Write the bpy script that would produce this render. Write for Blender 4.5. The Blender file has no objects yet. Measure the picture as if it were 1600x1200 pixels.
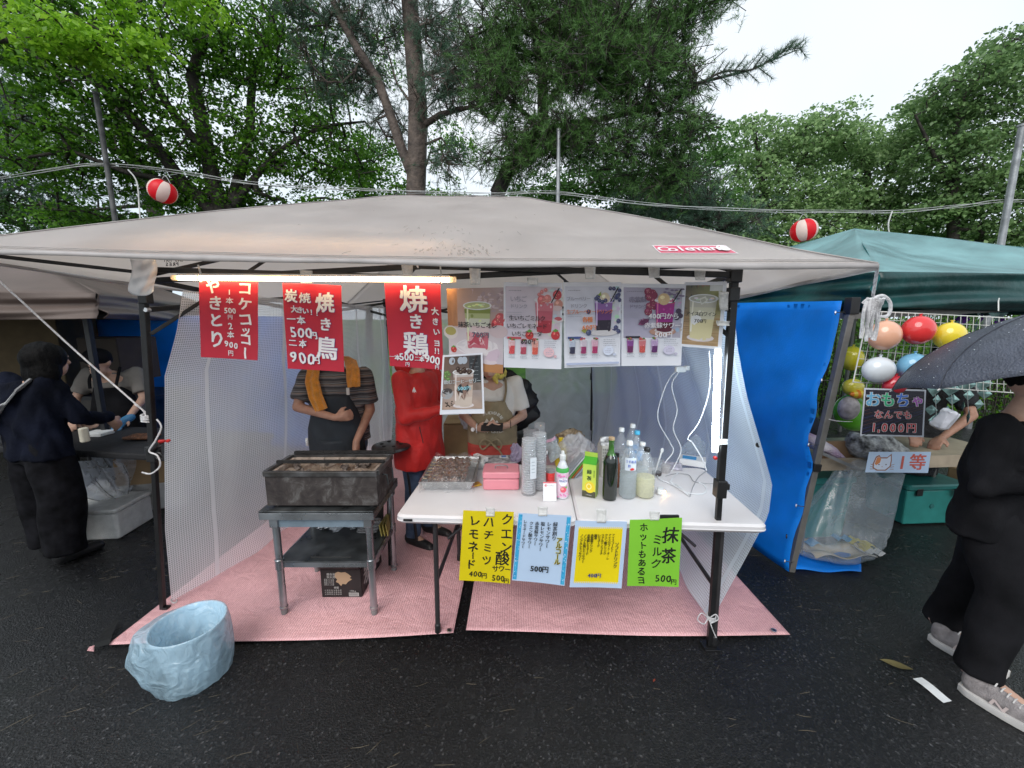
import bpy, math, random
import numpy as np
from mathutils import Vector, Matrix, Euler
random.seed(7); RNG = np.random.default_rng(11)
S = bpy.context.scene
COL = S.collection
R = math.radians
# ------------------------------------------------------------------ camera
CAM_H, PITCH, F = 1.65, R(9.09), 625.0
cam_d = bpy.data.cameras.new("camera"); cam = bpy.data.objects.new("camera", cam_d); COL.objects.link(cam)
cam_d.sensor_width = 36.0; cam_d.lens = 36.0 * F / 1600.0
cam_d.clip_start = 0.05; cam_d.clip_end = 600
cam.location = (0, 0, CAM_H); cam.rotation_euler = (R(90) - PITCH, 0, 0)
S.camera = cam
# ------------------------------------------------------------------ world: overcast daylight
w = bpy.data.worlds.new("World"); S.world = w; w.use_nodes = True
nt = w.node_tree; nt.nodes.clear()
out = nt.nodes.new('ShaderNodeOutputWorld'); bg = nt.nodes.new('ShaderNodeBackground')
sky = nt.nodes.new('ShaderNodeTexSky'); sky.sky_type = 'NISHITA'; sky.sun_disc = False
sky.sun_elevation = R(42); sky.sun_rotation = R(198); sky.air_density = 1.0; sky.dust_density = 3.0
tc = nt.nodes.new('ShaderNodeTexCoord'); nz = nt.nodes.new('ShaderNodeTexNoise')
nz.inputs['Scale'].default_value = 1.6; nz.inputs['Detail'].default_value = 3; nz.inputs['Roughness'].default_value = .45
cr = nt.nodes.new('ShaderNodeValToRGB')
cr.color_ramp.elements[0].position = .3; cr.color_ramp.elements[0].color = (.72, .86, .98, 1)
cr.color_ramp.elements[1].position = .7; cr.color_ramp.elements[1].color = (1.02, 1.07, 1.12, 1)
mul = nt.nodes.new('ShaderNodeVectorMath'); mul.operation = 'SCALE'; mul.inputs['Scale'].default_value = 8.5
mix = nt.nodes.new('ShaderNodeMix'); mix.data_type = 'RGBA'; mix.inputs['Factor'].default_value = .86
nt.links.new(tc.outputs['Generated'], nz.inputs['Vector']); nt.links.new(nz.outputs['Fac'], cr.inputs['Fac'])
nt.links.new(cr.outputs['Color'], mul.inputs[0])
nt.links.new(sky.outputs['Color'], mix.inputs['A']); nt.links.new(mul.outputs['Vector'], mix.inputs['B'])
nt.links.new(mix.outputs['Result'], bg.inputs['Color']); nt.links.new(bg.outputs['Background'], out.inputs['Surface'])
bg.inputs['Strength'].default_value = 0.1
sun_d = bpy.data.lights.new("sun", 'SUN'); sun = bpy.data.objects.new("sun", sun_d); COL.objects.link(sun)
sun_d.energy = 1.5; sun_d.angle = R(40); sun_d.color = (1, .97, .93)
sun.rotation_euler = (R(48), 0, R(-18)); sun['kind'] = 'helper'
S.view_settings.view_transform = 'Standard'; S.view_settings.look = 'None'
S.view_settings.exposure = 0.45; S.view_settings.gamma = 1.0; S.view_settings.use_curve_mapping = False
S.render.engine = 'CYCLES'
S.cycles.use_denoising = True
S.cycles.max_bounces = 8; S.cycles.transparent_max_bounces = 24; S.cycles.diffuse_bounces = 4
S.cycles.glossy_bounces = 3; S.cycles.transmission_bounces = 5; S.cycles.caustics_reflective = False
S.cycles.caustics_refractive = False; S.cycles.sample_clamp_indirect = 6

# ------------------------------------------------------------------ from photo measurements to places
CP, SP = math.cos(PITCH), math.sin(PITCH)
def ray(px, py):
    u, v = (px - 800) / F, (600 - py) / F
    return Vector((u, CP + v * SP, -SP + v * CP))
def P(px, py, Y):
    d = ray(px, py); t = Y / d.y
    return Vector((d.x * t, Y, CAM_H + d.z * t))
def G(px, py, z=0.0):
    d = ray(px, py); t = (z - CAM_H) / d.z
    return Vector((d.x * t, d.y * t, z))
def FR(px, py, off=0.0):          # front line of the stall (the line through its two front posts)
    d = ray(px, py); b = -.083; a = 2.06 + 2.0 * b + off
    t = a / (d.y - b * d.x)
    return Vector((d.x * t, d.y * t, CAM_H + d.z * t))
def TB(px, py, off=0.0):          # front edge of the folding table
    d = ray(px, py); b = -.056; a = 1.80 + off
    t = a / (d.y - b * d.x)
    return Vector((d.x * t, d.y * t, CAM_H + d.z * t))

# ------------------------------------------------------------------ materials
MATS = {}
def mat(name, col=(.5, .5, .5), rough=.6, metal=0., var=.12, vscale=8., bump=0., bscale=60., spec=.5, trans=0., alpha=1.,
        col2=None, coat=0., sheen=0., ior=1.45, tl=0., tlc=None, emit=None, es=0., detail=4, vcol=False, rvar=0.):
    if name in MATS: return MATS[name]
    m = bpy.data.materials.new(name); m.use_nodes = True; n = m.node_tree; L = n.links
    b = n.nodes['Principled BSDF']; o = n.nodes['Material Output']
    b.inputs['Roughness'].default_value = rough; b.inputs['Metallic'].default_value = metal
    b.inputs['Specular IOR Level'].default_value = spec; b.inputs['IOR'].default_value = ior
    b.inputs['Transmission Weight'].default_value = trans; b.inputs['Alpha'].default_value = alpha
    b.inputs['Coat Weight'].default_value = coat; b.inputs['Coat Roughness'].default_value = .1
    b.inputs['Sheen Weight'].default_value = sheen
    tcn = n.nodes.new('ShaderNodeTexCoord')
    src = None
    if vcol:
        at = n.nodes.new('ShaderNodeAttribute'); at.attribute_name = 'Col'
        L.new(at.outputs['Color'], b.inputs['Base Color']); src = at.outputs['Color']
    else:
        c2 = col2 if col2 else tuple(min(1, c * (1 - var * 2)) for c in col)
        c1 = col if col2 else tuple(min(1, c * (1 + var)) for c in col)
        nn = n.nodes.new('ShaderNodeTexNoise'); nn.inputs['Scale'].default_value = vscale; nn.inputs['Detail'].default_value = detail
        mx = n.nodes.new('ShaderNodeMix'); mx.data_type = 'RGBA'
        rp = n.nodes.new('ShaderNodeMapRange'); rp.inputs['From Min'].default_value = .3; rp.inputs['From Max'].default_value = .7
        L.new(tcn.outputs['Object'], nn.inputs['Vector']); L.new(nn.outputs['Fac'], rp.inputs['Value'])
        L.new(rp.outputs['Result'], mx.inputs['Factor'])
        mx.inputs['A'].default_value = (*c2, 1); mx.inputs['B'].default_value = (*c1, 1)
        L.new(mx.outputs['Result'], b.inputs['Base Color']); src = mx.outputs['Result']
        if rvar:
            rr = n.nodes.new('ShaderNodeMapRange'); rr.inputs['From Min'].default_value = .35; rr.inputs['From Max'].default_value = .65
            rr.inputs['To Min'].default_value = max(.03, rough - rvar); rr.inputs['To Max'].default_value = rough + rvar
            L.new(nn.outputs['Fac'], rr.inputs['Value']); L.new(rr.outputs['Result'], b.inputs['Roughness'])
    if bump:
        bn = n.nodes.new('ShaderNodeTexNoise'); bn.inputs['Scale'].default_value = bscale; bn.inputs['Detail'].default_value = 5
        bp = n.nodes.new('ShaderNodeBump'); bp.inputs['Strength'].default_value = min(1, bump); bp.inputs['Distance'].default_value = .01 * max(1, bump)
        L.new(tcn.outputs['Object'], bn.inputs['Vector']); L.new(bn.outputs['Fac'], bp.inputs['Height']); L.new(bp.outputs['Normal'], b.inputs['Normal'])
    if tl:
        tr = n.nodes.new('ShaderNodeBsdfTranslucent'); ms = n.nodes.new('ShaderNodeMixShader'); ms.inputs[0].default_value = tl
        (L.new(src, tr.inputs['Color']) if tlc is None else setattr(tr.inputs['Color'], 'default_value', (*tlc, 1))); L.new(b.outputs[0], ms.inputs[1]); L.new(tr.outputs[0], ms.inputs[2]); L.new(ms.outputs[0], o.inputs['Surface'])
    if emit:
        b.inputs['Emission Color'].default_value = (*emit, 1); b.inputs['Emission Strength'].default_value = es
    MATS[name] = m
    return m

def film(name, col, a, rough=.12, bump=.6, bscale=14, spec=.6, tl=.5):
    """thin plastic film: part see-through, part milky, with crinkled gloss"""
    if name in MATS: return MATS[name]
    m = bpy.data.materials.new(name); m.use_nodes = True; n = m.node_tree; L = n.links; n.nodes.clear()
    o = n.nodes.new('ShaderNodeOutputMaterial'); t = n.nodes.new('ShaderNodeBsdfTransparent')
    d = n.nodes.new('ShaderNodeBsdfDiffuse'); tr = n.nodes.new('ShaderNodeBsdfTranslucent'); g = n.nodes.new('ShaderNodeBsdfGlossy')
    g.inputs['Roughness'].default_value = rough
    for x in (d, tr): x.inputs['Color'].default_value = (*col, 1)
    tcn = n.nodes.new('ShaderNodeTexCoord'); bn = n.nodes.new('ShaderNodeTexNoise'); bn.inputs['Scale'].default_value = bscale; bn.inputs['Detail'].default_value = 4
    bn.inputs['Distortion'].default_value = 1.2
    bp = n.nodes.new('ShaderNodeBump'); bp.inputs['Strength'].default_value = bump; bp.inputs['Distance'].default_value = .03
    L.new(tcn.outputs['Object'], bn.inputs['Vector']); L.new(bn.outputs['Fac'], bp.inputs['Height'])
    for x in (d, tr, g): L.new(bp.outputs['Normal'], x.inputs['Normal'])
    m1 = n.nodes.new('ShaderNodeMixShader'); m1.inputs[0].default_value = tl; L.new(d.outputs[0], m1.inputs[1]); L.new(tr.outputs[0], m1.inputs[2])
    m2 = n.nodes.new('ShaderNodeMixShader'); L.new(t.outputs[0], m2.inputs[1]); L.new(m1.outputs[0], m2.inputs[2])
    mr = n.nodes.new('ShaderNodeMapRange'); mr.inputs['From Min'].default_value = .3; mr.inputs['From Max'].default_value = .7
    mr.inputs['To Min'].default_value = a*.75; mr.inputs['To Max'].default_value = min(1, a*1.25)
    L.new(bn.outputs['Fac'], mr.inputs['Value']); L.new(mr.outputs['Result'], m2.inputs[0])
    fr = n.nodes.new('ShaderNodeLayerWeight'); L.new(bp.outputs['Normal'], fr.inputs['Normal'])
    pw = n.nodes.new('ShaderNodeMath'); pw.operation = 'POWER'; L.new(fr.outputs['Facing'], pw.inputs[0]); pw.inputs[1].default_value = 3.5
    ma = n.nodes.new('ShaderNodeMath'); ma.operation = 'MULTIPLY_ADD'; L.new(pw.outputs[0], ma.inputs[0]); ma.inputs[1].default_value = .4; ma.inputs[2].default_value = .05
    m3 = n.nodes.new('ShaderNodeMixShader'); L.new(ma.outputs[0], m3.inputs[0]); L.new(m2.outputs[0], m3.inputs[1]); L.new(g.outputs[0], m3.inputs[2])
    L.new(m3.outputs[0], o.inputs['Surface']); MATS[name] = m
    return m

def netting(name, col, pitch, base, thread, tint=None, tl=.55):
    """woven plastic netting laid out in metres on the UV map: opaque threads, milky film between them"""
    if name in MATS: return MATS[name]
    m = bpy.data.materials.new(name); m.use_nodes = True; n = m.node_tree; L = n.links; n.nodes.clear()
    def M(op, a, b=None):
        x = n.nodes.new('ShaderNodeMath'); x.operation = op
        for i, v in enumerate((a, b)):
            if v is None: continue
            if isinstance(v, (int, float)): x.inputs[i].default_value = v
            else: L.new(v, x.inputs[i])
        return x.outputs[0]
    o = n.nodes.new('ShaderNodeOutputMaterial'); uv = n.nodes.new('ShaderNodeUVMap'); sx = n.nodes.new('ShaderNodeSeparateXYZ')
    L.new(uv.outputs[0], sx.inputs[0])
    def thr(c):
        f = M('FRACT', M('DIVIDE', c, pitch)); return M('LESS_THAN', f, .36)
    g = M('MAXIMUM', thr(sx.outputs[0]), thr(sx.outputs[1]))
    # welded seams every 0.9 m across the width
    seam = M('LESS_THAN', M('FRACT', M('DIVIDE', M('ADD', sx.outputs[0], .37), .62)), .045)
    g2 = M('MAXIMUM', M('MULTIPLY', g, thread), M('MULTIPLY', seam, min(1, thread * 1.05)))
    nn = n.nodes.new('ShaderNodeTexNoise'); nn.inputs['Scale'].default_value = 1.6; nn.inputs['Detail'].default_value = 3; L.new(uv.outputs[0], nn.inputs['Vector'])
    a = M('ADD', M('MAXIMUM', g2, base), M('MULTIPLY', M('SUBTRACT', nn.outputs['Fac'], .5), .25))
    t = n.nodes.new('ShaderNodeBsdfTransparent'); d = n.nodes.new('ShaderNodeBsdfPrincipled'); tr = n.nodes.new('ShaderNodeBsdfTranslucent')
    d.inputs['Base Color'].default_value = (*col, 1); d.inputs['Roughness'].default_value = .35; tr.inputs['Color'].default_value = (*col, 1)
    bp = n.nodes.new('ShaderNodeBump'); bp.inputs['Strength'].default_value = .5; bp.inputs['Distance'].default_value = .004; L.new(g, bp.inputs['Height']); L.new(bp.outputs[0], d.inputs['Normal'])
    m1 = n.nodes.new('ShaderNodeMixShader'); m1.inputs[0].default_value = tl; L.new(d.outputs[0], m1.inputs[1]); L.new(tr.outputs[0], m1.inputs[2])
    m2 = n.nodes.new('ShaderNodeMixShader'); L.new(a, m2.inputs[0]); L.new(t.outputs[0], m2.inputs[1]); L.new(m1.outputs[0], m2.inputs[2])
    L.new(m2.outputs[0], o.inputs['Surface']); MATS[name] = m
    return m

# ------------------------------------------------------------------ objects
ORG = {}
def V(*a): return Vector(a)
def link(o, parent=None):
    COL.objects.link(o)
    if parent is not None: o.parent = parent
    return o
def tag(o, label=None, cat=None, group=None, kind=None):
    if label: o['label'] = label
    if cat: o['category'] = cat
    if group: o['group'] = group
    if kind: o['kind'] = kind
    return o
def thing(name, loc, label, cat, group=None):
    o = bpy.data.objects.new(name, None); o.empty_display_size = .1; o.location = loc; link(o)
    ORG[o.name] = Vector(loc); return tag(o, label, cat, group)
def copy_tree(o, loc=None, rz=None, label=None, parent=None):
    c = o.copy(); COL.objects.link(c)
    if parent is not None: c.parent = parent
    if loc is not None: c.location = loc; ORG[c.name] = Vector(loc)
    if rz is not None: c.rotation_euler.z = rz
    if label: c['label'] = label
    for ch in list(o.children): copy_tree(ch, parent=c)
    return c

class MB:
    def __init__(s): s.v = []; s.f = []; s.mi = []; s.uv = {}; s.k = 0
    def m(s, k): s.k = k; return s
    def add(s, vs, fs, uvs=None):
        b = len(s.v); s.v += [tuple(x) for x in vs]
        for i, f in enumerate(fs):
            if uvs: s.uv[len(s.f)] = uvs[i]
            s.f.append(tuple(b + j for j in f)); s.mi.append(s.k)
        return s
    def box(s, c, size, rot=None, taper=1.0):
        x, y, z = [a / 2 for a in size]; t = taper
        vs = [V(-x*t, -y*t, -z), V(x*t, -y*t, -z), V(x*t, y*t, -z), V(-x*t, y*t, -z), V(-x, -y, z), V(x, -y, z), V(x, y, z), V(-x, y, z)]
        if rot is not None:
            M_ = rot if isinstance(rot, Matrix) else Euler(rot if isinstance(rot, (tuple, list)) else (0, 0, rot)).to_matrix()
            vs = [M_ @ q for q in vs]
        c = Vector(c)
        return s.add([q + c for q in vs], [(0, 3, 2, 1), (4, 5, 6, 7), (0, 1, 5, 4), (1, 2, 6, 5), (2, 3, 7, 6), (3, 0, 4, 7)])
    def rbox(s, c, size, r=.01, rot=0.):
        """box with rounded vertical corners and softened top edge"""
        x, y, z = [a / 2 for a in size]; pts = []
        for (sx, sy, a0) in ((1, 1, 0), (-1, 1, 90), (-1, -1, 180), (1, -1, 270)):
            for k in range(4):
                a = R(a0 + 30 * k); pts.append((sx * (x - r) + r * math.cos(a), sy * (y - r) + r * math.sin(a)))
        n = len(pts); e = min(r * .5, z * .5); rings = [(-z, 1 - e / max(x, y)), (-z + e, 1), (z - e, 1), (z, 1 - e / max(x, y))]
        M_ = Euler((0, 0, rot)).to_matrix(); c = Vector(c); vs = []
        for (zz, k) in rings: vs += [M_ @ V(px * k, py * k, zz) + c for px, py in pts]
        fs = [tuple(range(n))[::-1], tuple(3 * n + i for i in range(n))]
        for q in range(3):
            for i in range(n): fs.append((q*n + i, q*n + (i+1) % n, (q+1)*n + (i+1) % n, (q+1)*n + i))
        return s.add(vs, fs)
    def bar(s, a, b, w, h=None, up=(0, 0, 1)):
        a, b = Vector(a), Vector(b); d = (b - a); L_ = d.length; d.normalize(); u = Vector(up)
        if abs(d.dot(u)) > .98: u = V(0, 1, 0)
        x = d.cross(u).normalized(); y = x.cross(d).normalized(); h = h or w
        M_ = Matrix((x, d, y)).transposed()
        return s.box((a + b) / 2, (w, L_, h), M_)
    def tube(s, pts, r, n=8, cap=True, uv=False):
        pts = [Vector(p) for p in pts]; m_ = len(pts); rs = r if isinstance(r, (list, tuple)) else [r] * m_
        vs = []; ref = None
        for i, p in enumerate(pts):
            d = (pts[min(i+1, m_-1)] - pts[max(i-1, 0)])
            if d.length < 1e-9: d = V(0, 0, 1)
            d.normalize()
            if ref is None:
                ref = d.cross(V(0, 0, 1)) if abs(d.z) < .95 else d.cross(V(1, 0, 0))
            ref = (ref - d * ref.dot(d)).normalized(); b = d.cross(ref)
            for k in range(n):
                a = 2 * math.pi * k / n; vs.append(p + (ref * math.cos(a) + b * math.sin(a)) * rs[i])
        fs = [(i*n + k, i*n + (k+1) % n, (i+1)*n + (k+1) % n, (i+1)*n + k) for i in range(m_-1) for k in range(n)]
        if cap: fs += [tuple(range(n))[::-1], tuple((m_-1)*n + k for k in range(n))]
        return s.add(vs, fs)
    def lathe(s, prof, loc=(0, 0, 0), n=20, rot=None, sq=1.0):
        loc = Vector(loc); vs = []; M_ = Euler(rot).to_matrix() if rot else None
        for (r, z) in prof:
            for k in range(n):
                a = 2 * math.pi * k / n; q = V(r * math.cos(a), r * math.sin(a) * sq, z); vs.append((M_ @ q if M_ else q) + loc)
        m_ = len(prof)
        fs = [(i*n + k, i*n + (k+1) % n, (i+1)*n + (k+1) % n, (i+1)*n + k) for i in range(m_-1) for k in range(n)]
        if prof[0][0] > 1e-5: fs.append(tuple(range(n))[::-1])
        if prof[-1][0] > 1e-5: fs.append(tuple((m_-1)*n + k for k in range(n)))
        return s.add(vs, fs)
    def ell(s, c, r, n=16, m_=10, rot=None):
        prof = [(math.sin(math.pi * i / m_), -math.cos(math.pi * i / m_)) for i in range(m_ + 1)]
        prof[0] = (1e-6, -1); prof[-1] = (1e-6, 1); c = Vector(c); M_ = Euler(rot).to_matrix() if rot else Matrix.Identity(3)
        vs = []
        for (q, z) in prof:
            for k in range(n):
                a = 2 * math.pi * k / n; vs.append(M_ @ V(q * math.cos(a) * r[0], q * math.sin(a) * r[1], z * r[2]) + c)
        return s.add(vs, [(i*n + k, i*n + (k+1) % n, (i+1)*n + (k+1) % n, (i+1)*n + k) for i in range(m_) for k in range(n)])
    def cap(s, a, b, ra, rb, n=12):
        a, b = Vector(a), Vector(b); d = (b - a).normalized(); pts = []; rs = []
        for k in range(5): t = math.pi / 2 * (1 - k / 4); pts.append(a - d * ra * math.sin(t)); rs.append(max(1e-4, ra * math.cos(t)))
        for k in range(5): t = math.pi / 2 * (k / 4); pts.append(b + d * rb * math.sin(t)); rs.append(max(1e-4, rb * math.cos(t)))
        return s.tube(pts, rs, n)
    def loft(s, rings, n=24):
        """rings (centre, rx, ry[, exponent]) stacked into a closed body"""
        vs = []
        for rg in rings:
            c, rx, ry = Vector(rg[0]), rg[1], rg[2]; rot = rg[3] if len(rg) > 3 else 0
            for k in range(n):
                a = 2 * math.pi * k / n; ca, sa = math.cos(a), math.sin(a)
                ca = math.copysign(abs(ca) ** .85, ca); sa = math.copysign(abs(sa) ** .85, sa)
                x, y = ca * rx, sa * ry
                vs.append(c + V(x * math.cos(rot) - y * math.sin(rot), x * math.sin(rot) + y * math.cos(rot), 0))
        m_ = len(rings)
        fs = [(i*n + k, i*n + (k+1) % n, (i+1)*n + (k+1) % n, (i+1)*n + k) for i in range(m_-1) for k in range(n)]
        fs += [tuple(range(n))[::-1], tuple((m_-1)*n + k for k in range(n))]
        return s.add(vs, fs)
    def grid(s, fn, nu, nv, uvfn=None, flip=False):
        vs = [Vector(fn(i / nu, j / nv)) for j in range(nv + 1) for i in range(nu + 1)]; fs = []; uvs = []
        for j in range(nv):
            for i in range(nu):
                a = j * (nu + 1) + i; f = (a, a + 1, a + nu + 2, a + nu + 1); fs.append(f[::-1] if flip else f)
                if uvfn:
                    q = [uvfn(i / nu, j / nv), uvfn((i+1) / nu, j / nv), uvfn((i+1) / nu, (j+1) / nv), uvfn(i / nu, (j+1) / nv)]
                    uvs.append(q[::-1] if flip else q)
        return s.add(vs, fs, uvs if uvfn else None)
    def slab(s, fn, nu, nv, th):
        """grid with thickness th along its normal"""
        g = MB().grid(fn, nu, nv); vs = [Vector(x) for x in g.v]; N = nu + 1
        nor = []
        for j in range(nv + 1):
            for i in range(nu + 1):
                a = vs[j*N + min(i+1, nu)] - vs[j*N + max(i-1, 0)]; b = vs[min(j+1, nv)*N + i] - vs[max(j-1, 0)*N + i]
                nor.append(a.cross(b).normalized())
        top = [q + k * th for q, k in zip(vs, nor)]; n = len(vs)
        fs = [tuple(f[::-1]) for f in g.f] + [tuple(i + n for i in f) for f in g.f]
        edge = [i for i in range(N)] + [j*N + nu for j in range(1, nv+1)] + [nv*N + i for i in range(nu-1, -1, -1)] + [j*N for j in range(nv-1, 0, -1)]
        for q in range(len(edge)):
            a, b = edge[q], edge[(q+1) % len(edge)]; fs.append((a, b, b + n, a + n))
        return s.add(vs + top, fs)
    def build(s, name, mats, parent=None, smooth=False, bevel=0, angle=40):
        me = bpy.data.meshes.new(name); o3 = V(0, 0, 0)
        if parent is not None:
            q = parent
            while q.parent is not None: q = q.parent
            o3 = ORG.get(q.name, Vector(q.location))
        me.from_pydata([(x - o3.x, y - o3.y, z - o3.z) for x, y, z in s.v], [], s.f)
        mats = mats if isinstance(mats, (list, tuple)) else [mats]
        for m_ in mats: me.materials.append(m_)
        if len(mats) > 1: me.polygons.foreach_set('material_index', s.mi)
        if s.uv:
            ul = me.uv_layers.new(name='UVMap')
            for fi, q in s.uv.items():
                p = me.polygons[fi]
                for k, li in enumerate(p.loop_indices): ul.data[li].uv = q[k]
        if smooth:
            me.polygons.foreach_set('use_smooth', [True] * len(me.polygons))
            if angle < 180: me.set_sharp_from_angle(angle=R(angle))
        o = bpy.data.objects.new(name, me); link(o, parent)
        if bevel:
            b = o.modifiers.new('edge', 'BEVEL'); b.width = bevel; b.segments = 2; b.limit_method = 'ANGLE'; b.angle_limit = R(50)
            b.use_clamp_overlap = True
        return o

def single(name, mb, mats, label, cat, group=None, kind=None, **k):
    o = mb.build(name, mats, None, **k); return tag(o, label, cat, group, kind)

# ------------------------------------------------------------------ lettering: glyph outlines cached once, laid flat on printed sheets
_fc = bpy.data.curves.new('glyph', 'FONT'); _fo = bpy.data.objects.new('glyph', _fc); COL.objects.link(_fo)
_fc.resolution_u = 2; _fc.align_x = 'CENTER'
GL = {}
def glyph(ch, bold):
    k = (ch, bold)
    if k not in GL:
        _fc.body = ch; _fc.offset = bold
        dg = bpy.context.evaluated_depsgraph_get(); ev = _fo.evaluated_get(dg); me = ev.to_mesh()
        vs = np.array([v.co[:2] for v in me.vertices]) if len(me.vertices) else np.zeros((0, 2)); fs = [tuple(p.vertices) for p in me.polygons]
        GL[k] = (vs, fs); ev.to_mesh_clear()
    return GL[k]
class Print:
    """a sheet of paper with flat print; canvas units are measured from the sheet's top corner, w x h"""
    def __init__(s, w, h, quad, curl=.006, lay=.00003):
        s.w, s.h = w, h; s.q = [Vector(p) for p in quad]; s.v = []; s.f = []; s.c = []; s.lay = lay; s.k = 1; s.curl = curl; s.hand = False; s.hw = [0]*6
        a, b, c, d = s.q; s.n = (b - a).cross(d - a).normalized()
        if s.n.y > 0: s.n = -s.n
    def mp(s, x, y, k):
        u, v = x / s.w, y / s.h; a, b, c, d = s.q
        p = (a * (1-u) + b * u) * (1-v) + (d * (1-u) + c * u) * v
        return p + s.n * (s.lay * k + s.curl * (math.sin(u * 5.1 + v * 2) * .5 + math.sin(v * 4.2 + 1) * .6 + v * v * (u - .3)))
    def add(s, pts, fs, col):
        b = len(s.v); s.v += [s.mp(x, y, s.k) for x, y in pts]
        for f in fs: s.f.append(tuple(b + i for i in f)); s.c.append([col] * len(f))
        s.k += 1
    def rect(s, x0, y0, x1, y1, col, nx=1, ny=1):
        if nx == 1: nx = max(1, int(abs(x1-x0)/s.w*8))
        if ny == 1: ny = max(1, int(abs(y1-y0)/s.h*8))
        pts = [(x0 + (x1-x0)*i/nx, y0 + (y1-y0)*j/ny) for j in range(ny+1) for i in range(nx+1)]
        s.add(pts, [(j*(nx+1)+i, (j+1)*(nx+1)+i, (j+1)*(nx+1)+i+1, j*(nx+1)+i+1) for j in range(ny) for i in range(nx)], col)
    def grad(s, x0, y0, x1, y1, c00, c10, c01, c11, nx=5, ny=6, jit=.0):
        b = len(s.v); s.v += [s.mp(x0 + (x1-x0)*i/nx, y0 + (y1-y0)*j/ny, s.k) for j in range(ny+1) for i in range(nx+1)]
        cc = []
        for j in range(ny+1):
            for i in range(nx+1):
                u, v = i/nx, j/ny; r_ = 1 + random.uniform(-jit, jit)
                cc.append(tuple(max(0, ((c00[q]*(1-u)+c10[q]*u)*(1-v)+(c01[q]*(1-u)+c11[q]*u)*v) * r_) for q in range(3)))
        for j in range(ny):
            for i in range(nx):
                f = (j*(nx+1)+i, (j+1)*(nx+1)+i, (j+1)*(nx+1)+i+1, j*(nx+1)+i+1); s.f.append(tuple(b+q for q in f)); s.c.append([cc[q] for q in f])
        s.k += 1
    def ell(s, x, y, rx, ry, col, n=14, a0=0):
        s.add([(x + rx*math.cos(2*math.pi*i/n + a0), y - ry*math.sin(2*math.pi*i/n + a0)) for i in range(n)], [tuple(range(n))], col)
    def poly(s, pts, col): s.add(pts, [tuple(range(len(pts)))], col)
    def ch(s, c, x, y, size, col, bold=.0, rot=0., sx=1., sy=1., sh=0.):
        vs, fs = glyph(c, 0.0)
        if not len(fs): return
        if s.hand and bold > 0: s.hw = [random.uniform(-1, 1) for _ in range(6)]
        if bold > 0:
            b_ = bold * size * .8; st = ((-b_, 0), (b_, 0)) if size < 9 else ((-b_, -b_*.7), (b_, -b_*.7), (-b_, b_*.7), (b_, b_*.7))
            for (dx, dy) in st: s.ch(c, x + dx, y + dy, size, col, 0, rot, sx, sy, sh)
        x0, y0, x1, y1 = vs[:, 0].min(), vs[:, 1].min(), vs[:, 0].max(), vs[:, 1].max()
        cj = ord(c) > 0x2e80
        cx = 0 if cj else (x0 + x1) / 2; cy = .36
        h_ = s.hw if s.hand else None
        ca, sa = math.cos(rot), math.sin(rot); pts = []
        for (a, b) in vs:
            a, b = a - cx, b - cy
            if h_: a, b = a*(1 + .07*h_[0]) + b*.10*h_[1] + .022*math.sin(b*7 + 3*h_[2]), b*(1 + .06*h_[3]) + a*.06*h_[4] + .022*math.sin(a*8 + 3*h_[5])
            a, b = a * size * sx, b * size * sy; a += b * sh
            pts.append((x + a * ca - b * sa, y - (a * sa + b * ca)))
        s.add(pts, fs, col)
    def vt(s, t, x, y, dy, size, col, bold=.0, jit=0., dx=0., **k):
        for i, c in enumerate(t):
            rot = random.uniform(-jit, jit)
            if c in 'ー': rot += R(90)
            s.ch(c, x + dx * i + random.uniform(-jit, jit) * size * .2, y + dy * i, size, col, bold, rot, **k)
        s.k += 1
    def ht(s, t, x, y, dx, size, col, bold=.0, jit=0., slope=0., **k):
        for i, c in enumerate(t): s.ch(c, x + dx * i, y + slope * i + random.uniform(-jit, jit) * size * .3, size, col, bold, random.uniform(-jit, jit), **k)
    def build(s, name, parent, m=None):
        me = bpy.data.meshes.new(name); q = parent
        while q.parent is not None: q = q.parent
        o3 = ORG.get(q.name, Vector(q.location))
        me.from_pydata([tuple(v - o3) for v in s.v], [], s.f)
        ca = me.color_attributes.new('Col', 'FLOAT_COLOR', 'CORNER')
        arr = np.array([(*c, 1.0) for f in s.c for c in f], dtype=np.float32).ravel(); ca.data.foreach_set('color', arr)
        me.materials.append(m or mat('printed_ink', rough=.45, vcol=True)); o = bpy.data.objects.new(name, me); return link(o, parent)

def sheet(name, quad, paper, label, cat='sign', group=None, curl=.006, w=100, h=130, th=.0012, nu=8, nv=10):
    """a hanging sheet: thin slab following the same curl as its print"""
    c = (Vector(quad[0]) + Vector(quad[1])) / 2; t = thing(name, c, label, cat, group); pr = Print(w, h, quad, curl)
    mb = MB(); mb.slab(lambda u, v: pr.mp(u * w, v * h, -10), nu, nv, th); mb.build('paper', paper, t, smooth=True, angle=60)
    return t, pr

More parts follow.
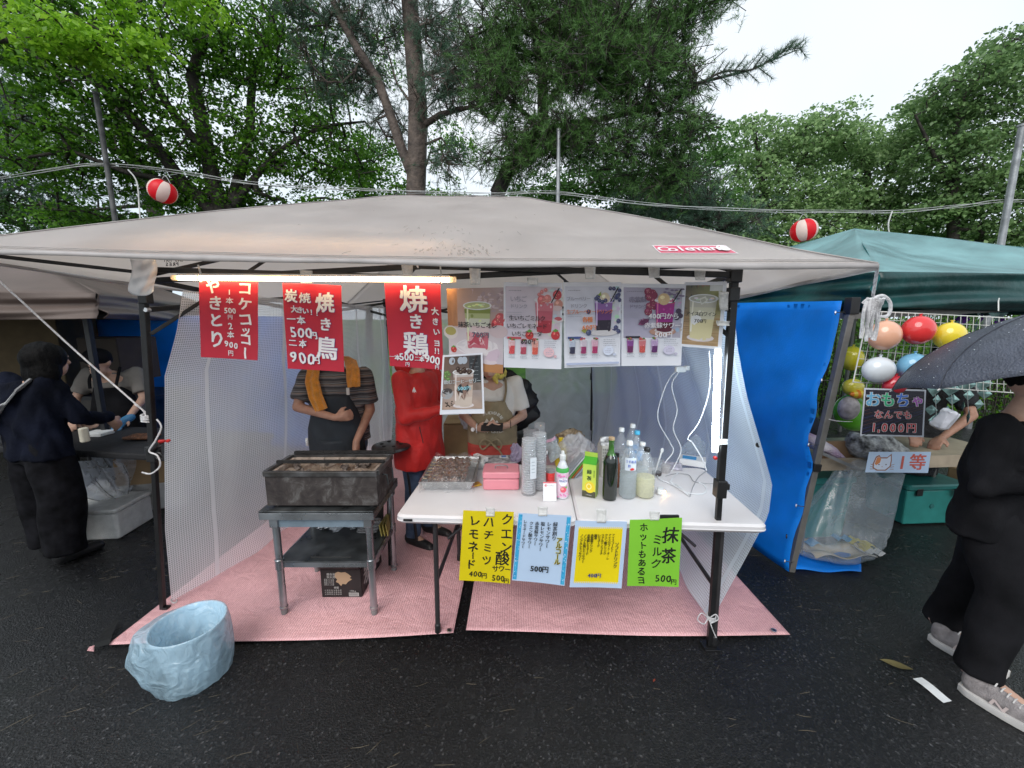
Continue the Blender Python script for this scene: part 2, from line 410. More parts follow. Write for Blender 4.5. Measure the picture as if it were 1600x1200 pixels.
# ------------------------------------------------------------------ soft bodies: closed pieces fused into one continuous surface
def fuse(mb, name, material, parent, voxel=.01, smooth=3, wr=0., wf=14., vec=(1, 1, .5)):
    me = bpy.data.meshes.new('tmp'); me.from_pydata(mb.v, [], mb.f); o = bpy.data.objects.new('tmp', me); COL.objects.link(o)
    md = o.modifiers.new('r', 'REMESH'); md.mode = 'VOXEL'; md.voxel_size = voxel
    if smooth: sm = o.modifiers.new('s', 'SMOOTH'); sm.factor = .5; sm.iterations = smooth
    dg = bpy.context.evaluated_depsgraph_get(); m2 = bpy.data.meshes.new_from_object(o.evaluated_get(dg))
    bpy.data.objects.remove(o); bpy.data.meshes.remove(me); m2.name = name
    n = len(m2.vertices); co = np.empty(n * 3, np.float32); m2.vertices.foreach_get('co', co); co = co.reshape(-1, 3)
    if wr:
        nn = np.empty(n * 3, np.float32); m2.vertices.foreach_get('normal', nn); nn = nn.reshape(-1, 3)
        q = co * np.array(vec) * wf
        d = (np.sin(q[:, 0] * 1.3 + 2.1 * np.sin(q[:, 2] * 1.1) + q[:, 2]) + .7 * np.sin(q[:, 2] * 2.3 + 1.7 * np.sin(q[:, 0] * 1.9 + q[:, 1])) + .5 * np.sin(q[:, 1] * 3.1 + q[:, 2] * 1.7 + 2 * np.sin(q[:, 0] * .7)))
        co = co + nn * (d * wr)[:, None]
    q = parent; o3 = V(0, 0, 0)
    if q is not None:
        while q.parent is not None: q = q.parent
        o3 = ORG.get(q.name, Vector(q.location))
    co = co - np.array(o3, dtype=np.float32); m2.vertices.foreach_set('co', co.astype(np.float32).ravel()); m2.update()
    m2.polygons.foreach_set('use_smooth', [True] * len(m2.polygons)); m2.materials.clear(); m2.materials.append(material)
    ob = bpy.data.objects.new(name, m2); return link(ob, parent)
# ================================================================== ground
def asphalt():
    m = bpy.data.materials.new('wet_asphalt'); m.use_nodes = True; n = m.node_tree; L = n.links; b = n.nodes['Principled BSDF']
    tcn = n.nodes.new('ShaderNodeTexCoord')
    def nz_(sc, det=4, rough=.5):
        x = n.nodes.new('ShaderNodeTexNoise'); x.inputs['Scale'].default_value = sc; x.inputs['Detail'].default_value = det; x.inputs['Roughness'].default_value = rough; L.new(tcn.outputs['Object'], x.inputs['Vector']); return x.outputs['Fac']
    vo = n.nodes.new('ShaderNodeTexVoronoi'); vo.inputs['Scale'].default_value = 125; L.new(tcn.outputs['Object'], vo.inputs['Vector'])
    r1 = n.nodes.new('ShaderNodeValToRGB'); e = r1.color_ramp.elements; e[0].position = .0; e[0].color = (.004, .004, .0044, 1); e[1].position = 1; e[1].color = (.085, .085, .087, 1)
    e.new(.6).color = (.008, .008, .0084, 1); e.new(.84).color = (.018, .018, .019, 1)
    L.new(vo.outputs['Color'], r1.inputs['Fac'])
    big = nz_(.55, 3); mr = n.nodes.new('ShaderNodeMapRange'); mr.inputs['From Min'].default_value = .35; mr.inputs['From Max'].default_value = .65
    mr.inputs['To Min'].default_value = .6; mr.inputs['To Max'].default_value = 1.35; L.new(big, mr.inputs['Value'])
    sc_ = n.nodes.new('ShaderNodeVectorMath'); sc_.operation = 'SCALE'; L.new(r1.outputs['Color'], sc_.inputs[0]); L.new(mr.outputs[0], sc_.inputs['Scale'])
    L.new(sc_.outputs[0], b.inputs['Base Color'])
    wet = nz_(1.7, 5, .6); mw = n.nodes.new('ShaderNodeMapRange'); mw.inputs['From Min'].default_value = .38; mw.inputs['From Max'].default_value = .62
    mw.inputs['To Min'].default_value = .12; mw.inputs['To Max'].default_value = .42; L.new(wet, mw.inputs['Value']); L.new(mw.outputs[0], b.inputs['Roughness'])
    ad = n.nodes.new('ShaderNodeMath'); ad.operation = 'ADD'; fine = nz_(420, 2); L.new(vo.outputs['Distance'], ad.inputs[0]); L.new(fine, ad.inputs[1])
    bp = n.nodes.new('ShaderNodeBump'); bp.inputs['Strength'].default_value = .7; bp.inputs['Distance'].default_value = .004; L.new(ad.outputs[0], bp.inputs['Height']); L.new(bp.outputs[0], b.inputs['Normal'])
    b.inputs['Specular IOR Level'].default_value = .38
    return m
mb = MB(); mb.grid(lambda u, v: V(-60 + 120*u, -12 + 21*v, 0), 40, 14); tag(mb.build('asphalt_ground', asphalt()), kind='structure')
grass_m = mat('grass_turf', (.06, .16, .02), .8, var=.35, vscale=3, bump=1.5, bscale=45, col2=(.025, .075, .012))
def bank(u, v):
    x = -90 + 180 * u; y = 9 + 160 * v ** 1.5
    return V(x, y, (0 if v == 0 else .25 + min(1.3, (y - 9) * .11) + .12 * math.sin(x * .7) + .1 * math.sin(y * .6 + x * .3)))
mb = MB(); mb.grid(bank, 60, 40); tag(mb.build('grass_bank', grass_m, smooth=True), kind='structure')
# painted hint: worn pale line fragments on the asphalt
# scattered pine needles and grit lying on the wet asphalt
needle_m = mat('dry_pine_needle', (.15, .12, .075), .6, var=.3, vscale=3)
def scatter_needles():
    n = 620; vs = []; fs = []
    for i in range(n):
        while True:
            x = RNG.uniform(-4.5, 4.2); y = RNG.uniform(.75, 5.0)
            if y < 1.72 or x < -2.2 or x > 1.55: break
        a = RNG.normal(.35, .5) if RNG.random() < .7 else RNG.uniform(0, 3.14); l = RNG.uniform(.012, .042); wd = RNG.uniform(.0003, .0006)
        c = np.array([x, y, .003 + RNG.uniform(0, .003)]); d = np.array([math.cos(a), math.sin(a), RNG.uniform(-.03, .03)]); p = np.array([-d[1], d[0], 0])
        mid = c + p * l * RNG.uniform(-.1, .1); b = len(vs)
        for q, ww in ((c - d*l, .5), (mid, 1), (c + d*l, .4)):
            vs += [tuple(q - p*wd*ww), tuple(q + p*wd*ww + np.array([0, 0, .0006]))]
        fs += [(b, b+2, b+3, b+1), (b+2, b+4, b+5, b+3)]
    me = bpy.data.meshes.new('fallen_pine_needles'); me.from_pydata(vs, [], fs); me.materials.append(needle_m)
    o = bpy.data.objects.new('fallen_pine_needles', me); link(o); tag(o, kind='stuff', label='thin dry pine needles scattered over the wet asphalt', cat='pine needles')
scatter_needles()
# ------------------------------------------------------------------ pink leisure mats
def mat_pink():
    m = bpy.data.materials.new('pink_woven_sheet'); m.use_nodes = True; n = m.node_tree; L = n.links; b = n.nodes['Principled BSDF']
    tcn = n.nodes.new('ShaderNodeTexCoord')
    def wave(dirn, sc, dist):
        x = n.nodes.new('ShaderNodeTexWave'); x.bands_direction = dirn; x.inputs['Scale'].default_value = sc; x.inputs['Distortion'].default_value = dist; x.inputs['Detail'].default_value = 3; x.inputs['Detail Scale'].default_value = 5
        L.new(tcn.outputs['Object'], x.inputs['Vector']); return x.outputs['Fac']
    wx, wy = wave('X', 24, 3.0), wave('Y', 34, 4.5)
    mu = n.nodes.new('ShaderNodeMath'); mu.operation = 'MINIMUM'; L.new(wx, mu.inputs[0]); L.new(wy, mu.inputs[1])
    no = n.nodes.new('ShaderNodeTexNoise'); no.inputs['Scale'].default_value = 1.7; no.inputs['Detail'].default_value = 5; L.new(tcn.outputs['Object'], no.inputs['Vector'])
    cr_ = n.nodes.new('ShaderNodeValToRGB'); e = cr_.color_ramp.elements; e[0].position = 0; e[0].color = (.66, .32, .34, 1); e[1].position = .30; e[1].color = (.96, .58, .595, 1)
    L.new(mu.outputs[0], cr_.inputs['Fac'])
    d = n.nodes.new('ShaderNodeMix'); d.data_type = 'RGBA'; d.blend_type = 'MULTIPLY'; d.inputs['Factor'].default_value = 1
    r2 = n.nodes.new('ShaderNodeValToRGB'); r2.color_ramp.elements[0].position = .35; r2.color_ramp.elements[0].color = (.74, .72, .72, 1); r2.color_ramp.elements[1].position = .62; r2.color_ramp.elements[1].color = (1.0, 1.0, 1.0, 1)
    L.new(no.outputs['Fac'], r2.inputs['Fac']); L.new(cr_.outputs[0], d.inputs['A']); L.new(r2.outputs[0], d.inputs['B']); L.new(d.outputs['Result'], b.inputs['Base Color'])
    b.inputs['Roughness'].default_value = .38
    bp = n.nodes.new('ShaderNodeBump'); bp.inputs['Strength'].default_value = .6; bp.inputs['Distance'].default_value = .004; L.new(mu.outputs[0], bp.inputs['Height'])
    n3 = n.nodes.new('ShaderNodeTexNoise'); n3.inputs['Scale'].default_value = 7; n3.inputs['Detail'].default_value = 6; n3.inputs['Distortion'].default_value = 1.5; L.new(tcn.outputs['Object'], n3.inputs['Vector'])
    b2 = n.nodes.new('ShaderNodeBump'); b2.inputs['Strength'].default_value = .55; b2.inputs['Distance'].default_value = .02; L.new(n3.outputs['Fac'], b2.inputs['Height']); L.new(bp.outputs[0], b2.inputs['Normal']); L.new(b2.outputs[0], b.inputs['Normal'])
    return m
pink = mat_pink(); MATS['pink'] = pink
def wrinkle(x, y, s=0):
    return .006 * math.sin(x*2.3 + 1.9*math.sin(y*1.3 + s) + s) + .004 * math.sin(y*5.1 + 2.3*math.sin(x*2.1 + s)) + .0035 * math.sin((x+y)*9 + 2*math.sin(y*3))
def floor_mat(c4, z0, seed):
    a, b, c, d = [Vector(q) for q in c4]
    def fn(u, v):
        p = (a*(1-u) + b*u)*(1-v) + (d*(1-u) + c*u)*v
        p.y += .012*math.sin(p.x*3 + seed) * (1-v); e = min(1, min(u, 1-u, v, 1-v) * 10)
        r_ = abs(math.sin(p.x*2.2 - p.y*1.7 + seed)) ** 12 * .012 + abs(math.sin(p.x*1.1 + p.y*2.9 + seed*2)) ** 18 * .014
        return V(p.x, p.y, z0 + .012 + wrinkle(p.x, p.y, seed) * e * .8 + r_ * e)
    return fn
mb = MB(); mb.slab(floor_mat([(-2.06, 1.79, 0), (-.31, 1.88, 0), (-.27, 5.1, 0), (-1.95, 5.1, 0)], .004, 1.), 110, 130, .0015)
o = single('leisure_mat', mb, pink, 'pink woven ground sheet under the steel table, with a ragged front corner', 'ground sheet', 'pink ground sheets under the stall', smooth=True, angle=180)
mb = MB(); mb.slab(floor_mat([(-.245, 1.885, 0), (1.46, 1.86, 0), (1.40, 5.1, 0), (-.2, 5.1, 0)], .006, 2.4), 110, 130, .0015)
o = single('leisure_mat', mb, pink, 'pink woven ground sheet under the white folding table', 'ground sheet', 'pink ground sheets under the stall', smooth=True, angle=180)
blk_tape = mat('black_tape', (.012, .012, .012), .5)
mb = MB(); mb.slab(lambda u, v: G(148, 1019) * (1-u) * (1-v) + G(172, 1014) * u * (1-v) + G(163, 990) * (1-u) * v + G(187, 972) * u * v + V(0, 0, .024 + .004*math.sin(6*v)), 3, 5, .002)
single('floor_tape', mb, blk_tape, 'black tape strip holding the pink sheet corner beside the bin bag', 'tape')
mb = MB(); mb.add([G(136, 1018) + V(0, 0, .004), G(147, 1019) + V(0, 0, .004), G(148, 1010) + V(0, 0, .007), G(140, 1014) + V(0, 0, .012)], [(0, 1, 2, 3)]); mb.slab(lambda u, v: G(137 + 9*u, 1018 - 6*v*u) + V(0, 0, .006), 2, 2, .002)
single('sheet_scrap', mb, pink, 'small torn pink scrap poking out beyond the black tape', 'scrap')
grom = mat('steel_eyelet', (.6, .6, .6), .3, metal=1)
for i, (px, py, lb) in enumerate([(702, 985, 'metal eyelet in the pink sheet corner by the black gap'), (1209, 985, 'metal eyelet at the outer corner of the pink sheet')]):
    mb = MB(); c = G(px, py, .032); mb.lathe([(.006, 0), (.013, 0), (.014, .003), (.012, .004), (.006, .003), (.006, 0)], c, 14)
    single('eyelet', mb, grom, lb, 'eyelet')
# bits on the ground
mb = MB(); a, b, c, d = G(1426, 1062), G(1440, 1060), G(1487, 1096), G(1474, 1099)
mb.slab(lambda u, v: (a*(1-u)+b*u)*(1-v) + (d*(1-u)+c*u)*v + V(0, 0, .006 + .003*math.sin(5*v)), 2, 6, .001)
single('paper_strip', mb, mat('white_paper', (.72, .74, .74), .5), 'narrow white paper strip lying flat on the asphalt near the sneakers', 'paper strip')
def leaf_on_ground(px, py, col, l, ang, lb):
    mb = MB(); c = G(px, py)
    mb.slab(lambda u, v: c + Euler((0, 0, ang)).to_matrix() @ V((u-.5)*l, (v-.5)*l*.38*math.sin(math.pi*min(.98, max(.02, u))), .005 + .006*abs(v-.5)), 6, 4, .0008)
    single('fallen_leaf', mb, mat('leaf_%d' % px, col, .5, var=.2), lb, 'leaf')
leaf_on_ground(1400, 1040, (.12, .1, .04), .12, -.5, 'long brown leaf on the asphalt beside the white paper strip')
leaf_on_ground(1022, 1065, (.22, .04, .02), .022, .8, 'small reddish leaf on the asphalt in front of the folding table')
leaf_on_ground(736, 966, (.7, .68, .66), .035, 1.2, 'crumpled white scrap on the pink sheet near the dark gap')
leaf_on_ground(656, 935, (.09, .02, .015), .022, .3, 'dark curled leaf on the pink sheet between the tables')

# ================================================================== main canopy
beige = mat('beige_polyester', (.62, .585, .565), .5, var=.07, vscale=2.6, detail=9, bump=.25, bscale=260, tl=.56, tlc=(.92, .86, .81), col2=(.50, .465, .445), rvar=.08)
blackm = mat('black_powder_steel', (.012, .012, .013), .38, var=.3, bump=.1)
FLt, FRt, BLt, BRt = V(-1.82, 2.03, 1.86), V(.965, 1.79, 1.86), V(-1.52, 4.9, 1.86), V(.99, 4.95, 1.84)
FLf, FRf, BLf, BRf = V(-2.0, 2.06, 0), V(1.01, 1.81, 0), V(-1.6, 5.0, 0), V(1.02, 5.0, 0)
tent = thing('canopy_tent', (-.4, 3.4, 0), 'large beige pop-up canopy on black posts sheltering the drink and skewer stall', 'canopy')
RC = [P(-172, 384, 1.62), P(1372, 412, 1.46), V(1.75, 5.3, 1.80), V(-2.2, 5.35, 1.84)]
APX = V(-.31, 3.35, 2.615)
def roof_panel(A, B, sag, seed):
    def fn(u, v):
        s = v; p = APX * (1-s) + (A*(1-u) + B*u) * s
        hip = .040 * math.sin(math.pi * min(1, s*1.1)) + (.016 * math.exp(-((s-.24)/.09)**2))
        p.z += hip - sag * math.sin(math.pi*u) * (.25*math.sin(math.pi*s) + .35*s*s) 
        q = s * math.sin(math.pi*u)
        p.z += .0025 * math.sin(u*31 + seed + 3*math.sin(s*5)) * q * (1-s*.7) + .002*math.sin(s*24 + u*9 + seed)*q*(1-s*.7)
        # slack folds running in from the corners
        cu = min(u, 1-u); p.z += .004 * math.sin(cu*60/(.3+s)) * s * math.exp(-cu*9) * math.sin(math.pi*min(1, s))
        return p
    return fn
front_fn = roof_panel(RC[0], RC[1], .05, 0)
rib = []
for k, (i, j, sg) in enumerate([(0, 1, .05), (1, 2, .12), (2, 3, .10), (3, 0, .12)]):
    mb = MB(); mb.slab(roof_panel(RC[i], RC[j], sg, k), 44, 30, .0012)
    o = mb.build('roof_panel', beige, tent, smooth=True, angle=180)
    fn = roof_panel(RC[i], RC[j], sg, k)
    mb = MB(); nrm = (RC[j]-RC[i]).cross(V(0, 0, 1)).normalized() 
    mb.slab(lambda u, v: fn(u, 1) + nrm*(.004 + .003*math.sin(u*40)) - V(0, 0, v*(.019 + .003*math.sin(u*23+k))) , 60, 2, .002)
    mb.build('hem', mat('beige_hem', (.52, .49, .48), .5, var=.1, tl=.25), tent, smooth=True, angle=180)
def slot_bar(a, b, w=.014, h=.026): return MB().bar(a, b, w, h).build('truss_bar', blackm, tent, bevel=.002)
def scissor(A, B, zt, zb, n, off):
    A, B = Vector(A), Vector(B); nn = (B-A).cross(V(0, 0, 1)).normalized()
    for k in range(n):
        p, q = A.lerp(B, k/n), A.lerp(B, (k+1)/n)
        slot_bar(V(p.x, p.y, zt) + nn*off, V(q.x, q.y, zb) + nn*off); slot_bar(V(p.x, p.y, zb) - nn*off, V(q.x, q.y, zt) - nn*off)
        for x, z in ((p, zt), (p, zb), ((p+q)/2, (zt+zb)/2)):
            MB().lathe([(.011, -.012), (.011, .012)], V(x.x, x.y, z), 8, (R(90), 0, 0)).build('pivot_bolt', grom, tent)
scissor(FLt, FRt, 1.895, 1.842, 2, .009); scissor(BLt, BRt, 1.86, 1.66, 2, .009); scissor(FLt, BLt, 1.85, 1.70, 2, .009); scissor(FRt, BRt, 1.85, 1.70, 2, .009)
for top in (FLt, FRt, BLt, BRt):
    k = APX - V(0, 0, .12); m1 = top.lerp(k, .5) + V(0, 0, .035); t0 = top + V(0, 0, .0)
    slot_bar(t0, m1 ,.016,.02); slot_bar(m1, k,.016,.02); slot_bar(top - V(0, 0, .28), top.lerp(k, .33) + V(0, 0, .015), .012, .018)
for top, cr_ in zip((FLt, FRt, BRt, BLt), RC): slot_bar(top + V(0, 0, .02), cr_ - V(0, 0, .012) - (cr_ - APX).normalized()*.06, .012, .016)
MB().lathe([(.03, -.16), (.035, -.14), (.035, -.08), (.02, -.07), (.02, -.0), (.05, .01), (.05, .02)], APX - V(0, 0, .03), 12).build('apex_hub', blackm, tent)
def post(top, foot, zc):
    mid = foot.lerp(top, zc / top.z); m = MB()
    m.bar(foot + V(0, 0, .012), mid, .024); m.bar(mid - (top-foot).normalized()*.02, top + V(0, 0, .035), .030)
    po = m.build('post', blackm, tent, bevel=.003)
    c = MB(); c.box(mid, (.046, .05, .085)); c.box(mid + V(.03, -.004, .01), (.022, .02, .03)); c.build('slider', mat('black_plastic', (.015, .015, .016), .35), tent, bevel=.004)
    c = MB(); c.box(top - V(0, 0, .005), (.05, .05, .09)); c.box(top - V(0, .0, .1), (.044, .044, .06)); c.build('bracket', mat('black_plastic'), tent, bevel=.004)
    c = MB(); c.box(foot + V(0, 0, .006), (.075, .075, .008)); c.box(foot + V(.02, 0, .02), (.03, .03, .02)); c.build('foot_plate', blackm, tent, bevel=.002)
post(FLt, FLf, .95); post(FRt, FRf, .86); post(BLt, BLf, .95); post(BRt, BRf, .95)
for px, py, a, lb in ((1118, 716, 0, 'red'), (262, 689, 0, 'red')):
    c = MB(); c.lathe([(.008, -.01), (.009, 0), (.006, .006)], FR(px, py, -.03), 10, (R(90), 0, 0)); c.build('release_button', mat('red_plastic', (.5, .02, .02), .3), tent)
seam_m = mat('beige_seam', (.34, .31, .295), .6)
for k, (i, j, sg) in enumerate([(0, 1, .05), (1, 2, .12), (2, 3, .10), (3, 0, .12)]):
    fn = roof_panel(RC[i], RC[j], sg, k); MB().tube([fn(0, v/30) + V(0, 0, .002) for v in range(31)], .0035, 6).build('hip_seam', seam_m, tent, smooth=True)
for du in (.012, .022): MB().tube([front_fn(t/60, 1-du) + V(0, -.001, .0015) for t in range(61)], .0011, 4).build('hem_stitch', seam_m, tent)
# logo on the roof front
def roof_uv(px, py):     # roof surface coordinate seen at a pixel (solved on the straight panel)
    d = ray(px, py); o_ = V(0, 0, CAM_H); best = None
    for i in range(45):
        for j in range(60):
            u, v = .5 + .5*i/44, .5 + .5*j/59; p = front_fn(u, v) - o_; t = p.dot(d)/d.length_squared; e = (p - d*t).length
            if best is None or e < best[0]: best = (e, u, v)
    return best[1], best[2]
v0, v1 = roof_uv(1086, 385.5)[1], roof_uv(1086, 397)[1]; xs = [front_fn(*roof_uv(px, 391)).x for px in (1029, 1144)]
LOGO = (xs[0], xs[1], min(v0, v1), max(v0, v1))
class RoofPrint(Print):
    def mp(s, x, y, k):
        X = LOGO[0] + (LOGO[1]-LOGO[0]) * x / s.w; v = LOGO[2] + (LOGO[3]-LOGO[2]) * y / s.h
        u = ((X - APX.x*(1-v))/v - RC[0].x) / (RC[1].x - RC[0].x)
        return front_fn(u, v) + V(0, -.25, 1).normalized() * (.0024 + .00016 * k)
pr = RoofPrint(116, 40, [(0, 0, 0), (1, 0, 0), (1, 0, 1), (0, 0, 1)])
def rr(p, x0, y0, x1, y1, r, col):
    pts = []
    for cx, cy, a0 in ((x1-r, y0+r, 0), (x0+r, y0+r, 90), (x0+r, y1-r, 180), (x1-r, y1-r, 270)):
        for k in range(5): a = R(a0 + 22.5*k); pts.append((cx + r*math.cos(a), cy - r*math.sin(a)))
    p.poly(pts, col)
pr.rect(0, 0, 116, 40, (.72, .66, .66), 30, 8); pr.k += 3; pr.rect(2, 3, 114, 37, (.62, .09, .15), 30, 8); pr.k += 5
pr.ht('Coleman', 12, 19, 12.8, 30, (.80, .76, .76), .02); pr.ell(102, 20, 9, 13, (.78, .72, .72)); pr.ell(102, 20, 6, 8.5, (.62, .09, .15)); pr.rect(100, 14, 104, 27, (.78, .72, .72))
pr.build('logo', tent)
# damp stain near the front hem
class StainPrint(RoofPrint):
    def mp(s, x, y, k): return front_fn(x, y) + V(0, -.25, 1).normalized() * (.0016 + .00004 * k)
stn = mat('damp_stain', (.30, .25, .21), .6, alpha=.30)
st = MB()
for i in range(70):
    u, v = random.gauss(.60, .020), random.gauss(.93, .018); w_, h_ = random.uniform(.0006, .0022), random.uniform(.002, .012)
    if v + h_ < .99: st.add([front_fn(u + a, v + b) + V(0, -.0004, .0017 + .00003*i) for a, b in ((-w_, -h_), (w_, -h_*.6), (w_*.8, h_), (-w_*.5, h_*.7))], [(0, 1, 2, 3)])
tag(st.build('damp_stain', stn, tent), kind='stuff')
# dirt marks of pine needles on the roof
dirt = mat('roof_dirt', (.25, .21, .17), .8)
mb = MB()
for i in range(46):
    u = .5 + random.gauss(.06, .05) if i < 34 else random.uniform(.1, .9); v = random.uniform(.72, .97) if i < 34 else random.uniform(.1, .95)
    if not 0 < u < 1: continue
    a = front_fn(u, v); b = front_fn(min(1, u + random.uniform(-.006, .006)), min(1, v + random.uniform(-.03, .03))); up = V(0, -.002, .004)
    mb.tube([a + up, (a+b)/2 + up + V(random.uniform(-.004, .004), 0, .001), b + up], .0005, 4, False)
tag(mb.build('stuck_needles', dirt, tent), kind='stuff')
pr = Print(60, 20, [FR(256, 404, .12), FR(292, 403, .12), FR(292, 416, .12), FR(252, 417, .12)]); pr.ht('YAM SNO', 6, 5, 7, 9, (.03, .03, .03), .03, sx=-1); pr.ht('SERP', 12, 14, 8, 11, (.03, .03, .03), .04, sx=-1); pr.rect(0, 0, 1, 1, (.3, .3, .3)); pr.build('warning_print', tent)

# --------------------------------------------------------------- netting side walls
net = netting('white_netting', (.95, .96, .97), .0125, .50, .92, tl=.4)
net2 = netting('white_netting_glow_tint', (.80, .92, 1.0), .0125, .62, .90, tl=.3)  # blue glow of the tarpaulin behind is tinted into the netting colour
def wall_sheet(name, path, zt, zb, material, label, nu=70, nv=30, fold=.03, cat='side wall', top_path=None):
    """path: list of (x,y) followed at floor; top_path at the top; uv in metres"""
    def at(pl, u):
        L_ = [0]
        for a, b in zip(pl, pl[1:]): L_.append(L_[-1] + math.dist(a[:2], b[:2]))
        t = u * L_[-1]
        for i in range(len(pl)-1):
            if t <= L_[i+1] + 1e-9:
                k = (t - L_[i]) / max(1e-9, L_[i+1]-L_[i]); return [pl[i][q]*(1-k) + pl[i+1][q]*k for q in range(len(pl[i]))], L_[-1]
        return list(pl[-1]), L_[-1]
    tp = top_path or path; W = at(path, 1)[1]
    def fn(u, v):
        (b, _), (a, _) = at(path, u), at(tp, u); k = v
        x, y = a[0]*(1-k) + b[0]*k, a[1]*(1-k) + b[1]*k
        zt_, zb_ = (zt(u) if callable(zt) else zt), (zb(u) if callable(zb) else zb)
        f = fold * (math.sin(u*W*7 + 1.3*math.sin(k*3)) + .6*math.sin(u*W*17 + 2*k)) * (.4 + .6*k) + .4*fold*math.sin(k*11 + u*5)
        return V(x + f, y + .3*f, zt_*(1-k) + zb_*k)
    mb = MB(); mb.grid(fn, nu, nv, lambda u, v: (u*W, v*1.9)); o = mb.build(name, material, None, smooth=True, angle=180)
    return tag(o, label, cat), fn
# left wall: follows the bulging front edge seen against the left post
def lw(u, v):
    k = v; edge = [(0, 285, 448), (.12, 272, 490), (.25, 250, 535), (.5, 248, 650), (.75, 252, 790), (1, 268, 940)]
    for (a, x0, y0), (b, x1, y1) in zip(edge, edge[1:]):
        if k <= b + 1e-9: t = (k-a)/(b-a); e = P(x0*(1-t)+x1*t, y0*(1-t)+y1*t, 2.10 - .0*k); break
    e.z = 1.80*(1-k) + .03*k
    back = V(-1.62, 3.3, 0).lerp(V(-1.55, 4.85, 0), .0)
    c = V(-1.52, 4.9, 0)
    p = e.lerp(V(c.x, c.y, e.z), u); s = math.sin(math.pi*u)
    p.x += .14*s*k + .028*math.sin(u*19 + 1.5*math.sin(k*4))*(.3+k*.7)*min(1, u*8) + .015*math.sin(u*41+k*6)*min(1, u*8)
    p.y += .02*math.sin(u*23 + k*3)*s
    return p
mb = MB(); mb.grid(lw, 90, 36, lambda u, v: (u*2.95, v*1.8)); o = mb.build('mesh_wall', net, None, smooth=True, angle=180)
tag(o, 'white woven netting wall hanging beside the grill, next to the bin bag', 'side wall', 'white netting walls of the stall')
def rw(u, v):
    k = v; edge = [(0, 1146, 450), (.15, 1152, 540), (.3, 1166, 630), (.45, 1188, 700), (.58, 1203, 790), (.68, 1196, 850), (.82, 1160, 905), (1, 1112, 960)]
    for (a, x0, y0), (b, x1, y1) in zip(edge, edge[1:]):
        if k <= b + 1e-9:
            t = (k-a)/(b-a); Y = 1.86 + .12*math.sin(math.pi*k); e = P(x0*(1-t)+x1*t, y0*(1-t)+y1*t, Y); break
    e.z = 1.78*(1-k) + .10*k + .06*math.sin(math.pi*k)*0
    q = V(1.0, 4.9, e.z - .06*k); p = e.lerp(q, u); s = math.sin(math.pi*u)
    p.x += (.10*math.sin(math.pi*min(1, k*1.1))*s) + .02*math.sin(u*21 + 2*math.sin(k*4))*min(1, u*6)*(.4+.6*k) + .012*math.sin(u*47+k*7)*min(1, u*6)
    return p
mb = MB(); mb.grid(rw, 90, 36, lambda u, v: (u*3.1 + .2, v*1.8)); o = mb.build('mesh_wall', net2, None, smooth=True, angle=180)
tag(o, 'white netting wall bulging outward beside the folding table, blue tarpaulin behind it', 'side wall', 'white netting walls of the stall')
for q in ((.012, .46), (.02, .93)):
    c = rw(*q); MB().lathe([(.005, -.003), (.013, -.004), (.013, .004), (.005, .003)], c + V(0, -.005, 0), 12, (R(80), 0, .2)).build('eyelet', blackm, o)
    o.children[-1].location = (0, 0, 0)
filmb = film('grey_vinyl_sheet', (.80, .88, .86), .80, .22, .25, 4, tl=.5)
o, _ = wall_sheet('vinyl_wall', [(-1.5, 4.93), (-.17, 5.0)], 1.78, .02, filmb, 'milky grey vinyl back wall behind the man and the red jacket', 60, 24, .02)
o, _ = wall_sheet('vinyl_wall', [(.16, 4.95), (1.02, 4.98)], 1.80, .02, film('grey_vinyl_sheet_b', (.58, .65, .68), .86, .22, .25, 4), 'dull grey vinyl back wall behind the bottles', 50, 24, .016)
# ================================================================== trees
def leafmat(name, dark, light, tl=.35, rough=.42):
    m = bpy.data.materials.new(name); m.use_nodes = True; n = m.node_tree; L = n.links; b = n.nodes['Principled BSDF']; o = n.nodes['Material Output']
    g = n.nodes.new('ShaderNodeNewGeometry'); cr_ = n.nodes.new('ShaderNodeValToRGB')
    cr_.color_ramp.elements[0].color = (*dark, 1); cr_.color_ramp.elements[1].color = (*light, 1)
    L.new(g.outputs['Random Per Island'], cr_.inputs['Fac']); L.new(cr_.outputs[0], b.inputs['Base Color'])
    b.inputs['Roughness'].default_value = rough; b.inputs['Specular IOR Level'].default_value = .4
    t = n.nodes.new('ShaderNodeBsdfTranslucent'); ms = n.nodes.new('ShaderNodeMixShader'); ms.inputs[0].default_value = tl
    L.new(cr_.outputs[0], t.inputs['Color']); L.new(b.outputs[0], ms.inputs[1]); L.new(t.outputs[0], ms.inputs[2]); L.new(ms.outputs[0], o.inputs['Surface'])
    return m
bark_dark = mat('wet_dark_bark', (.05, .042, .035), .75, var=.4, vscale=9, bump=2.5, bscale=22)
bark_pine = mat('pine_bark', (.15, .115, .095), .8, var=.35, vscale=7, bump=3, bscale=16, col2=(.06, .048, .042))
def quick_mesh(name, verts, faces, k, material, parent, origin):
    me = bpy.data.meshes.new(name); nv, nf = len(verts), len(faces); me.vertices.add(nv)
    me.vertices.foreach_set('co', (verts - np.array(origin)).astype(np.float32).ravel()); me.loops.add(nf*k); me.loops.foreach_set('vertex_index', faces.astype(np.int32).ravel())
    me.polygons.add(nf); me.polygons.foreach_set('loop_start', np.arange(0, nf*k, k, dtype=np.int32)); me.polygons.foreach_set('loop_total', np.full(nf, k, dtype=np.int32))
    me.update(calc_edges=True); me.materials.append(material); o = bpy.data.objects.new(name, me); return link(o, parent)
def unit(a): return a / np.maximum(1e-9, np.linalg.norm(a, axis=-1, keepdims=True))
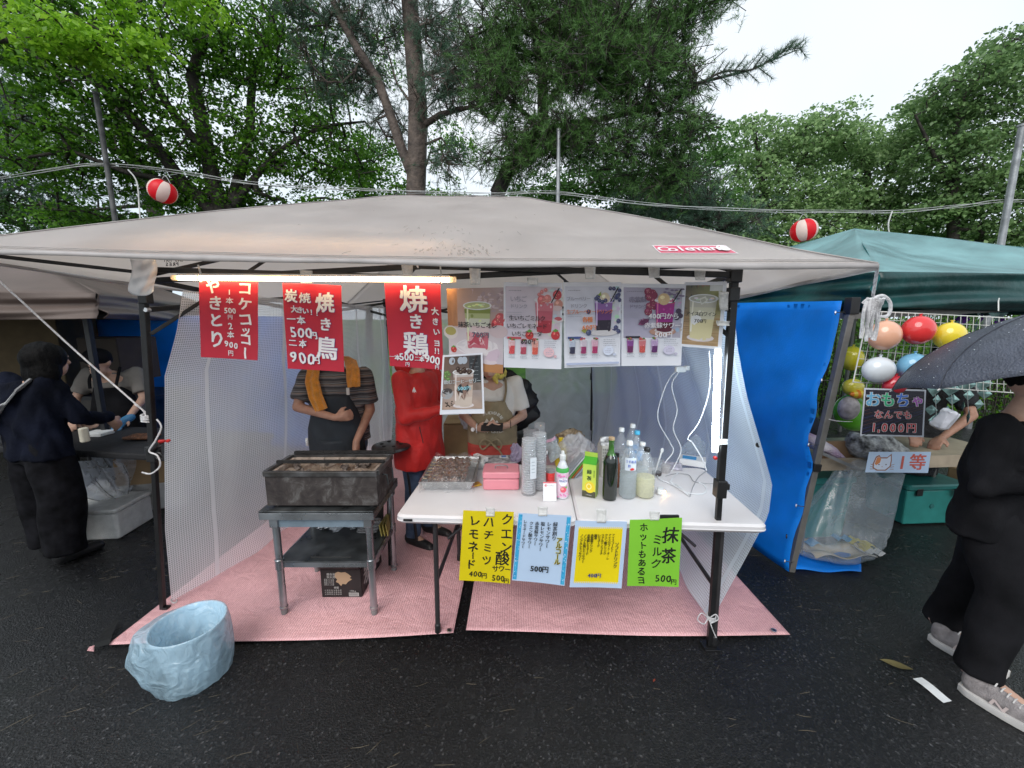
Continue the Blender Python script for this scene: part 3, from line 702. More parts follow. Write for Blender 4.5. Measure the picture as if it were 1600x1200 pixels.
def leaf_quads(c, up, size, flat=.55):
    """diamond leaves at c; up: preferred normal"""
    n = len(c); a = RNG.normal(size=(n, 3)); nor = unit(up + a * flat); t = unit(np.cross(nor, RNG.normal(size=(n, 3)))); s = np.cross(nor, t)
    L_ = (size * RNG.uniform(.6, 1.25, n))[:, None]; W = L_ * .36
    tip = c + t*L_*.6 - nor*L_*.12; base = c - t*L_*.45; q1 = c + s*W + nor*L_*.08; q2 = c - s*W + nor*L_*.08
    v = np.stack([base, q1, tip, q2], 1).reshape(-1, 3); f = np.arange(n*4).reshape(n, 4); return v, f
def needle_tufts(c, d, length, k, wd):
    n = len(c); rep = np.repeat(np.arange(n), k); dd = d[rep]; a = RNG.normal(size=(n*k, 3)); nd = unit(dd*.75 + unit(a)*.8)
    nd[:, 2] += .12; nd = unit(nd); base = c[rep] - dd * (RNG.uniform(-.02, .16, n*k))[:, None]; L_ = length * RNG.uniform(.7, 1.15, n*k)[:, None]
    s = unit(np.cross(nd, RNG.normal(size=(n*k, 3)))) * wd; tip = base + nd*L_; tip[:, 2] -= (L_[:, 0] * .12)
    v = np.stack([base - s, base + s, tip], 1).reshape(-1, 3); return v, np.arange(n*k*3).reshape(-1, 3)
def grow(limbs, sprays, r_tip=.006, rmax=.3, sag=.05, expo=.46):
    """limbs: [(point, radius)...] polylines (the first one is the trunk); sprays: (n,3) twig ends joined to the nearest wood"""
    pos = []; par = []; fix = []
    for li, lm in enumerate(limbs):
        prev = None
        pts = [Vector(p) for p, r in lm]; rs = [r for p, r in lm]
        for i in range(len(pts)):
            if prev is None:
                if li and pos:
                    dd = [(Vector(q) - pts[0]).length for q in pos]; prev = int(np.argmin(dd))
                    pos.append(tuple(pts[0])); par.append(prev); fix.append(rs[0]); prev = len(pos)-1
                else: pos.append(tuple(pts[0])); par.append(-1); fix.append(rs[0]); prev = 0
                continue
            seg = (pts[i]-pts[i-1]).length; m_ = max(1, int(seg/.45))
            for k in range(1, m_+1):
                t = k/m_; p = pts[i-1].lerp(pts[i], t) + Vector(RNG.normal(size=3)) * (.02 if k < m_ else 0); pos.append(tuple(p)); par.append(prev); fix.append(rs[i-1]*(1-t)+rs[i]*t); prev = len(pos)-1
    nl = len(pos); A = np.zeros((nl + len(sprays)*4 + 5, 3)); A[:nl] = pos; cnt = nl
    d0 = np.array([np.min(np.linalg.norm(A[:nl]-s, axis=1)) for s in sprays]); order = np.argsort(d0); ends = []
    for si in order:
        s = sprays[si]; dv = A[:cnt]-s; d = np.linalg.norm(dv, axis=1) + .5*np.maximum(0, dv[:, 2]); j = int(np.argmin(d)); L_ = np.linalg.norm(s - A[j]); m_ = 1 if L_ < .35 else (2 if L_ < .9 else 4)
        prev = j; p0 = A[j].copy(); off = RNG.normal(size=3)*L_*.07
        for k in range(1, m_+1):
            t = k/m_; A[cnt] = p0*(1-t)+s*t + off*math.sin(math.pi*t) + np.array([0, 0, -sag*L_*math.sin(math.pi*t)]); par.append(prev); fix.append(0); prev = cnt; cnt += 1
        ends.append(prev)
    A = A[:cnt]; load = np.zeros(cnt); load[ends] = 1; par = np.array(par)
    dep = np.zeros(cnt, int)
    for i in range(cnt-1, -1, -1):
        if par[i] >= 0: load[par[i]] += load[i]
    rad = np.array([fix[i] if fix[i] else r_tip * max(1, load[i])**expo for i in range(cnt)])
    for i in range(nl, cnt): rad[i] = min(rad[i], rad[par[i]])
    return A, par, rad
def wood(A, par, rad, n=6):
    idx = np.where(par >= 0)[0]; p1 = A[idx]; p0 = A[par[idx]]; d = unit(p1-p0); ref = np.where(np.abs(d[:, 2:3]) > .9, np.array([[1., 0, 0]]), np.array([[0, 0, 1.]]))
    x = unit(np.cross(d, ref)); y = np.cross(d, x); a = np.arange(n)*2*math.pi/n; ca, sa = np.cos(a)[None, :, None], np.sin(a)[None, :, None]
    ring = x[:, None]*ca + y[:, None]*sa; e = d*rad[idx][:, None]*.35
    lo = (p0 - e)[:, None] + ring*np.minimum(rad[par[idx]], rad[idx]*1.5)[:, None, None]; hi = (p1 + e)[:, None] + ring*rad[idx][:, None, None]
    v = np.concatenate([lo, hi], 1).reshape(-1, 3); b = (np.arange(len(idx))*2*n)[:, None]; k = np.arange(n)[None]; k2 = (np.arange(n)+1)[None] % n
    f = np.stack([b+k, b+k2, b+n+k2, b+n+k], 2).reshape(-1, 4); return v, f
def blob_pts(bl, flat=.5):
    out = []
    for (px, py, Y, rx, ry, rz, n) in bl:
        c = np.array(P(px, py, Y)); q = RNG.normal(size=(n, 3)); q = unit(q) * (RNG.random((n, 1)) ** (1/2.4)); out.append(c + q * np.array([rx, ry, rz]))
    return np.concatenate(out)
def tree(name, label, limbs, blobs, leaf, size=.08, per=40, R_=.4, bark=None, kind='leaf', cat='tree', group=None, drop=.12, upw=.75, needle=(.10, .0028), tip=.006):
    limbs = [[(Vector(p), r) for p, r in l] for l in limbs]; base = limbs[0][0][0]
    t = thing(name, (base.x, base.y, base.z), label, cat, group); sp = blob_pts(blobs)
    A, par, rad = grow(limbs, sp, r_tip=tip); v, f = wood(A, par, rad); quick_mesh('trunk', v, f, 4, bark or bark_dark, t, base)
    n = len(sp)
    if kind == 'leaf':
        # every spray is a shallow fan of leaves drooping at its rim
        rep = np.repeat(np.arange(n), per); m_ = n*per; rr_ = R_ * np.sqrt(RNG.random(m_)) * RNG.uniform(.6, 1.3, n)[rep]; a = RNG.uniform(0, 2*math.pi, m_)
        tl = RNG.normal(size=(n, 2))[rep]*.22
        ox, oy = rr_*np.cos(a), rr_*np.sin(a); oz = -drop*(rr_/R_)**2 + ox*tl[:, 0] + oy*tl[:, 1] + RNG.normal(size=m_)*.035
        c = sp[rep] + np.stack([ox, oy, oz], 1); up = np.tile(np.array([0, 0, upw]), (m_, 1)) + np.stack([ox, oy, np.zeros(m_)], 1)*.9
        v, f = leaf_quads(c, up, size, .6); quick_mesh('crown', v, f, 4, leaf, t, base)['kind'] = 'stuff'
    else:
        # needle tufts on short shoots around every twig end
        k = per; rep = np.repeat(np.arange(n), k); ctr = A[0] * 0 + sp.mean(0); out = unit(unit(sp - ctr)*.7 + RNG.normal(size=(n, 3))*.35)[rep]
        dirs = unit(out + RNG.normal(size=(n*k, 3))*.55 + np.array([0, 0, .35])); c = sp[rep] + RNG.normal(size=(n*k, 3))*R_*.5
        v, f = needle_tufts(c, dirs, needle[0], 34, needle[1]); cr2 = quick_mesh('crown', v, f, 3, leaf, t, base); cr2['kind'] = 'stuff'
        # twigs holding the tufts
        A2 = np.concatenate([sp[rep], c + dirs*.08]); par2 = np.concatenate([np.full(n*k, -1), np.arange(n*k)]); v, f = wood(A2, par2, np.full(2*n*k, .0055), 3)
        quick_mesh('twigs', v, f, 4, bark or bark_dark, t, base)['kind'] = 'stuff'
    return t
def gr(px, Y, z=0.0): return V((px-800)/F*Y*CP, Y, z)
maple_leaf = leafmat('maple_leaf', (.035, .115, .012), (.16, .36, .03), .5)
maple_bright = leafmat('young_maple_leaf', (.14, .33, .015), (.36, .62, .05), .5)
deep_leaf = leafmat('deep_green_leaf', (.03, .09, .018), (.11, .25, .05), .45)
zelk = leafmat('zelkova_leaf', (.13, .24, .085), (.36, .52, .22), .45)
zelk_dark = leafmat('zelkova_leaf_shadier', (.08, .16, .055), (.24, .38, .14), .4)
pine_n = leafmat('pine_needle', (.045, .12, .028), (.15, .30, .075), .3)
pine_n2 = leafmat('pine_needle_blue', (.045, .10, .07), (.13, .23, .135), .3)
# --- big maple over the left: trunks fork low and sweep up and out
Y = 8.6
tree('maple_tree', 'spreading maple with several dark stems behind the stall, beside the lantern',
     [[(gr(352, Y), .20), (P(352, 345, Y), .17), (P(325, 240, Y), .13), (P(300, 120, Y-.2), .10), (P(330, 10, Y-.3), .08), (P(345, -80, Y-.3), .05)],
      [(P(352, 350, Y), .13), (P(285, 285, Y-.2), .12), (P(235, 215, Y-.6), .09), (P(180, 155, Y-1), .07), (P(100, 90, Y-1.5), .05), (P(20, 40, Y-1.9), .03)],
      [(P(330, 250, Y), .09), (P(262, 165, Y-.4), .07), (P(205, 60, Y-.8), .05), (P(175, -30, Y-1), .03)],
      [(P(355, 345, Y), .12), (P(385, 230, Y+.3), .09), (P(395, 120, Y+.5), .07), (P(430, 20, Y+.6), .05), (P(450, -60, Y+.6), .03)],
      [(P(365, 320, Y), .08), (P(430, 240, Y+.2), .05), (P(500, 200, Y+.3), .035), (P(570, 190, Y+.3), .02)],
      [(P(280, 285, Y-.2), .06), (P(200, 270, Y-.8), .045), (P(110, 235, Y-1.2), .03), (P(20, 250, Y-1.5), .02)]],
     [(120, 120, 7.4, 1.5, 1.1, .75, 130), (300, 60, 8.4, 1.6, 1.3, .9, 150), (440, 90, 8.9, 1.5, 1.3, 1.1, 150), (430, 230, 9.0, 1.6, 1.2, .85, 165), (250, 200, 8.2, 1.3, 1.2, .8, 95), (100, 240, 7.8, 1.5, 1.2, .6, 150),
      (560, 250, 9.4, 1.0, .9, .75, 55), (330, 310, 9.0, 1.5, 1, .35, 110), (40, 20, 7.2, 1.2, 1, .8, 110), (200, -20, 7.8, 2, 1.2, .8, 100), (500, 330, 9.3, .9, .9, .22, 40), (150, 340, 8.8, 1.1, .9, .3, 60)],
     maple_leaf, .075, 42, .36, tip=.0075)
tree('maple_tree', 'near maple bough of bright yellow-green young leaves above the brown tent',
     [[(gr(-130, 5.4), .14), (P(-130, 200, 5.4), .11), (P(-60, 60, 5.5), .07), (P(90, 70, 5.6), .035), (P(200, 90, 5.7), .015)], [(P(-60, 60, 5.5), .05), (P(60, -10, 5.5), .03), (P(300, -10, 5.8), .015)]],
     [(115, 62, 5.4, .62, .5, .17, 34), (70, 35, 5.5, .55, .5, .15, 22), (225, 70, 5.7, .35, .3, .1, 11), (300, 8, 5.9, .4, .3, .12, 12), (200, 15, 5.7, .4, .3, .1, 8)],
     maple_bright, .07, 46, .26, drop=.1)
tree('conifer_tree', 'dark soft-needled conifer at the edge, behind the brown tent',
     [[(gr(250, 10.5), .17), (P(248, 350, 10.5), .16), (P(222, 270, 10.5), .13), (P(170, 150, 10.5), .11), (P(120, 20, 10.5), .08)], [(P(215, 255, 10.5), .05), (P(100, 190, 10), .03), (P(0, 160, 9.6), .02)], [(P(240, 320, 10.5), .05), (P(110, 330, 10), .03), (P(10, 340, 9.6), .02)]],
     [(20, 180, 9.8, 2.2, 1, .8, 90), (40, 280, 9.8, 1.8, 1, .6, 60), (-60, 60, 10, 1.6, 1, 1.6, 80), (250, 300, 10, .9, .8, .35, 16)],
     pine_n2, R_=.5, per=6, kind='needle', needle=(.13, .006))
for i, (bx, Yb, bl, lb) in enumerate([
    (30, 10.5, [(30, 330, 10.5, 1.9, .9, .6, 110), (130, 345, 10.5, 1.0, .8, .35, 50), (-60, 300, 10.5, 1.2, .9, .9, 60)], 'low green bushy tree showing above the brown tent roof'),
    (560, 12.5, [(560, 250, 12.5, 1.4, .9, .9, 90), (620, 320, 12.5, 1.7, .9, .6, 110), (500, 130, 12.8, 1.2, .9, 1.3, 60), (600, 60, 12.8, 1.0, .9, 1.0, 24), (700, 330, 12, 1.5, .8, .5, 90), (700, 230, 12.4, .9, .8, .8, 30)], 'leafy tree behind the straight pine trunk with pale sky showing through')]):
    c = P(bl[0][0], bl[0][1], Yb); tree('leafy_tree', lb, [[(V(c.x, Yb, 0), .12), (V(c.x+.1, Yb, c.z*.6), .09), (c, .05)]], bl, maple_leaf if i else deep_leaf, .085, 40, .42)
# --- pines
Y = 8.0
pine1 = tree('pine_tree', 'tall pine with a straight scaly grey-brown trunk and a leaning side stem',
     [[(gr(648, Y), .20), (P(650, 300, Y), .185), (P(653, 200, Y), .18), (P(648, 100, Y), .165), (P(640, 0, Y), .15), (P(633, -120, Y), .12)],
      [(P(648, 285, Y), .10), (P(625, 225, Y), .095), (P(590, 125, Y), .085), (P(560, 80, Y-.2), .075), (P(525, 15, Y-.3), .06), (P(500, -60, Y-.3), .05)],
      [(P(655, 200, Y), .06), (P(690, 178, Y-.2), .05), (P(745, 165, Y-.4), .03)], [(P(585, 115, Y), .03), (P(560, 100, Y), .025), (P(530, 90, Y-.2), .01)],
      [(P(655, 120, Y), .045), (P(690, 110, Y-.2), .035), (P(730, 60, Y-.3), .02)], [(P(655, 180, Y), .03), (P(620, 130, Y+.2), .02), (P(600, 60, Y+.3), .012)],
      [(P(655, 230, Y), .03), (P(690, 215, Y), .02), (P(710, 250, Y), .01)]],
     [(600, -10, 7.9, .9, .8, .45, 36), (700, 50, 7.9, .55, .6, .5, 40), (690, 140, 7.6, .5, .5, .35, 26), (530, 30, 7.8, .45, .5, .3, 20), (590, 60, 8.2, .4, .4, .4, 14), (735, 110, 7.7, .5, .5, .45, 30), (700, 250, 7.9, .35, .35, .25, 12), (460, 5, 7.8, .5, .5, .3, 22), (560, 120, 8.3, .55, .5, .45, 30), (610, 190, 8.4, .35, .4, .35, 14), (500, 110, 8.2, .45, .5, .4, 18)],
     pine_n2, R_=.34, per=9, kind='needle', bark=bark_pine)
Y = 6.9
pine2 = tree('pine_tree', 'dense dark pine with an S-shaped leaning trunk behind the canopy peak',
     [[(gr(772, Y+.3), .17), (P(778, 300, Y+.3), .13), (P(795, 262, Y+.2), .12), (P(828, 225, Y), .11), (P(848, 195, Y), .10), (P(848, 120, Y), .085), (P(838, 60, Y), .07), (P(822, 0, Y), .055), (P(812, -80, Y), .04)],
      [(P(850, 165, Y), .05), (P(890, 125, Y-.2), .04), (P(950, 90, Y-.4), .03), (P(1040, 60, Y-.6), .016)],
      [(P(840, 205, Y), .05), (P(920, 190, Y-.2), .045), (P(1010, 170, Y-.4), .035), (P(1090, 130, Y-.6), .022), (P(1170, 110, Y-.8), .016), (P(1245, 78, Y-1.), .006)],
      [(P(845, 200, Y), .04), (P(790, 150, Y-.2), .03), (P(745, 110, Y-.3), .016)],
      [(P(850, 140, Y), .03), (P(870, 60, Y-.1), .03), (P(930, 0, Y-.3), .02), (P(1010, -30, Y-.4), .012)],
      [(P(840, 210, Y), .04), (P(900, 215, Y), .03), (P(960, 240, Y), .02), (P(1020, 260, Y), .012)]],
     [(800, 60, 6.8, .75, .7, .5, 95), (900, 30, 6.7, .85, .7, .5, 100), (1000, 40, 6.4, .75, .6, .42, 85), (930, 110, 6.5, .85, .7, .36, 100), (1020, 130, 6.3, .65, .6, .32, 70), (780, 140, 6.7, .55, .6, .36, 55), (1080, 10, 6.3, .5, .5, .22, 30),
      (860, 215, 6.8, .8, .7, .26, 90), (960, 230, 6.7, .8, .6, .3, 60), (1060, 210, 6.5, .5, .5, .32, 38), (860, -30, 6.8, 1.1, .7, .3, 60), (1040, 280, 6.8, .7, .5, .22, 36), (800, 255, 6.9, .6, .5, .18, 28), (1120, 0, 6.3, .25, .3, .06, 6)],
     pine_n, R_=.30, per=8, kind='needle', bark=bark_dark)
# the long bare bough reaching over the open sky, upright tufts along it
bough = []
for t in np.linspace(0, 1, 17): 
    p = P(1100 + 150*t, 128 - 50*t - 6*math.sin(t*9), 6.1 - .3*t); bough.append((p, t))
cc, dd = [], []
for p, t in bough:
    for k in range(3):
        s = random.choice((-1, 1)); L_ = random.uniform(.05, .3)*(1-.4*t); d = V(.55 + random.uniform(-.2, .2), random.uniform(-.3, .3), .62 if random.random() < .75 else -.4).normalized(); cc.append(tuple(p + d*L_)); dd.append(tuple(d))
v, f = needle_tufts(np.array(cc), np.array(dd), .10, 46, .0026); quick_mesh('bough_needles', v, f, 3, pine_n2, pine2, ORG[pine2.name])['kind'] = 'stuff'
mb = MB()
for (p, t), c in zip([b for b in bough for _ in range(3)], cc): mb.tube([p, Vector(c)], [.006, .004], 5, False)
mb.tube([p for p, t in bough], [.016*(1-t*.7) for p, t in bough], 6); tag(mb.build('bough', bark_dark, pine2), kind='stuff')
# --- mid-green trees behind the pine and right row
tree('leafy_tree', 'mid green maple filling the gap between the dark pine and the zelkova row',
     [[(gr(1030, 10.5), .15), (P(1030, 330, 10.5), .12), (P(1060, 250, 10.5), .08), (P(1090, 200, 10.5), .05)], [(P(1030, 320, 10.5), .07), (P(960, 260, 10.5), .04)]],
     [(1010, 300, 10.5, 1.4, 1, .55, 100), (1090, 240, 10.8, .8, .8, .7, 70), (930, 280, 10.5, 1.2, .9, .6, 80), (1080, 320, 10, 1.0, .8, .4, 60), (850, 300, 10.8, 1.2, .8, .4, 60)], deep_leaf, .085, 40, .4)
tree('low_conifer', 'grey-green conifer spray low behind the canopy, near its logo', [[(gr(1130, 8.5), .09), (P(1125, 340, 8.5), .06), (P(1100, 290, 8.5), .03)]],
     [(1080, 300, 8.3, .8, .6, .35, 36), (1000, 330, 8.3, .8, .6, .22, 26), (1120, 345, 8.3, .6, .5, .16, 18), (1170, 350, 8.2, .5, .5, .12, 12)], pine_n2, R_=.36, per=8, kind='needle', needle=(.11, .004))
def zel(bx, Yb, bl, leaf, lb, stems):
    limbs = [[(gr(bx, Yb), .20), (P(bx, 360, Yb), .15)] + [(P(x, y, Yb), r) for x, y, r in stems[0]]] + [[(P(x, y, Yb), r) for x, y, r in s] for s in stems[1:]]
    tree('zelkova_tree', lb, limbs, bl, leaf, .115, 44, .55, group='zelkova trees beyond the green tent', drop=.2)
zel(1200, 14, [(1190, 235, 14, 1.8, 1.4, 1.0, 120), (1165, 310, 13.8, 1.5, 1.2, .9, 90), (1270, 215, 14, 1.6, 1.3, .9, 110), (1260, 310, 14, 1.7, 1.2, .9, 110), (1180, 365, 13.6, 1.9, 1.2, .6, 90), (1290, 375, 13.6, 1.9, 1.2, .6, 90)], zelk, 'zelkova nearest the canopy logo, light green rounded top', [[(1190, 280, .09), (1180, 210, .05)], [(1200, 330, .08), (1260, 240, .04)], [(1195, 340, .06), (1150, 270, .03)]])
zel(1350, 15, [(1340, 240, 15, 1.8, 1.4, 1.0, 130), (1330, 320, 15, 1.8, 1.2, .8, 110), (1430, 215, 15, 1.7, 1.3, 1.1, 130), (1420, 310, 14.6, 1.8, 1.2, .9, 110), (1380, 375, 14.4, 2.2, 1.2, .5, 100), (1480, 370, 14.4, 1.8, 1.2, .6, 80)], zelk, 'middle zelkova with flat layered yellow-green sprays above the red lantern', [[(1355, 260, .09), (1350, 200, .04)], [(1355, 330, .08), (1420, 230, .04)]])
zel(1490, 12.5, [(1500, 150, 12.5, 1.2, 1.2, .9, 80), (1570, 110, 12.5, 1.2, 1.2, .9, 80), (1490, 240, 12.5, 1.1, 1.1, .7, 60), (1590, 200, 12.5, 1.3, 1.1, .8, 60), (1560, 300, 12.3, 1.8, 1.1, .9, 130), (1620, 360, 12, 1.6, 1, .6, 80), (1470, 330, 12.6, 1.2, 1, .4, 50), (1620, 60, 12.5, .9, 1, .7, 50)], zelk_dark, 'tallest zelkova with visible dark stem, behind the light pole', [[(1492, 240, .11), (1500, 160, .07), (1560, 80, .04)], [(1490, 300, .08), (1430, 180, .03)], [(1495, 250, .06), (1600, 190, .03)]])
# undergrowth at the back of the ground, seen between and below the tents
for i, (px, Yh, wd, h, lb, lf) in enumerate([(1440, 6.9, 5.0, 1.9, 'leafy hedge glimpsed behind the toy stall rack', maple_leaf), (40, 9.2, 4.5, 1.3, 'dim hedge behind the brown tent', deep_leaf), (800, 11, 5.0, 1.0, 'bright hedge on the grass bank behind the back wall gap', maple_bright)]):
    n = int(wd*120); c = np.array([P(px, 500, Yh).x, Yh, .6]); t = thing('hedge', (c[0], Yh, .2), lb, 'hedge')
    q = RNG.uniform(-1, 1, (n, 3)) * np.array([wd/2, .5, h*.6]) + c + np.array([0, 0, .3]); rep = np.repeat(np.arange(n), 36); cc_ = q[rep] + RNG.normal(size=(n*36, 3))*.13
    v, f = leaf_quads(cc_, RNG.normal(size=(n*36, 3))*.4 + np.array([0, -.4, .6]), .06); quick_mesh('foliage', v, f, 4, lf, t, c*[1, 1, 0] + [0, 0, .2])['kind'] = 'stuff'
    A = np.concatenate([q*[1, 1, 0] + [0, 0, .1], q]); par = np.concatenate([np.full(n, -1), np.arange(n)]); v, f = wood(A, par, np.full(2*n, .008), 4); quick_mesh('stems', v, f, 4, bark_dark, t, c*[1, 1, 0] + [0, 0, .2])['kind'] = 'stuff'
# ================================================================== neighbouring tents
def pyr_tent(name, label, corners, apex, fabric, vz, leg_ids, posts, legm, seed=0, val=.2, mv=None):
    c0 = sum((Vector(c) for c in corners), V(0, 0, 0)) / 4; t = thing(name, (c0.x, c0.y, 0), label, 'canopy'); ap = Vector(apex); cs = [Vector(c) for c in corners]
    for k in range(4):
        A, B = cs[k], cs[(k+1) % 4]
        def fn(u, v, A=A, B=B):
            p = ap*(1-v) + (A*(1-u) + B*u)*v; p.z -= .10*math.sin(math.pi*u)*math.sin(math.pi*v) - .008*math.sin(u*17+v*9+seed)*math.sin(math.pi*v); return p
        mb = MB(); mb.slab(fn, 30, 20, .0015); mb.build('roof_panel', fabric, t, smooth=True, angle=180)
        n = (B-A).cross(V(0, 0, 1)).normalized()
        if (((A+B)/2) - c0).dot(n) < 0: n = -n
        def fv(u, v, A=A, B=B, n=n, k=k):
            p = A*(1-u) + B*u; L_ = (B-A).length
            f = .026*math.sin(v*7 + 2.2*math.sin(u*4+k) + u*3) + .013*math.sin(v*15 + 3*math.sin(u*6+k)) 
            return p + n*(.006 + f*min(1, v*3) + .012*math.sin(u*L_*5+k)*v) - V(0, 0, val*v + .02*math.sin(math.pi*u)*v)
        mb = MB(); mb.slab(fv, 80, 20, .0015); mb.build('valance', fabric if mv is None else mv, t, smooth=True, angle=180)
    for (a, b) in posts:
        MB().bar(a, b, .038).build('post', legm, t, bevel=.003); MB().box(Vector(b), (.055, .055, .10)).build('bracket', mat('black_plastic'), t, bevel=.004)
    return t
brown = mat('brown_polyester', (.145, .108, .092), .55, var=.1, vscale=3, bump=.3, bscale=240, tl=.12)
A0 = V(-3.15, 3.1, 1.85); d1 = V(-.90, -.43, 0).normalized(); d2 = V(-.43, .90, 0).normalized()
C = [A0, A0 + d1*3, A0 + d1*3 + d2*3.9, A0 + d2*3.9]
ins = lambda p, q: p.lerp(q, .05)
lt = pyr_tent('canopy_tent', 'brown pop-up canopy of the neighbouring food stall with blue tarpaulin inside', [C[1], C[0], C[3], C[2]], (C[0]+C[2])/2 + V(0, 0, .72), brown, .17, None,
     [(ins(C[0], C[2])*V(1, 1, 0) if 0 else V(ins(C[0], C[2]).x, ins(C[0], C[2]).y, 0), ins(C[0], C[2])), (V(ins(C[3], C[1]).x, ins(C[3], C[1]).y, 0), ins(C[3], C[1])), (V(C[2].x+.1, C[2].y-.1, 0), C[2]+V(.1, -.1, 0)), (V(C[1].x+.1, C[1].y+.1, 0), C[1]+V(.1, .1, 0))], blackm, 3, .19)
MB().add([P(20, 436, 2.75), P(40, 441, 2.75), P(42, 442.5, 2.75), P(24, 440, 2.75)], [(0, 1, 2, 3)])
bluet = mat('blue_tarpaulin', (.005, .27, .86), .42, var=.14, vscale=4, bump=.35, bscale=90, tl=.45, tlc=(.05, .48, 1.0), rvar=.08)
def sheet3(fn, nu, nv, name, m, label, cat, parent=None, th=.0015, group=None):
    mb = MB(); mb.slab(fn, nu, nv, th); o = mb.build(name, m, parent, smooth=True, angle=180)
    if parent is None: tag(o, label, cat, group)
    return o
def quadfn(a, b, c, d, w=.02, n=3., s=0., mid=0.):
    a, b, c, d = map(Vector, (a, b, c, d)); nn = (b-a).cross(d-a).normalized()
    return lambda u, v: (a*(1-u)+b*u)*(1-v) + (d*(1-u)+c*u)*v + nn*(w*(math.sin(u*n*3+s+2*math.sin(v*n+s)) + .5*math.sin(v*n*4+u*5+s)) + mid*math.sin(math.pi*u)*math.sin(math.pi*v))
sheet3(quadfn(P(60, 500, 4.7), V(-1.95, 4.6, 1.72), V(-2.1, 4.6, .05), V(-4.6, 5.6, .05), .035, 3, 1), 40, 20, 'blue_tarpaulin', bluet, 'blue tarpaulin wall hung behind the staff in the black cap', 'tarpaulin')
sheet3(quadfn((-8.2, 5.2, 1.8), (-4.3, 5.75, 1.8), (-4.3, 5.75, .02), (-8.2, 5.2, .02), .03, 3, 4), 40, 16, 'added_shade_sheet', mat('shade_sheet_brown', (.035, .028, .022), .6, bump=.3, bscale=60), 'added dark sheet deepening the shade at the back of the brown tent', 'tarpaulin')  # added dark backing that keeps sky light out of the brown tent
def cable(pts, r, m, label, name='cable', cat='cable', n=6, kind=None, parent=None, sub=6, sag=0):
    """smooth curve through the points"""
    q = [Vector(p) for p in pts]; out = []
    for i in range(len(q)-1):
        p0, p1_, p2_, p3_ = q[max(0, i-1)], q[i], q[i+1], q[min(len(q)-1, i+2)]
        for k in range(sub):
            t = k/sub; out.append(.5*((2*p1_) + (p2_-p0)*t + (2*p0-5*p1_+4*p2_-p3_)*t*t + (3*p1_-p0-3*p2_+p3_)*t**3))
    out.append(q[-1]); o = MB().tube(out, r, n).build(name, m, parent, smooth=True)
    if parent is None: tag(o, label, cat)
    return o
# teal tent and its tarpaulin
teal = mat('teal_polyester', (.34, .56, .57), .42, var=.18, vscale=3, bump=.3, bscale=240, tl=.45, tlc=(.25, .62, .62), rvar=.1)
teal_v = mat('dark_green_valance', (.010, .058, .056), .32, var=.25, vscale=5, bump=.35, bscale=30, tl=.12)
c0 = P(1372, 421, 2.42); c0.z = 1.93; c1 = V(5.3, 2.75, 1.93); c2 = V(5.0, 6.0, 1.93); c3 = V(1.32, 5.5, 1.93)
pl0 = G(1235, 892); pl1 = P(1331, 478, 2.43)
legg = mat('grey_steel_leg', (.17, .165, .155), .45, metal=.3, bump=.2)
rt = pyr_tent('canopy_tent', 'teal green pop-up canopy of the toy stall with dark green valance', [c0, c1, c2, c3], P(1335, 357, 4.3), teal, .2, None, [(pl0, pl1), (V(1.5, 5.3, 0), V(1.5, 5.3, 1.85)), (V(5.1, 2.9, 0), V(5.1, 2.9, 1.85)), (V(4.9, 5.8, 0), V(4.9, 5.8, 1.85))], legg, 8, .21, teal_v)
MB().bar(pl1 + V(0, .01, -.06), V(5.1, 2.9, 1.80), .025, .035).build('truss_bar', legg, rt); MB().bar(pl1 + V(0, .01, -.06), V(1.5, 5.3, 1.80), .025, .035).build('truss_bar', legg, rt)
m_ = pl0.lerp(pl1, .42); MB().box(m_, (.05, .055, .05), (0, .1, 0)).build('slider', mat('black_plastic'), rt, bevel=.004)
tarp_r = sheet3(lambda u, v: (lambda q: q + V(.020*math.sin(u*9+2*math.sin(v*5)) + .014*math.sin(v*13+u*6) + .010*math.sin(v*29+5*math.sin(u*7)) + .008*math.sin((u+v)*37), 0, 0))((V(1.35, 5.35, 1.84)*(1-u) + P(1316, 470, 2.40)*u)*(1-v) + (V(1.42, 5.35, .02)*(1-u) + G(1229, 894, .012)*u)*v),
       60, 30, 'blue_tarpaulin', bluet, 'bright blue tarpaulin wall tied to the teal tent leg beside the netting', 'tarpaulin')
sheet3(lambda u, v: G(1231, 893, 0)*(1-u)*(1-v) + G(1345, 897, 0)*u*(1-v) + G(1345, 872, 0)*u*v + G(1240, 845, 0)*(1-u)*v + V(0, 0, .012 + .008*math.sin(u*9)+.006*math.sin(v*7)), 24, 10, 'tarpaulin_flap', bluet, 'blue tarpaulin flap folded onto the asphalt under the clear bag', 'tarpaulin')
for v_ in (.04, .27, .5, .73, .95):
    c = (P(1316, 470, 2.40)*(1-v_) + G(1229, 894, .012)*v_) + V(-.035, -.012, 0); MB().lathe([(.005, -.002), (.013, -.003), (.013, .003), (.005, .002)], c, 12, (R(90), 0, R(50))).build('eyelet', grom, tarp_r)
    cable([c, c + V(.03, -.02, .004), c + V(.06, .0, -.004)], .0022, blackm, None, 'tie', parent=tarp_r)
MB().lathe([(.006, -.002), (.014, -.003), (.014, .003), (.006, .002)], P(1229, 838, 2.41), 12, (R(90), 0, R(60))).build('eyelet', blackm, rt)
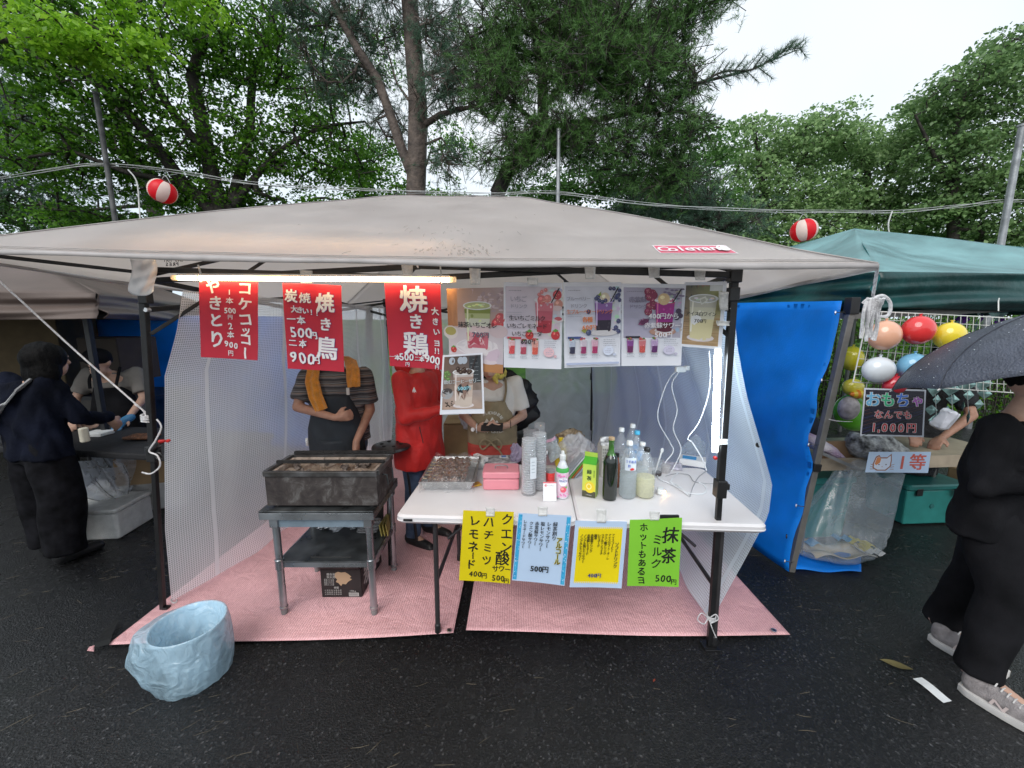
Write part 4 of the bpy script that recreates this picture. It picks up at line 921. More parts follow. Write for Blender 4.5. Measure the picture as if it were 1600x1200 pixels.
# ------------------------------------------------------------------ poles, wires, lanterns
galv = mat('galvanised_steel', (.32, .33, .34), .4, metal=.6, var=.2, bump=.2)
darkpole = mat('dark_steel_pole', (.10, .10, .10), .5, metal=.3, var=.3)
def pole(px1, py1, px0, Y, r, m, label):
    a = gr(px0, Y); b = P(px1, py1, Y); a.x = b.x + .02; a.z = -.05 if Y < 9 else .2
    t = thing('light_pole', a, label, 'pole', 'steel poles carrying the lantern wire'); MB().tube([a, b], [r, r*.9], 14).build('shaft', m, t, smooth=True)
    MB().lathe([(r*.6, .0), (r*1.15, .0), (r*1.15, .03), (.004, .045)], b, 14).build('cap', m, t, smooth=True); k = P(px0, 0, Y)
    return t
p1 = pole(150, 148, 190, 6.0, .034, darkpole, 'dark steel pole rising beside the lantern over the brown tent')
p2 = pole(873, 205, 872, 6.3, .032, galv, 'slim galvanised pole behind the canopy peak against the pine')
p3 = pole(1597, 198, 1558, 6.0, .045, galv, 'thick galvanised pole at the edge behind the teal tent')
wire = mat('grey_wire', (.42, .43, .42), .5)
wt = thing('lantern_wire', P(640, 302, 6.1), 'twisted grey wire strung between the poles above the canopy, carrying the lanterns', 'wire')
for k in range(3):
    pts = []
    for i, (x, y) in enumerate([(-120, 300), (60, 268), (170, 257), (300, 272), (400, 287), (520, 294), (640, 300), (760, 303), (872, 301), (1000, 318), (1130, 327), (1250, 330), (1400, 330), (1500, 322), (1560, 315), (1640, 313), (1750, 320)]):
        pts.append(P(x, y + 2.5*math.sin(i*1.7+k*2.1), 6.05 + .02*math.sin(i*2+k)))
    cable(pts, (.0055, .004, .003)[k], wire, None, 'strand', parent=wt)
cable([P(200, 265, 6.0), P(214, 285, 6.0), P(218, 330, 5.9), P(222, 380, 5.8)], .009, mat('white_cord', (.6, .6, .58), .6), 'pale cord dangling from the lantern wire next to the red-white lantern')
cable([P(1394, 330, 6.0), P(1388, 350, 6.0), P(1390, 368, 6.0)], .009, mat('white_cord'), 'short pale cord hanging from the wire over the teal tent')
red_p = mat('lantern_red_paper', (.88, .015, .03), .4, tl=.35, var=.04); wht_p = mat('lantern_white_paper', (.95, .82, .74), .45, tl=.35, var=.04)
def lantern(px, py, tilt, label, Y=5.6):
    c = P(px, py, Y); t = thing('paper_lantern', c, label, 'lantern', 'red and white paper lanterns'); M_ = Euler((0, tilt, 0)).to_matrix(); Rr, H = .158, .138; n = 48
    for kind, m in ((0, red_p), (1, wht_p)):
        for g in range(4):
            vs = []; fs = []; rows = 28; cols = 7; a0 = (g*2+kind+1.5) * math.pi/4
            for j in range(rows+1):
                th = math.pi*(.10 + .80*j/rows); z = math.cos(th)*H*1.03; r_ = Rr*math.sin(th)**.8 * (1 + (.018 if j % 2 else -.004))
                for i in range(cols+1): a = a0 + math.pi/4*i/cols; vs.append(M_ @ V(r_*math.cos(a), r_*math.sin(a), z) + c)
            fs = [(j*(cols+1)+i, (j+1)*(cols+1)+i, (j+1)*(cols+1)+i+1, j*(cols+1)+i+1) for j in range(rows) for i in range(cols)]
            MB().add(vs, fs).build('paper_panel', m, t, smooth=True, angle=180)
    for s in (1, -1): 
        mb = MB(); mb.lathe([(.04, 0), (.055, .0), (.055, .012*s), (.04, .012*s)], c + M_ @ V(0, 0, s*H*.96), 20, (0, tilt, 0)); mb.build('rim', mat('lantern_rim', (.10, .02, .02), .5), t)
    top = c + M_ @ V(0, 0, H); wt_ = P(px, py, 6.0)
    cable([c + M_ @ V(.06, 0, H), top + V(0, 0, .07), c + M_ @ V(-.06, 0, H)], .004, wire, None, 'handle', parent=t)
    cable([top + V(0, 0, .07), top + V(0, .2, .16)], .003, wire, None, 'hook', parent=t)
lantern(254, 299, R(28), 'tilted red and white striped paper lantern above the canopy edge near the dark pole')
lantern(1256, 360, R(-12), 'upright red and white paper lantern between the beige and teal tents')

# ------------------------------------------------------------------ guy rope and left stall furniture
rope_m = mat('white_cotton_rope', (.88, .86, .88), .8, var=.15, vscale=60, bump=1, bscale=300)
gt = thing('guy_rope', P(240, 652, 2.05), 'white guy rope running down to a knot around the front black post', 'rope')
cable([P(-160, 300, 1.75), P(0, 440, 1.92), P(120, 550, 2.0), P(236, 652, 2.04)], .0042, rope_m, None, 'line', parent=gt, n=8)
for k in range(5):
    z = P(237, 648 + 2.6*k, 2.04).z; c = V(-1.90 - .012, 2.045, z); MB().tube([c + V(.026*math.cos(a), .026*math.sin(a), .004*math.sin(a+k)) for a in np.linspace(0, 6.28, 17)], .004, 6).build('coil', rope_m, gt, smooth=True)
cable([P(245, 655, 2.0), P(252, 668, 2.0), P(242, 690, 1.99), P(233, 705, 1.99), P(246, 712, 1.99), P(250, 728, 1.99), P(236, 740, 1.99), P(222, 738, 1.99)], .004, rope_m, None, 'tail', parent=gt)
cable([P(228, 650, 2.0), P(222, 640, 2.0), P(210, 632, 1.99)], .003, rope_m, None, 'tail', parent=gt)
clampm = mat('black_plastic'); t = thing('post_clamp', P(246, 700, 2.02), 'black clamp with a red tip holding the netting to the front post', 'clamp')
MB().bar(P(232, 706, 2.03), P(250, 690, 2.02), .03, .03).build('jaw', clampm, t, bevel=.004); MB().cap(P(250, 690, 2.02), P(256, 689, 2.02), .01, .008).build('tip', mat('red_plastic'), t)
MB().tube([P(248, 712, 2.0) + V(.016*math.cos(a), 0, .016*math.sin(a)) for a in np.linspace(0, 5.6, 14)], .005, 6).build('ring', clampm, t)
# crumpled paper wrap over the front post top
def wrapfn(u, v):
    px = 203 + 40*u + 3*math.sin(v*5); py = 405 + (57 - 7*abs(2*u-1)**3)*v
    return FR(px, py, -.11 + .03*abs(2*u-1)**2 + .005*math.sin(u*11+v*7) + .004*math.sin(v*19+u*5))
sheet3(wrapfn, 14, 20, 'paper_wrap', mat('crumpled_white_paper', (.92, .94, .97), .6, bump=.35, bscale=14), 'crumpled white paper bag taped over the top of the black front post', 'paper wrap')
# left stall counter
ct = thing('stall_counter', V(-3.0, 3.2, 0), 'black cloth covered counter of the brown tent stall', 'counter')
bl_cloth = mat('black_cloth', (.013, .013, .015), .7, bump=.4)
MB().rbox(V(-2.95, 3.05, .70), (1.9, .62, .045), .03, R(-8)).build('counter_top', bl_cloth, ct)
for x, y in ((-3.8, 2.95), (-2.1, 2.75), (-3.75, 3.4), (-2.05, 3.25)): MB().tube([(x, y, 0), (x, y, .68)], .014, 8).build('leg', blackm, ct)
foam = mat('white_styrofoam', (.62, .63, .62), .7, var=.08, vscale=20, bump=.5, bscale=160)
card = mat('brown_cardboard', (.27, .18, .095), .7, var=.12, vscale=5, bump=.2)
def foam_box(c, s, rz, label, lid=True):
    t = thing('foam_box', (c[0], c[1], c[2]), label, 'foam box'); MB().rbox(V(c[0], c[1], c[2]+s[2]*.42), (s[0], s[1], s[2]*.84), .02, rz).build('box_body', foam, t)
    if lid: MB().rbox(V(c[0], c[1], c[2]+s[2]*.93), (s[0]+.012, s[1]+.012, s[2]*.13), .02, rz).build('lid', foam, t)
    return t
def carton(c, s, rz, label, m=None, name='cardboard_box', opened=False):
    t = thing(name, (c[0], c[1], c[2]), label, 'box'); x, y, z = s; M_ = Euler((0, 0, rz)).to_matrix(); b = Vector(c); m = m or card
    mb = MB()
    for (cx, cy, sx, sy) in ((0, -y/2, x, .005), (0, y/2, x, .005), (-x/2, 0, .005, y-.012), (x/2, 0, .005, y-.012)): mb.box(M_ @ V(cx, cy, z/2) + b, (sx, sy, z), rz)
    mb.box(b + V(0, 0, .003), (x-.01, y-.01, .004), rz); mb.build('carton', m, t)
    for (cx, cy, sx, sy, ax, ang) in ((0, -y/2, x-.01, y*.48, 0, -1), (0, y/2, x-.01, y*.48, 0, 1), (-x/2, 0, x*.45, y-.02, 1, -1), (x/2, 0, x*.45, y-.02, 1, 1)):
        op = R(125 if opened else 1.2) * ang; f = MB()
        if ax == 0: o_ = V(0, -ang*sy/2, 0); o_ = Euler((-op, 0, 0)).to_matrix() @ o_; f.box(M_ @ (V(cx, cy, z + (.003 if opened else .008)) + o_) + b, (sx, sy, .004), M_ @ Euler((-op, 0, 0)).to_matrix())
        else: o_ = V(-ang*sx/2, 0, 0); o_ = Euler((0, op, 0)).to_matrix() @ o_; f.box(M_ @ (V(cx, cy, z + .003) + o_) + b, (sx, sy, .004), M_ @ Euler((0, op, 0)).to_matrix())
        f.build('flap', m, t)
    return t
c = G(205, 800); foam_box((c.x+.08, c.y+.22, 0), (.52, .40, .30), R(20), 'white styrofoam box under the counter behind the folded umbrella')
c = G(150, 815); foam_box((c.x+.03, c.y+.12, 0), (.36, .34, .26), R(12), 'white styrofoam box between the trousered customer and the umbrella')
c = G(78, 860); foam_box((c.x+.12, c.y+.3, 0), (.45, .34, .24), R(5), 'white styrofoam box half hidden behind the customer legs')
c = P(200, 738, 3.1); carton((c.x+.05, c.y+.22, .305), (.42, .34, .22), R(14), 'brown cardboard box stacked on the styrofoam box under the counter')
MB().box(P(208, 737, 3.02), (.07, .002, .05), (.1, .3, .2)) 
carton((-5.15, 4.3, .9), (.9, .5, .78), R(10), 'tall brown cardboard box stack deep inside the brown tent', mat('old_cardboard', (.16, .11, .05), .7)); carton((-4.02, 4.1, 1.05), (.42, .4, .42), R(-5), 'dark cardboard box beside the blue tarpaulin behind the dark-haired customer', mat('dark_cardboard', (.05, .035, .025), .7))
shelf = thing('storage_shelf', V(-4.3, 4.25, 0), 'dark shelf holding boxes at the back of the brown tent', 'shelf'); MB().box(V(-4.4, 4.25, .87), (1.6, .6, .04)).build('board', blackm, shelf); 
for x in (-5.1, -3.7): MB().box(V(x, 4.25, .425), (.05, .5, .85)).build('side_panel', blackm, shelf)
t = thing('tape_stack', V(-3.3, 3.2, .72), 'white trays lying on the black counter before the staff', 'tray'); c = P(145, 625, 3.15); MB().rbox(V(c.x, c.y, .74), (.16, .12, .03), .01).build('tray', foam, t)
t = thing('skewer_tray', V(0, 0, 0), 'grilled skewers on the black counter by the gloved hand', 'food'); c = P(222, 661, 3.05); t.location = (c.x, c.y, .722); ORG[t.name] = Vector(t.location)
for k in range(6):
    MB().cap(V(c.x-.10, c.y-.06+.02*k, .745), V(c.x+.08, c.y-.05+.02*k, .745), .013, .011, 8).build('skewer', mat('grilled_meat', (.16, .065, .03), .35, var=.4, vscale=40, bump=1.5, bscale=90), t, smooth=True)
# folded clear umbrella leaning under the counter
t = thing('clear_umbrella', G(208, 790), 'half closed clear plastic umbrella leaning against the styrofoam box', 'umbrella'); a = G(216, 800, .01); a.y -= .05; b = P(137, 705, 2.95)
MB().tube([a, b], .004, 8).build('shaft', galv, t); ax = (b-a).normalized(); px_ = ax.cross(V(0, 0, 1)).normalized(); py_ = ax.cross(px_)
clearf = film('clear_vinyl', (.78, .84, .93), .34, .1, .5, 12)
def umb(u, v):
    an = u*2*math.pi; r_ = .165*math.sin(math.pi*.5*min(1, v*1.2))**1.2*(1 + .38*math.cos(an*8)*v); return a + ax*(.10 + v*.46) + (px_*math.cos(an) + py_*math.sin(an))*r_
MB().grid(umb, 96, 12).build('canopy', clearf, t, smooth=True, angle=180)
for k in range(8):
    an = (k+.5)/8*2*math.pi; MB().tube([umb((k)/8, v/6) for v in range(7)], .0022, 5).build('rib', blackm, t)
MB().cap(a, a + ax*.08, .006, .012).build('ferrule', blackm, t)
# ------------------------------------------------------------------ toy stall
card_d = mat('worn_cardboard', (.24, .15, .085), .7, var=.15, vscale=6)
tt = thing('toy_table', G(1400, 860), 'low table with cardboard covered edge and toys on it in the toy stall', 'table')
ta = P(1272, 712, 2.62); tb = P(1520, 742, 2.45)
L0, L1 = V(1.80, 2.62, .69), V(3.6, 2.75, .69)
def tbq(u, v): return V(1.97 + 1.62*u, 2.56 + .12*u + .55*v, .70)
MB().slab(lambda u, v: tbq(u, v) - V(0, 0, .02), 2, 2, .02).build('table_top', mat('beige_board', (.35, .30, .22), .5, bump=.2), tt)
MB().slab(lambda u, v: tbq(u, 0) + V(0, -.008 - .002*math.sin(u*6), .035 - .085*v), 12, 2, .004).build('front_board', mat('tan_board', (.38, .31, .23), .5, var=.15), tt)
MB().box(tbq(.20, .12) + V(0, 0, .07), (.44, .02, .12), .07).build('cardboard_edge', card_d, tt)
for u, v in ((.05, .1), (.05, .9), (.95, .1), (.95, .9)): q = tbq(u, v); MB().tube([V(q.x, q.y, 0), V(q.x, q.y, .68)], .014, 8).build('leg', legg, tt)
MB().bar(P(1275, 704, 2.5), P(1345, 735, 2.5), .02, .02).build('side_rail', galv, tt)
# teal cooler and boxes under it
tealp = mat('teal_plastic', (.03, .22, .20), .35, var=.1); t = thing('storage_bin', G(1455, 825), 'teal plastic storage bin with latches under the toy table', 'storage box'); c = G(1452, 826); bx = V(c.x+.04, c.y+.22, 0)
MB().box(bx + V(0, 0, .16), (.50, .36, .30), .06, taper=.9).build('bin_body', tealp, t, bevel=.012); MB().rbox(bx + V(0, 0, .335), (.54, .40, .05), .03, .06).build('lid', mat('dark_teal_plastic', (.02, .14, .13), .35), t)
for s in (-1, 1): MB().box(bx + V(s*.15, -.205, .30), (.05, .012, .06), .06).build('latch', clampm, t, bevel=.003)
MB().lathe([(.018, -.003), (.018, .003)], bx + V(0, -.175, .17), 14, (R(84), 0, .06)).build('badge', mat('dark_teal_plastic'), t)
t = thing('storage_bin', V(2.2, 2.85, 0), 'teal plastic bin behind the clear bag at the tent leg', 'storage box'); MB().box(V(2.25, 2.95, .25), (.5, .36, .44), .1, taper=.92).build('bin_body', tealp, t, bevel=.012); MB().rbox(V(2.25, 2.95, .49), (.54, .4, .05), .03, .1).build('lid', tealp, t)
carton((3.95, 3.1, 0), (.35, .4, .4), .1, 'brown cardboard box beside the teal bin under the toy table')
# clear plastic bag on the ground
t = thing('clear_plastic_bag', G(1335, 890), 'large clear plastic rubbish bag standing open beneath the toy table', 'bag')
bc = G(1332, 885); bc.y += .14
def bagfn(u, v):
    an = u*2*math.pi; prof = [(0, .02), (.04, .29), (.18, .32), (.45, .265), (.75, .215), (1, .19)]
    for (a_, r0), (b_, r1) in zip(prof, prof[1:]):
        if v <= b_ + 1e-9: r_ = r0 + (r1-r0)*(v-a_)/(b_-a_); break
    r_ *= 1 + (.10*math.sin(an*3+1+v*2) + .06*math.sin(an*7+v*5) + .035*math.sin(an*13+v*9))*min(1, v*4+.2)
    z = v*(.66 + .05*math.sin(an*2+.4) + .03*math.sin(an*5))
    return V(bc.x - .06 + r_*math.cos(an)*1.02 + .19*v, bc.y + r_*math.sin(an)*.62, .012 + z)
bagm = film('clear_polythene', (.86, .93, 1.0), .24, .10, .6, 5)
MB().grid(bagfn, 90, 40).build('bag_film', bagm, t, smooth=True, angle=180)
q = MB(); q.slab(lambda u, v: V(bc.x - .22 + .42*u, bc.y - .10 + .2*v, .03 + .02*math.sin(u*9) + .015*math.sin(v*8+u*3)), 16, 8, .004); q.build('litter', mat('litter_card', (.45, .35, .18), .5, var=.3, vscale=9, col2=(.5, .5, .5)), t, smooth=True)
for k in range(7):
    a_ = random.uniform(-.2, .18); cc_ = random.choice([(.5, .08, .06), (.6, .5, .1), (.1, .3, .5), (.6, .6, .6)])
    MB().slab(lambda u, v: V(bc.x + a_ + .1*u, bc.y - .09 + .02*k + .07*v, .055 + .012*k*.5 + .015*math.sin(u*7+k)), 5, 4, .002).build('wrapper', mat('wrapper_%d' % k, cc_, .3), t, smooth=True)
# wire rack with plain glossy toy balls (the printed faces are left out)
rk = thing('wire_rack', P(1400, 550, 2.35), 'white wire grid rack hung with toy balls under the teal valance', 'rack'); wm = mat('white_coated_wire', (.66, .66, .62), .4)
def rkp(u, v): # corner pixels (1355,484) (1600,497) (1345,597) (1600,620)
    return (P(1357, 486, 2.32)*(1-u) + P(1600, 498, 2.42)*u)*(1-v) + (P(1333, 597, 2.30)*(1-u) + P(1600, 615, 2.42)*u)*v
for k in range(25): MB().tube([rkp(k/24, 0), rkp(k/24, 1)], .0034 if k in (0, 24) else .0019, 6).build('wire', wm, rk)
for k in range(10): MB().tube([rkp(0, k/9) + V(0, .003, 0), rkp(1, k/9) + V(0, .003, 0)], .0034 if k in (0, 9) else .0019, 6).build('wire', wm, rk)
for x in (1360, 1560): MB().tube([P(x, 486, 2.33), P(x, 470, 2.36), P(x+1, 466, 2.42)], .003, 6).build('hanger', wm, rk)
def ball(px, py, r, sq, col, label, Y=2.26, name='toy_ball', g=None):
    t = thing(name, P(px, py, Y), label, 'toy ball', g); m = mat('vinyl_%d' % px, col, .12, var=.03, coat=.6); c = P(px, py, Y)
    MB().ell(c, (r*sq, r*.8, r), 28, 18, (0, random.uniform(-.3, .3), 0)).build('ball', m, t, smooth=True, angle=180)
    MB().lathe([(.006, 0), (.006, .010), (.010, .011), (.010, .014), (.002, .015)], c + V(0, 0, r*.97), 10).build('valve', m, t, smooth=True)
ball(1382, 524, .083, 1.0, (.75, .40, .26), 'peach coloured vinyl ball at the top of the rack beside the rope')
ball(1435, 516, .080, 1.05, (.72, .04, .04), 'red vinyl ball in the middle of the top row of the rack')
ball(1484, 525, .076, 1.05, (.80, .62, .04), 'yellow vinyl ball at the end of the top row near the umbrella')
ball(1373, 578, .075, 1.15, (.70, .74, .78), 'white vinyl ball in the lower row nearest the rack corner')
ball(1427, 573, .076, 1.1, (.20, .48, .70), 'pale blue vinyl ball in the lower row beside the white one')
ball(1472, 572, .070, 1.1, (.70, .74, .78), 'white vinyl ball tucked behind the dark umbrella rim')
ball(1398, 602, .055, 1.2, (.62, .03, .05), 'small red vinyl ball hanging just above the toy sign')
ball(1331, 560, .085, .8, (.70, .62, .03), 'yellow vinyl ball behind the tent leg', 2.75)
ball(1333, 605, .06, 1.2, (.62, .55, .05), 'small yellow ball below the other yellow ball behind the leg', 2.75)
# green and orange inflatables, plush heap
t = thing('green_inflatable', P(1330, 640, 2.8), 'green leaf shaped inflatable toy beside the tent leg', 'toy'); MB().ell(P(1335, 645, 2.85), (.16, .06, .13), 24, 12, (0, .5, 0)).build('leaf', mat('green_vinyl', (.12, .42, .03), .15, coat=.5), t, smooth=True, angle=180)
for k in range(5): MB().tube([P(1328+4*k, 612-3*k, 2.79), P(1345+3*k, 612+8*k, 2.79)], .004, 6).build('vein', mat('yellow_vinyl', (.6, .55, .05), .2), t)
MB().ell(P(1326, 638, 2.72), (.07, .05, .085), 20, 10).build('grey_pouch', mat('grey_satin', (.42, .38, .38), .35, var=.2, vscale=30), t, smooth=True, angle=180)
def cane(px, py, label, c1, c2):
    t = thing('striped_toy', P(px, py, 2.7), label, 'toy')
    for k in range(7): MB().lathe([(.028*math.sin(math.pi*(k+.2)/7.4)+.004, 0), (.028*math.sin(math.pi*(k+1.2)/7.4)+.004, .018)], P(px, py, 2.7) + V(.018*k, 0, 0), 14, (0, R(90), 0)).build('band', mat('band_%d' % (k % 2), c1 if k % 2 else c2, .2), t, smooth=True)
cane(1328, 616, 'yellow and orange striped toy beside the green inflatable', (.75, .55, .05), (.75, .22, .02))
furry = mat('black_white_fleece', (.62, .62, .60), .9, var=.1, vscale=24, col2=(.02, .02, .02), bump=2, bscale=90)
pb = MB(); c = V(2.46, 2.62, .80); pb.ell(c, (.17, .11, .10), 20, 12); pb.ell(c + V(.10, -.04, -.03), (.09, .08, .06), 16, 10); pb.ell(c + V(-.12, 0, .03), (.07, .07, .07), 14, 10)
t = thing('plush_toy', c, 'black and white speckled plush animal lying above the prize sign', 'plush toy'); fuse(pb, 'plush_body', furry, t, .012, 3, .004, 50)
for k in range(4): MB().cap(c + V(.10+.035*k, -.115, -.07), c + V(.115+.035*k, -.15, -.082), .018, .014).build('paw_finger', mat('grey_plush', (.32, .33, .34), .85, bump=1.5, bscale=120), t, smooth=True)
pb = MB(); c = V(2.08, 2.68, .82); pb.loft([(c + V(-.16, .02, .10), .05, .07), (c + V(-.08, .0, .05), .08, .08), (c + V(.04, -.03, -.03), .09, .08), (c + V(.16, -.05, -.10), .04, .05)])
t = thing('plush_toy', c, 'long white and purple plush lying beside the tent leg', 'plush toy'); fuse(pb, 'plush_body', mat('white_purple_fleece', (.62, .6, .6), .85, vscale=5, col2=(.25, .08, .28), bump=1, bscale=100), t, .012, 3, .003, 40)
MB().ell(c + V(-.02, .16, .10), (.2, .08, .12), 18, 10, (0, .4, 0)).build('dark_cushion', mat('navy_cloth', (.012, .016, .035), .7), t, smooth=True, angle=180)
# hanging foil diamonds
foilm = mat('turquoise_foil', (.25, .40, .38), .22, metal=.5, var=.35, vscale=18); foil2 = mat('purple_foil', (.18, .05, .34), .25, metal=.5)
def diamonds(x, y0, y1, Y, label, n, pur=False):
    t = thing('foil_garland', P(x, y0, Y), label, 'garland', 'foil garlands hanging in the toy stall'); cord = MB().tube([P(x, y0-8, Y), P(x+4, y1, Y)], .0015, 5); cord.build('cord', wire, t)
    for k in range(n):
        py = y0 + (y1-y0)*(k+.5)/n; c = P(x + 5*math.sin(k*2.3), py, Y + .02*math.sin(k)); s = .045 + .012*math.sin(k*1.7+x); a = random.uniform(-.9, .9); u = V(math.cos(a), math.sin(a), 0)*s*.9
        MB().add([c + V(0, 0, s), c + u, c - V(0, 0, s), c - u, c + V(0, -.012, 0), c + V(0, .012, 0)], [(0, 1, 4), (1, 2, 4), (2, 3, 4), (3, 0, 4), (1, 0, 5), (2, 1, 5), (3, 2, 5), (0, 3, 5)]).build('foil_diamond', foil2 if pur and k % 2 else foilm, t)
for i, (x, y0, y1, n, pur, lb) in enumerate([(1460, 600, 665, 4, 0, 'turquoise foil garland hanging closest to the toy sign'), (1485, 598, 650, 3, 0, 'foil garland of diamonds second from the toy sign'), (1510, 592, 660, 4, 0, 'foil garland of diamonds third from the toy sign'), (1535, 590, 640, 3, 0, 'foil garland of diamonds just above the black shoulder'),
     (1500, 478, 520, 3, 1, 'purple and silver foil garland under the valance beside the yellow ball'), (1530, 480, 515, 3, 1, 'purple and silver foil garland above the umbrella top'), (1560, 482, 510, 2, 1, 'purple and silver foil garland farthest along the valance')]):
    diamonds(x, y0, y1, 2.75, lb, n, pur)
c = P(1476, 655, 2.75); t = thing('foil_balloon', c, 'crumpled silver white foil balloon between the garlands', 'balloon'); pb = MB(); pb.box(c, (.16, .07, .14), (.3, .2, .4)); fuse(pb, 'balloon_body', mat('silver_white_foil', (.7, .7, .76), .2, bump=1, bscale=18), t, .01, 4, .006, 30)
# cotton rope bundle on the canopy corner
t = thing('rope_bundle', P(1368, 430, 1.5), 'bundled white cotton rope with a loop hanging from the canopy corner', 'rope')
YR = 1.62; cable([P(1371, 415, 1.50), P(1369, 432, 1.55), P(1364, 462, YR)], .0055, rope_m, None, 'line', parent=t, n=8)
cable([P(1364, 466, YR), P(1380, 462, YR), P(1391, 474, YR), P(1388, 492, YR), P(1372, 494, YR), P(1366, 480, YR)], .0062, rope_m, None, 'loop', parent=t, n=8)
for k in range(6):
    x0 = 1352 + 5*k; cable([P(x0+4, 466, YR-.01*k), P(x0-2+2*math.sin(k), 485, YR-.02), P(x0-5+3*math.sin(k*2), 510+4*math.sin(k*3), YR), P(x0-7+4*math.sin(k), 528+5*math.sin(k*1.7), YR+.01)], .006, rope_m, None, 'strand', parent=t, n=8)
cable([P(1348, 474, YR), P(1356, 468, YR-.01), P(1372, 468, YR-.012), P(1378, 474, YR), P(1366, 478, YR-.015), P(1350, 478, YR)], .006, rope_m, None, 'wrap', parent=t, n=8)
cable([P(1295, 655, 2.4), P(1310, 658, 2.38), P(1332, 659, 2.4)], .002, rope_m, 'thin white string tied around the teal tent leg', 'string', 'string')
# small white fly-off tag on canopy corner
MB().tube([P(1333, 424, 1.55), P(1338, 427, 1.55), P(1342, 423, 1.55)], .004, 6)
# ================================================================== white folding table
white_hdpe = mat('white_blow_moulded', (.70, .68, .69), .38, var=.04, vscale=3, bump=.35, bscale=420)
TA, TBk, TC, TD = V(-.575, 1.845, .70), V(1.205, 1.745, .70), V(1.245, 2.485, .70), V(-.535, 2.585, .70)
def tp(u, v): return (TA*(1-u) + TBk*u)*(1-v) + (TD*(1-u) + TC*u)*v
tab = thing('folding_table', tp(.5, .5)*1 - V(0, 0, .70), 'long white folding table with a centre fold, covered in bottles and signs', 'table')
ang = math.atan2((TBk-TA).y, (TBk-TA).x); W = (TBk-TA).length; D = (TD-TA).length
for s, (ua, ub) in enumerate(((0, .4985), (.5015, 1))):
    c = tp((ua+ub)/2, .5); MB().rbox(c - V(0, 0, .0225), (W*(ub-ua), D, .045), .035, ang).build('table_top', white_hdpe, tab, smooth=True, angle=35)
    lip = MB(); lip.rbox(c - V(0, 0, .030), (W*(ub-ua) - .0+.004, D+.004, .006), .035, ang).build('edge_lip', white_hdpe, tab)
c = tp(.035, 0); MB().rbox(V(c.x, c.y-.004, .678), (.045, .006, .010), .002, ang).build('hinge_slot', clampm, tab)
steel_g = mat('grey_painted_tube', (.055, .052, .055), .35, metal=.4, bump=.2)
def leg_frame(u):
    a, b = tp(u, .10), tp(u, .86); a.z = b.z = .655
    A_, B_ = V(a.x-.0, a.y-.02, .02), V(b.x, b.y+.06, .02)
    for p, q in ((a, A_), (b, B_)):
        MB().tube([p, q], .013, 10).build('leg', steel_g, tab, smooth=True); MB().cap(q, q + V(0, 0, .035), .017, .016).build('rubber_foot', clampm, tab, smooth=True)
    MB().tube([a.lerp(A_, .55), b.lerp(B_, .55)], .011, 10).build('cross_bar', steel_g, tab, smooth=True)
    MB().tube([a, b], .012, 8).build('cross_bar', steel_g, tab)
    k = tp(.5 if u < .5 else .5, .5); k.z = .645; MB().tube([(a+b)/2 - V(0, 0, .28), tp(u + (.18 if u < .5 else -.18), .5) - V(0, 0, .05)], .009, 8).build('brace', steel_g, tab)
leg_frame(.10); leg_frame(.90)
# ================================================================== stainless work table
ss = mat('stainless_steel', (.36, .38, .40), .28, metal=.85, var=.12, vscale=6, bump=.1, bscale=40, rvar=.1)
ss_d = mat('smoked_stainless', (.12, .13, .135), .38, metal=.75, var=.3, vscale=9, rvar=.12)
wt_ = thing('work_table', V(-1.03, 2.2, 0), 'low stainless steel work table with a shelf, the charcoal grill on top', 'table')
X0, X1, Y0, Y1, ZT = -1.345, -.735, 1.985, 2.44, .65
MB().box(V((X0+X1)/2, (Y0+Y1)/2, ZT-.006), (X1-X0, Y1-Y0, .012)).build('table_top', ss_d, wt_, bevel=.002)
for (a, b) in ((V(X0, Y0+.004, ZT-.032), V(X1, Y0+.004, ZT-.032)), (V(X0, Y1-.004, ZT-.032), V(X1, Y1-.004, ZT-.032)), (V(X0+.004, Y0+.009, ZT-.032), V(X0+.004, Y1-.009, ZT-.032)), (V(X1-.004, Y0+.009, ZT-.032), V(X1-.004, Y1-.009, ZT-.032))):
    MB().bar(a, b, .007, .038).build('top_edge', ss, wt_, bevel=.001)
for y in (Y0+.03, Y1-.03): MB().bar(V(X0+.07, y, ZT-.078), V(X1-.05, y, ZT-.078), .012, .05).build('apron_rail', mat('blue_grey_steel', (.28, .36, .43), .3, metal=.4), wt_)
for x in (X0+.065, X1-.04):
    for y in (Y0+.035, Y1-.035):
        MB().tube([V(x, y, .05), V(x, y, ZT-.05)], .019, 16).build('leg', ss, wt_, smooth=True)
        MB().lathe([(.019, .0), (.022, .002), (.022, .014), (.019, .016)], V(x, y, .052), 16).build('leg_collar', ss, wt_, smooth=True); MB().lathe([(.014, .0), (.017, .012), (.0175, .052)], V(x, y, .014), 16).build('foot', mat('grey_plastic_foot', (.2, .2, .2), .5), wt_, smooth=True)
        MB().lathe([(.021, -.03), (.024, -.027), (.024, .027), (.021, .03)], V(x, y, .325), 16).build('shelf_collar', ss, wt_, smooth=True)
        MB().box(V(x, y, ZT-.075), (.045, .045, .055)).build('corner_socket', ss, wt_, bevel=.003)
MB().box(V((X0+X1)/2+.012, (Y0+Y1)/2, .338), (X1-X0-.10, Y1-Y0-.06, .008)).build('shelf', ss_d, wt_, bevel=.001)
for y in (Y0+.035, Y1-.035): MB().bar(V(X0+.085, y, .322), V(X1-.06, y, .322), .006, .036).build('shelf_edge', ss, wt_)
for x in (X0+.055, X1-.03): MB().bar(V(x, Y0+.06, .322), V(x, Y1-.06, .322), .006, .036).build('shelf_edge', ss, wt_)
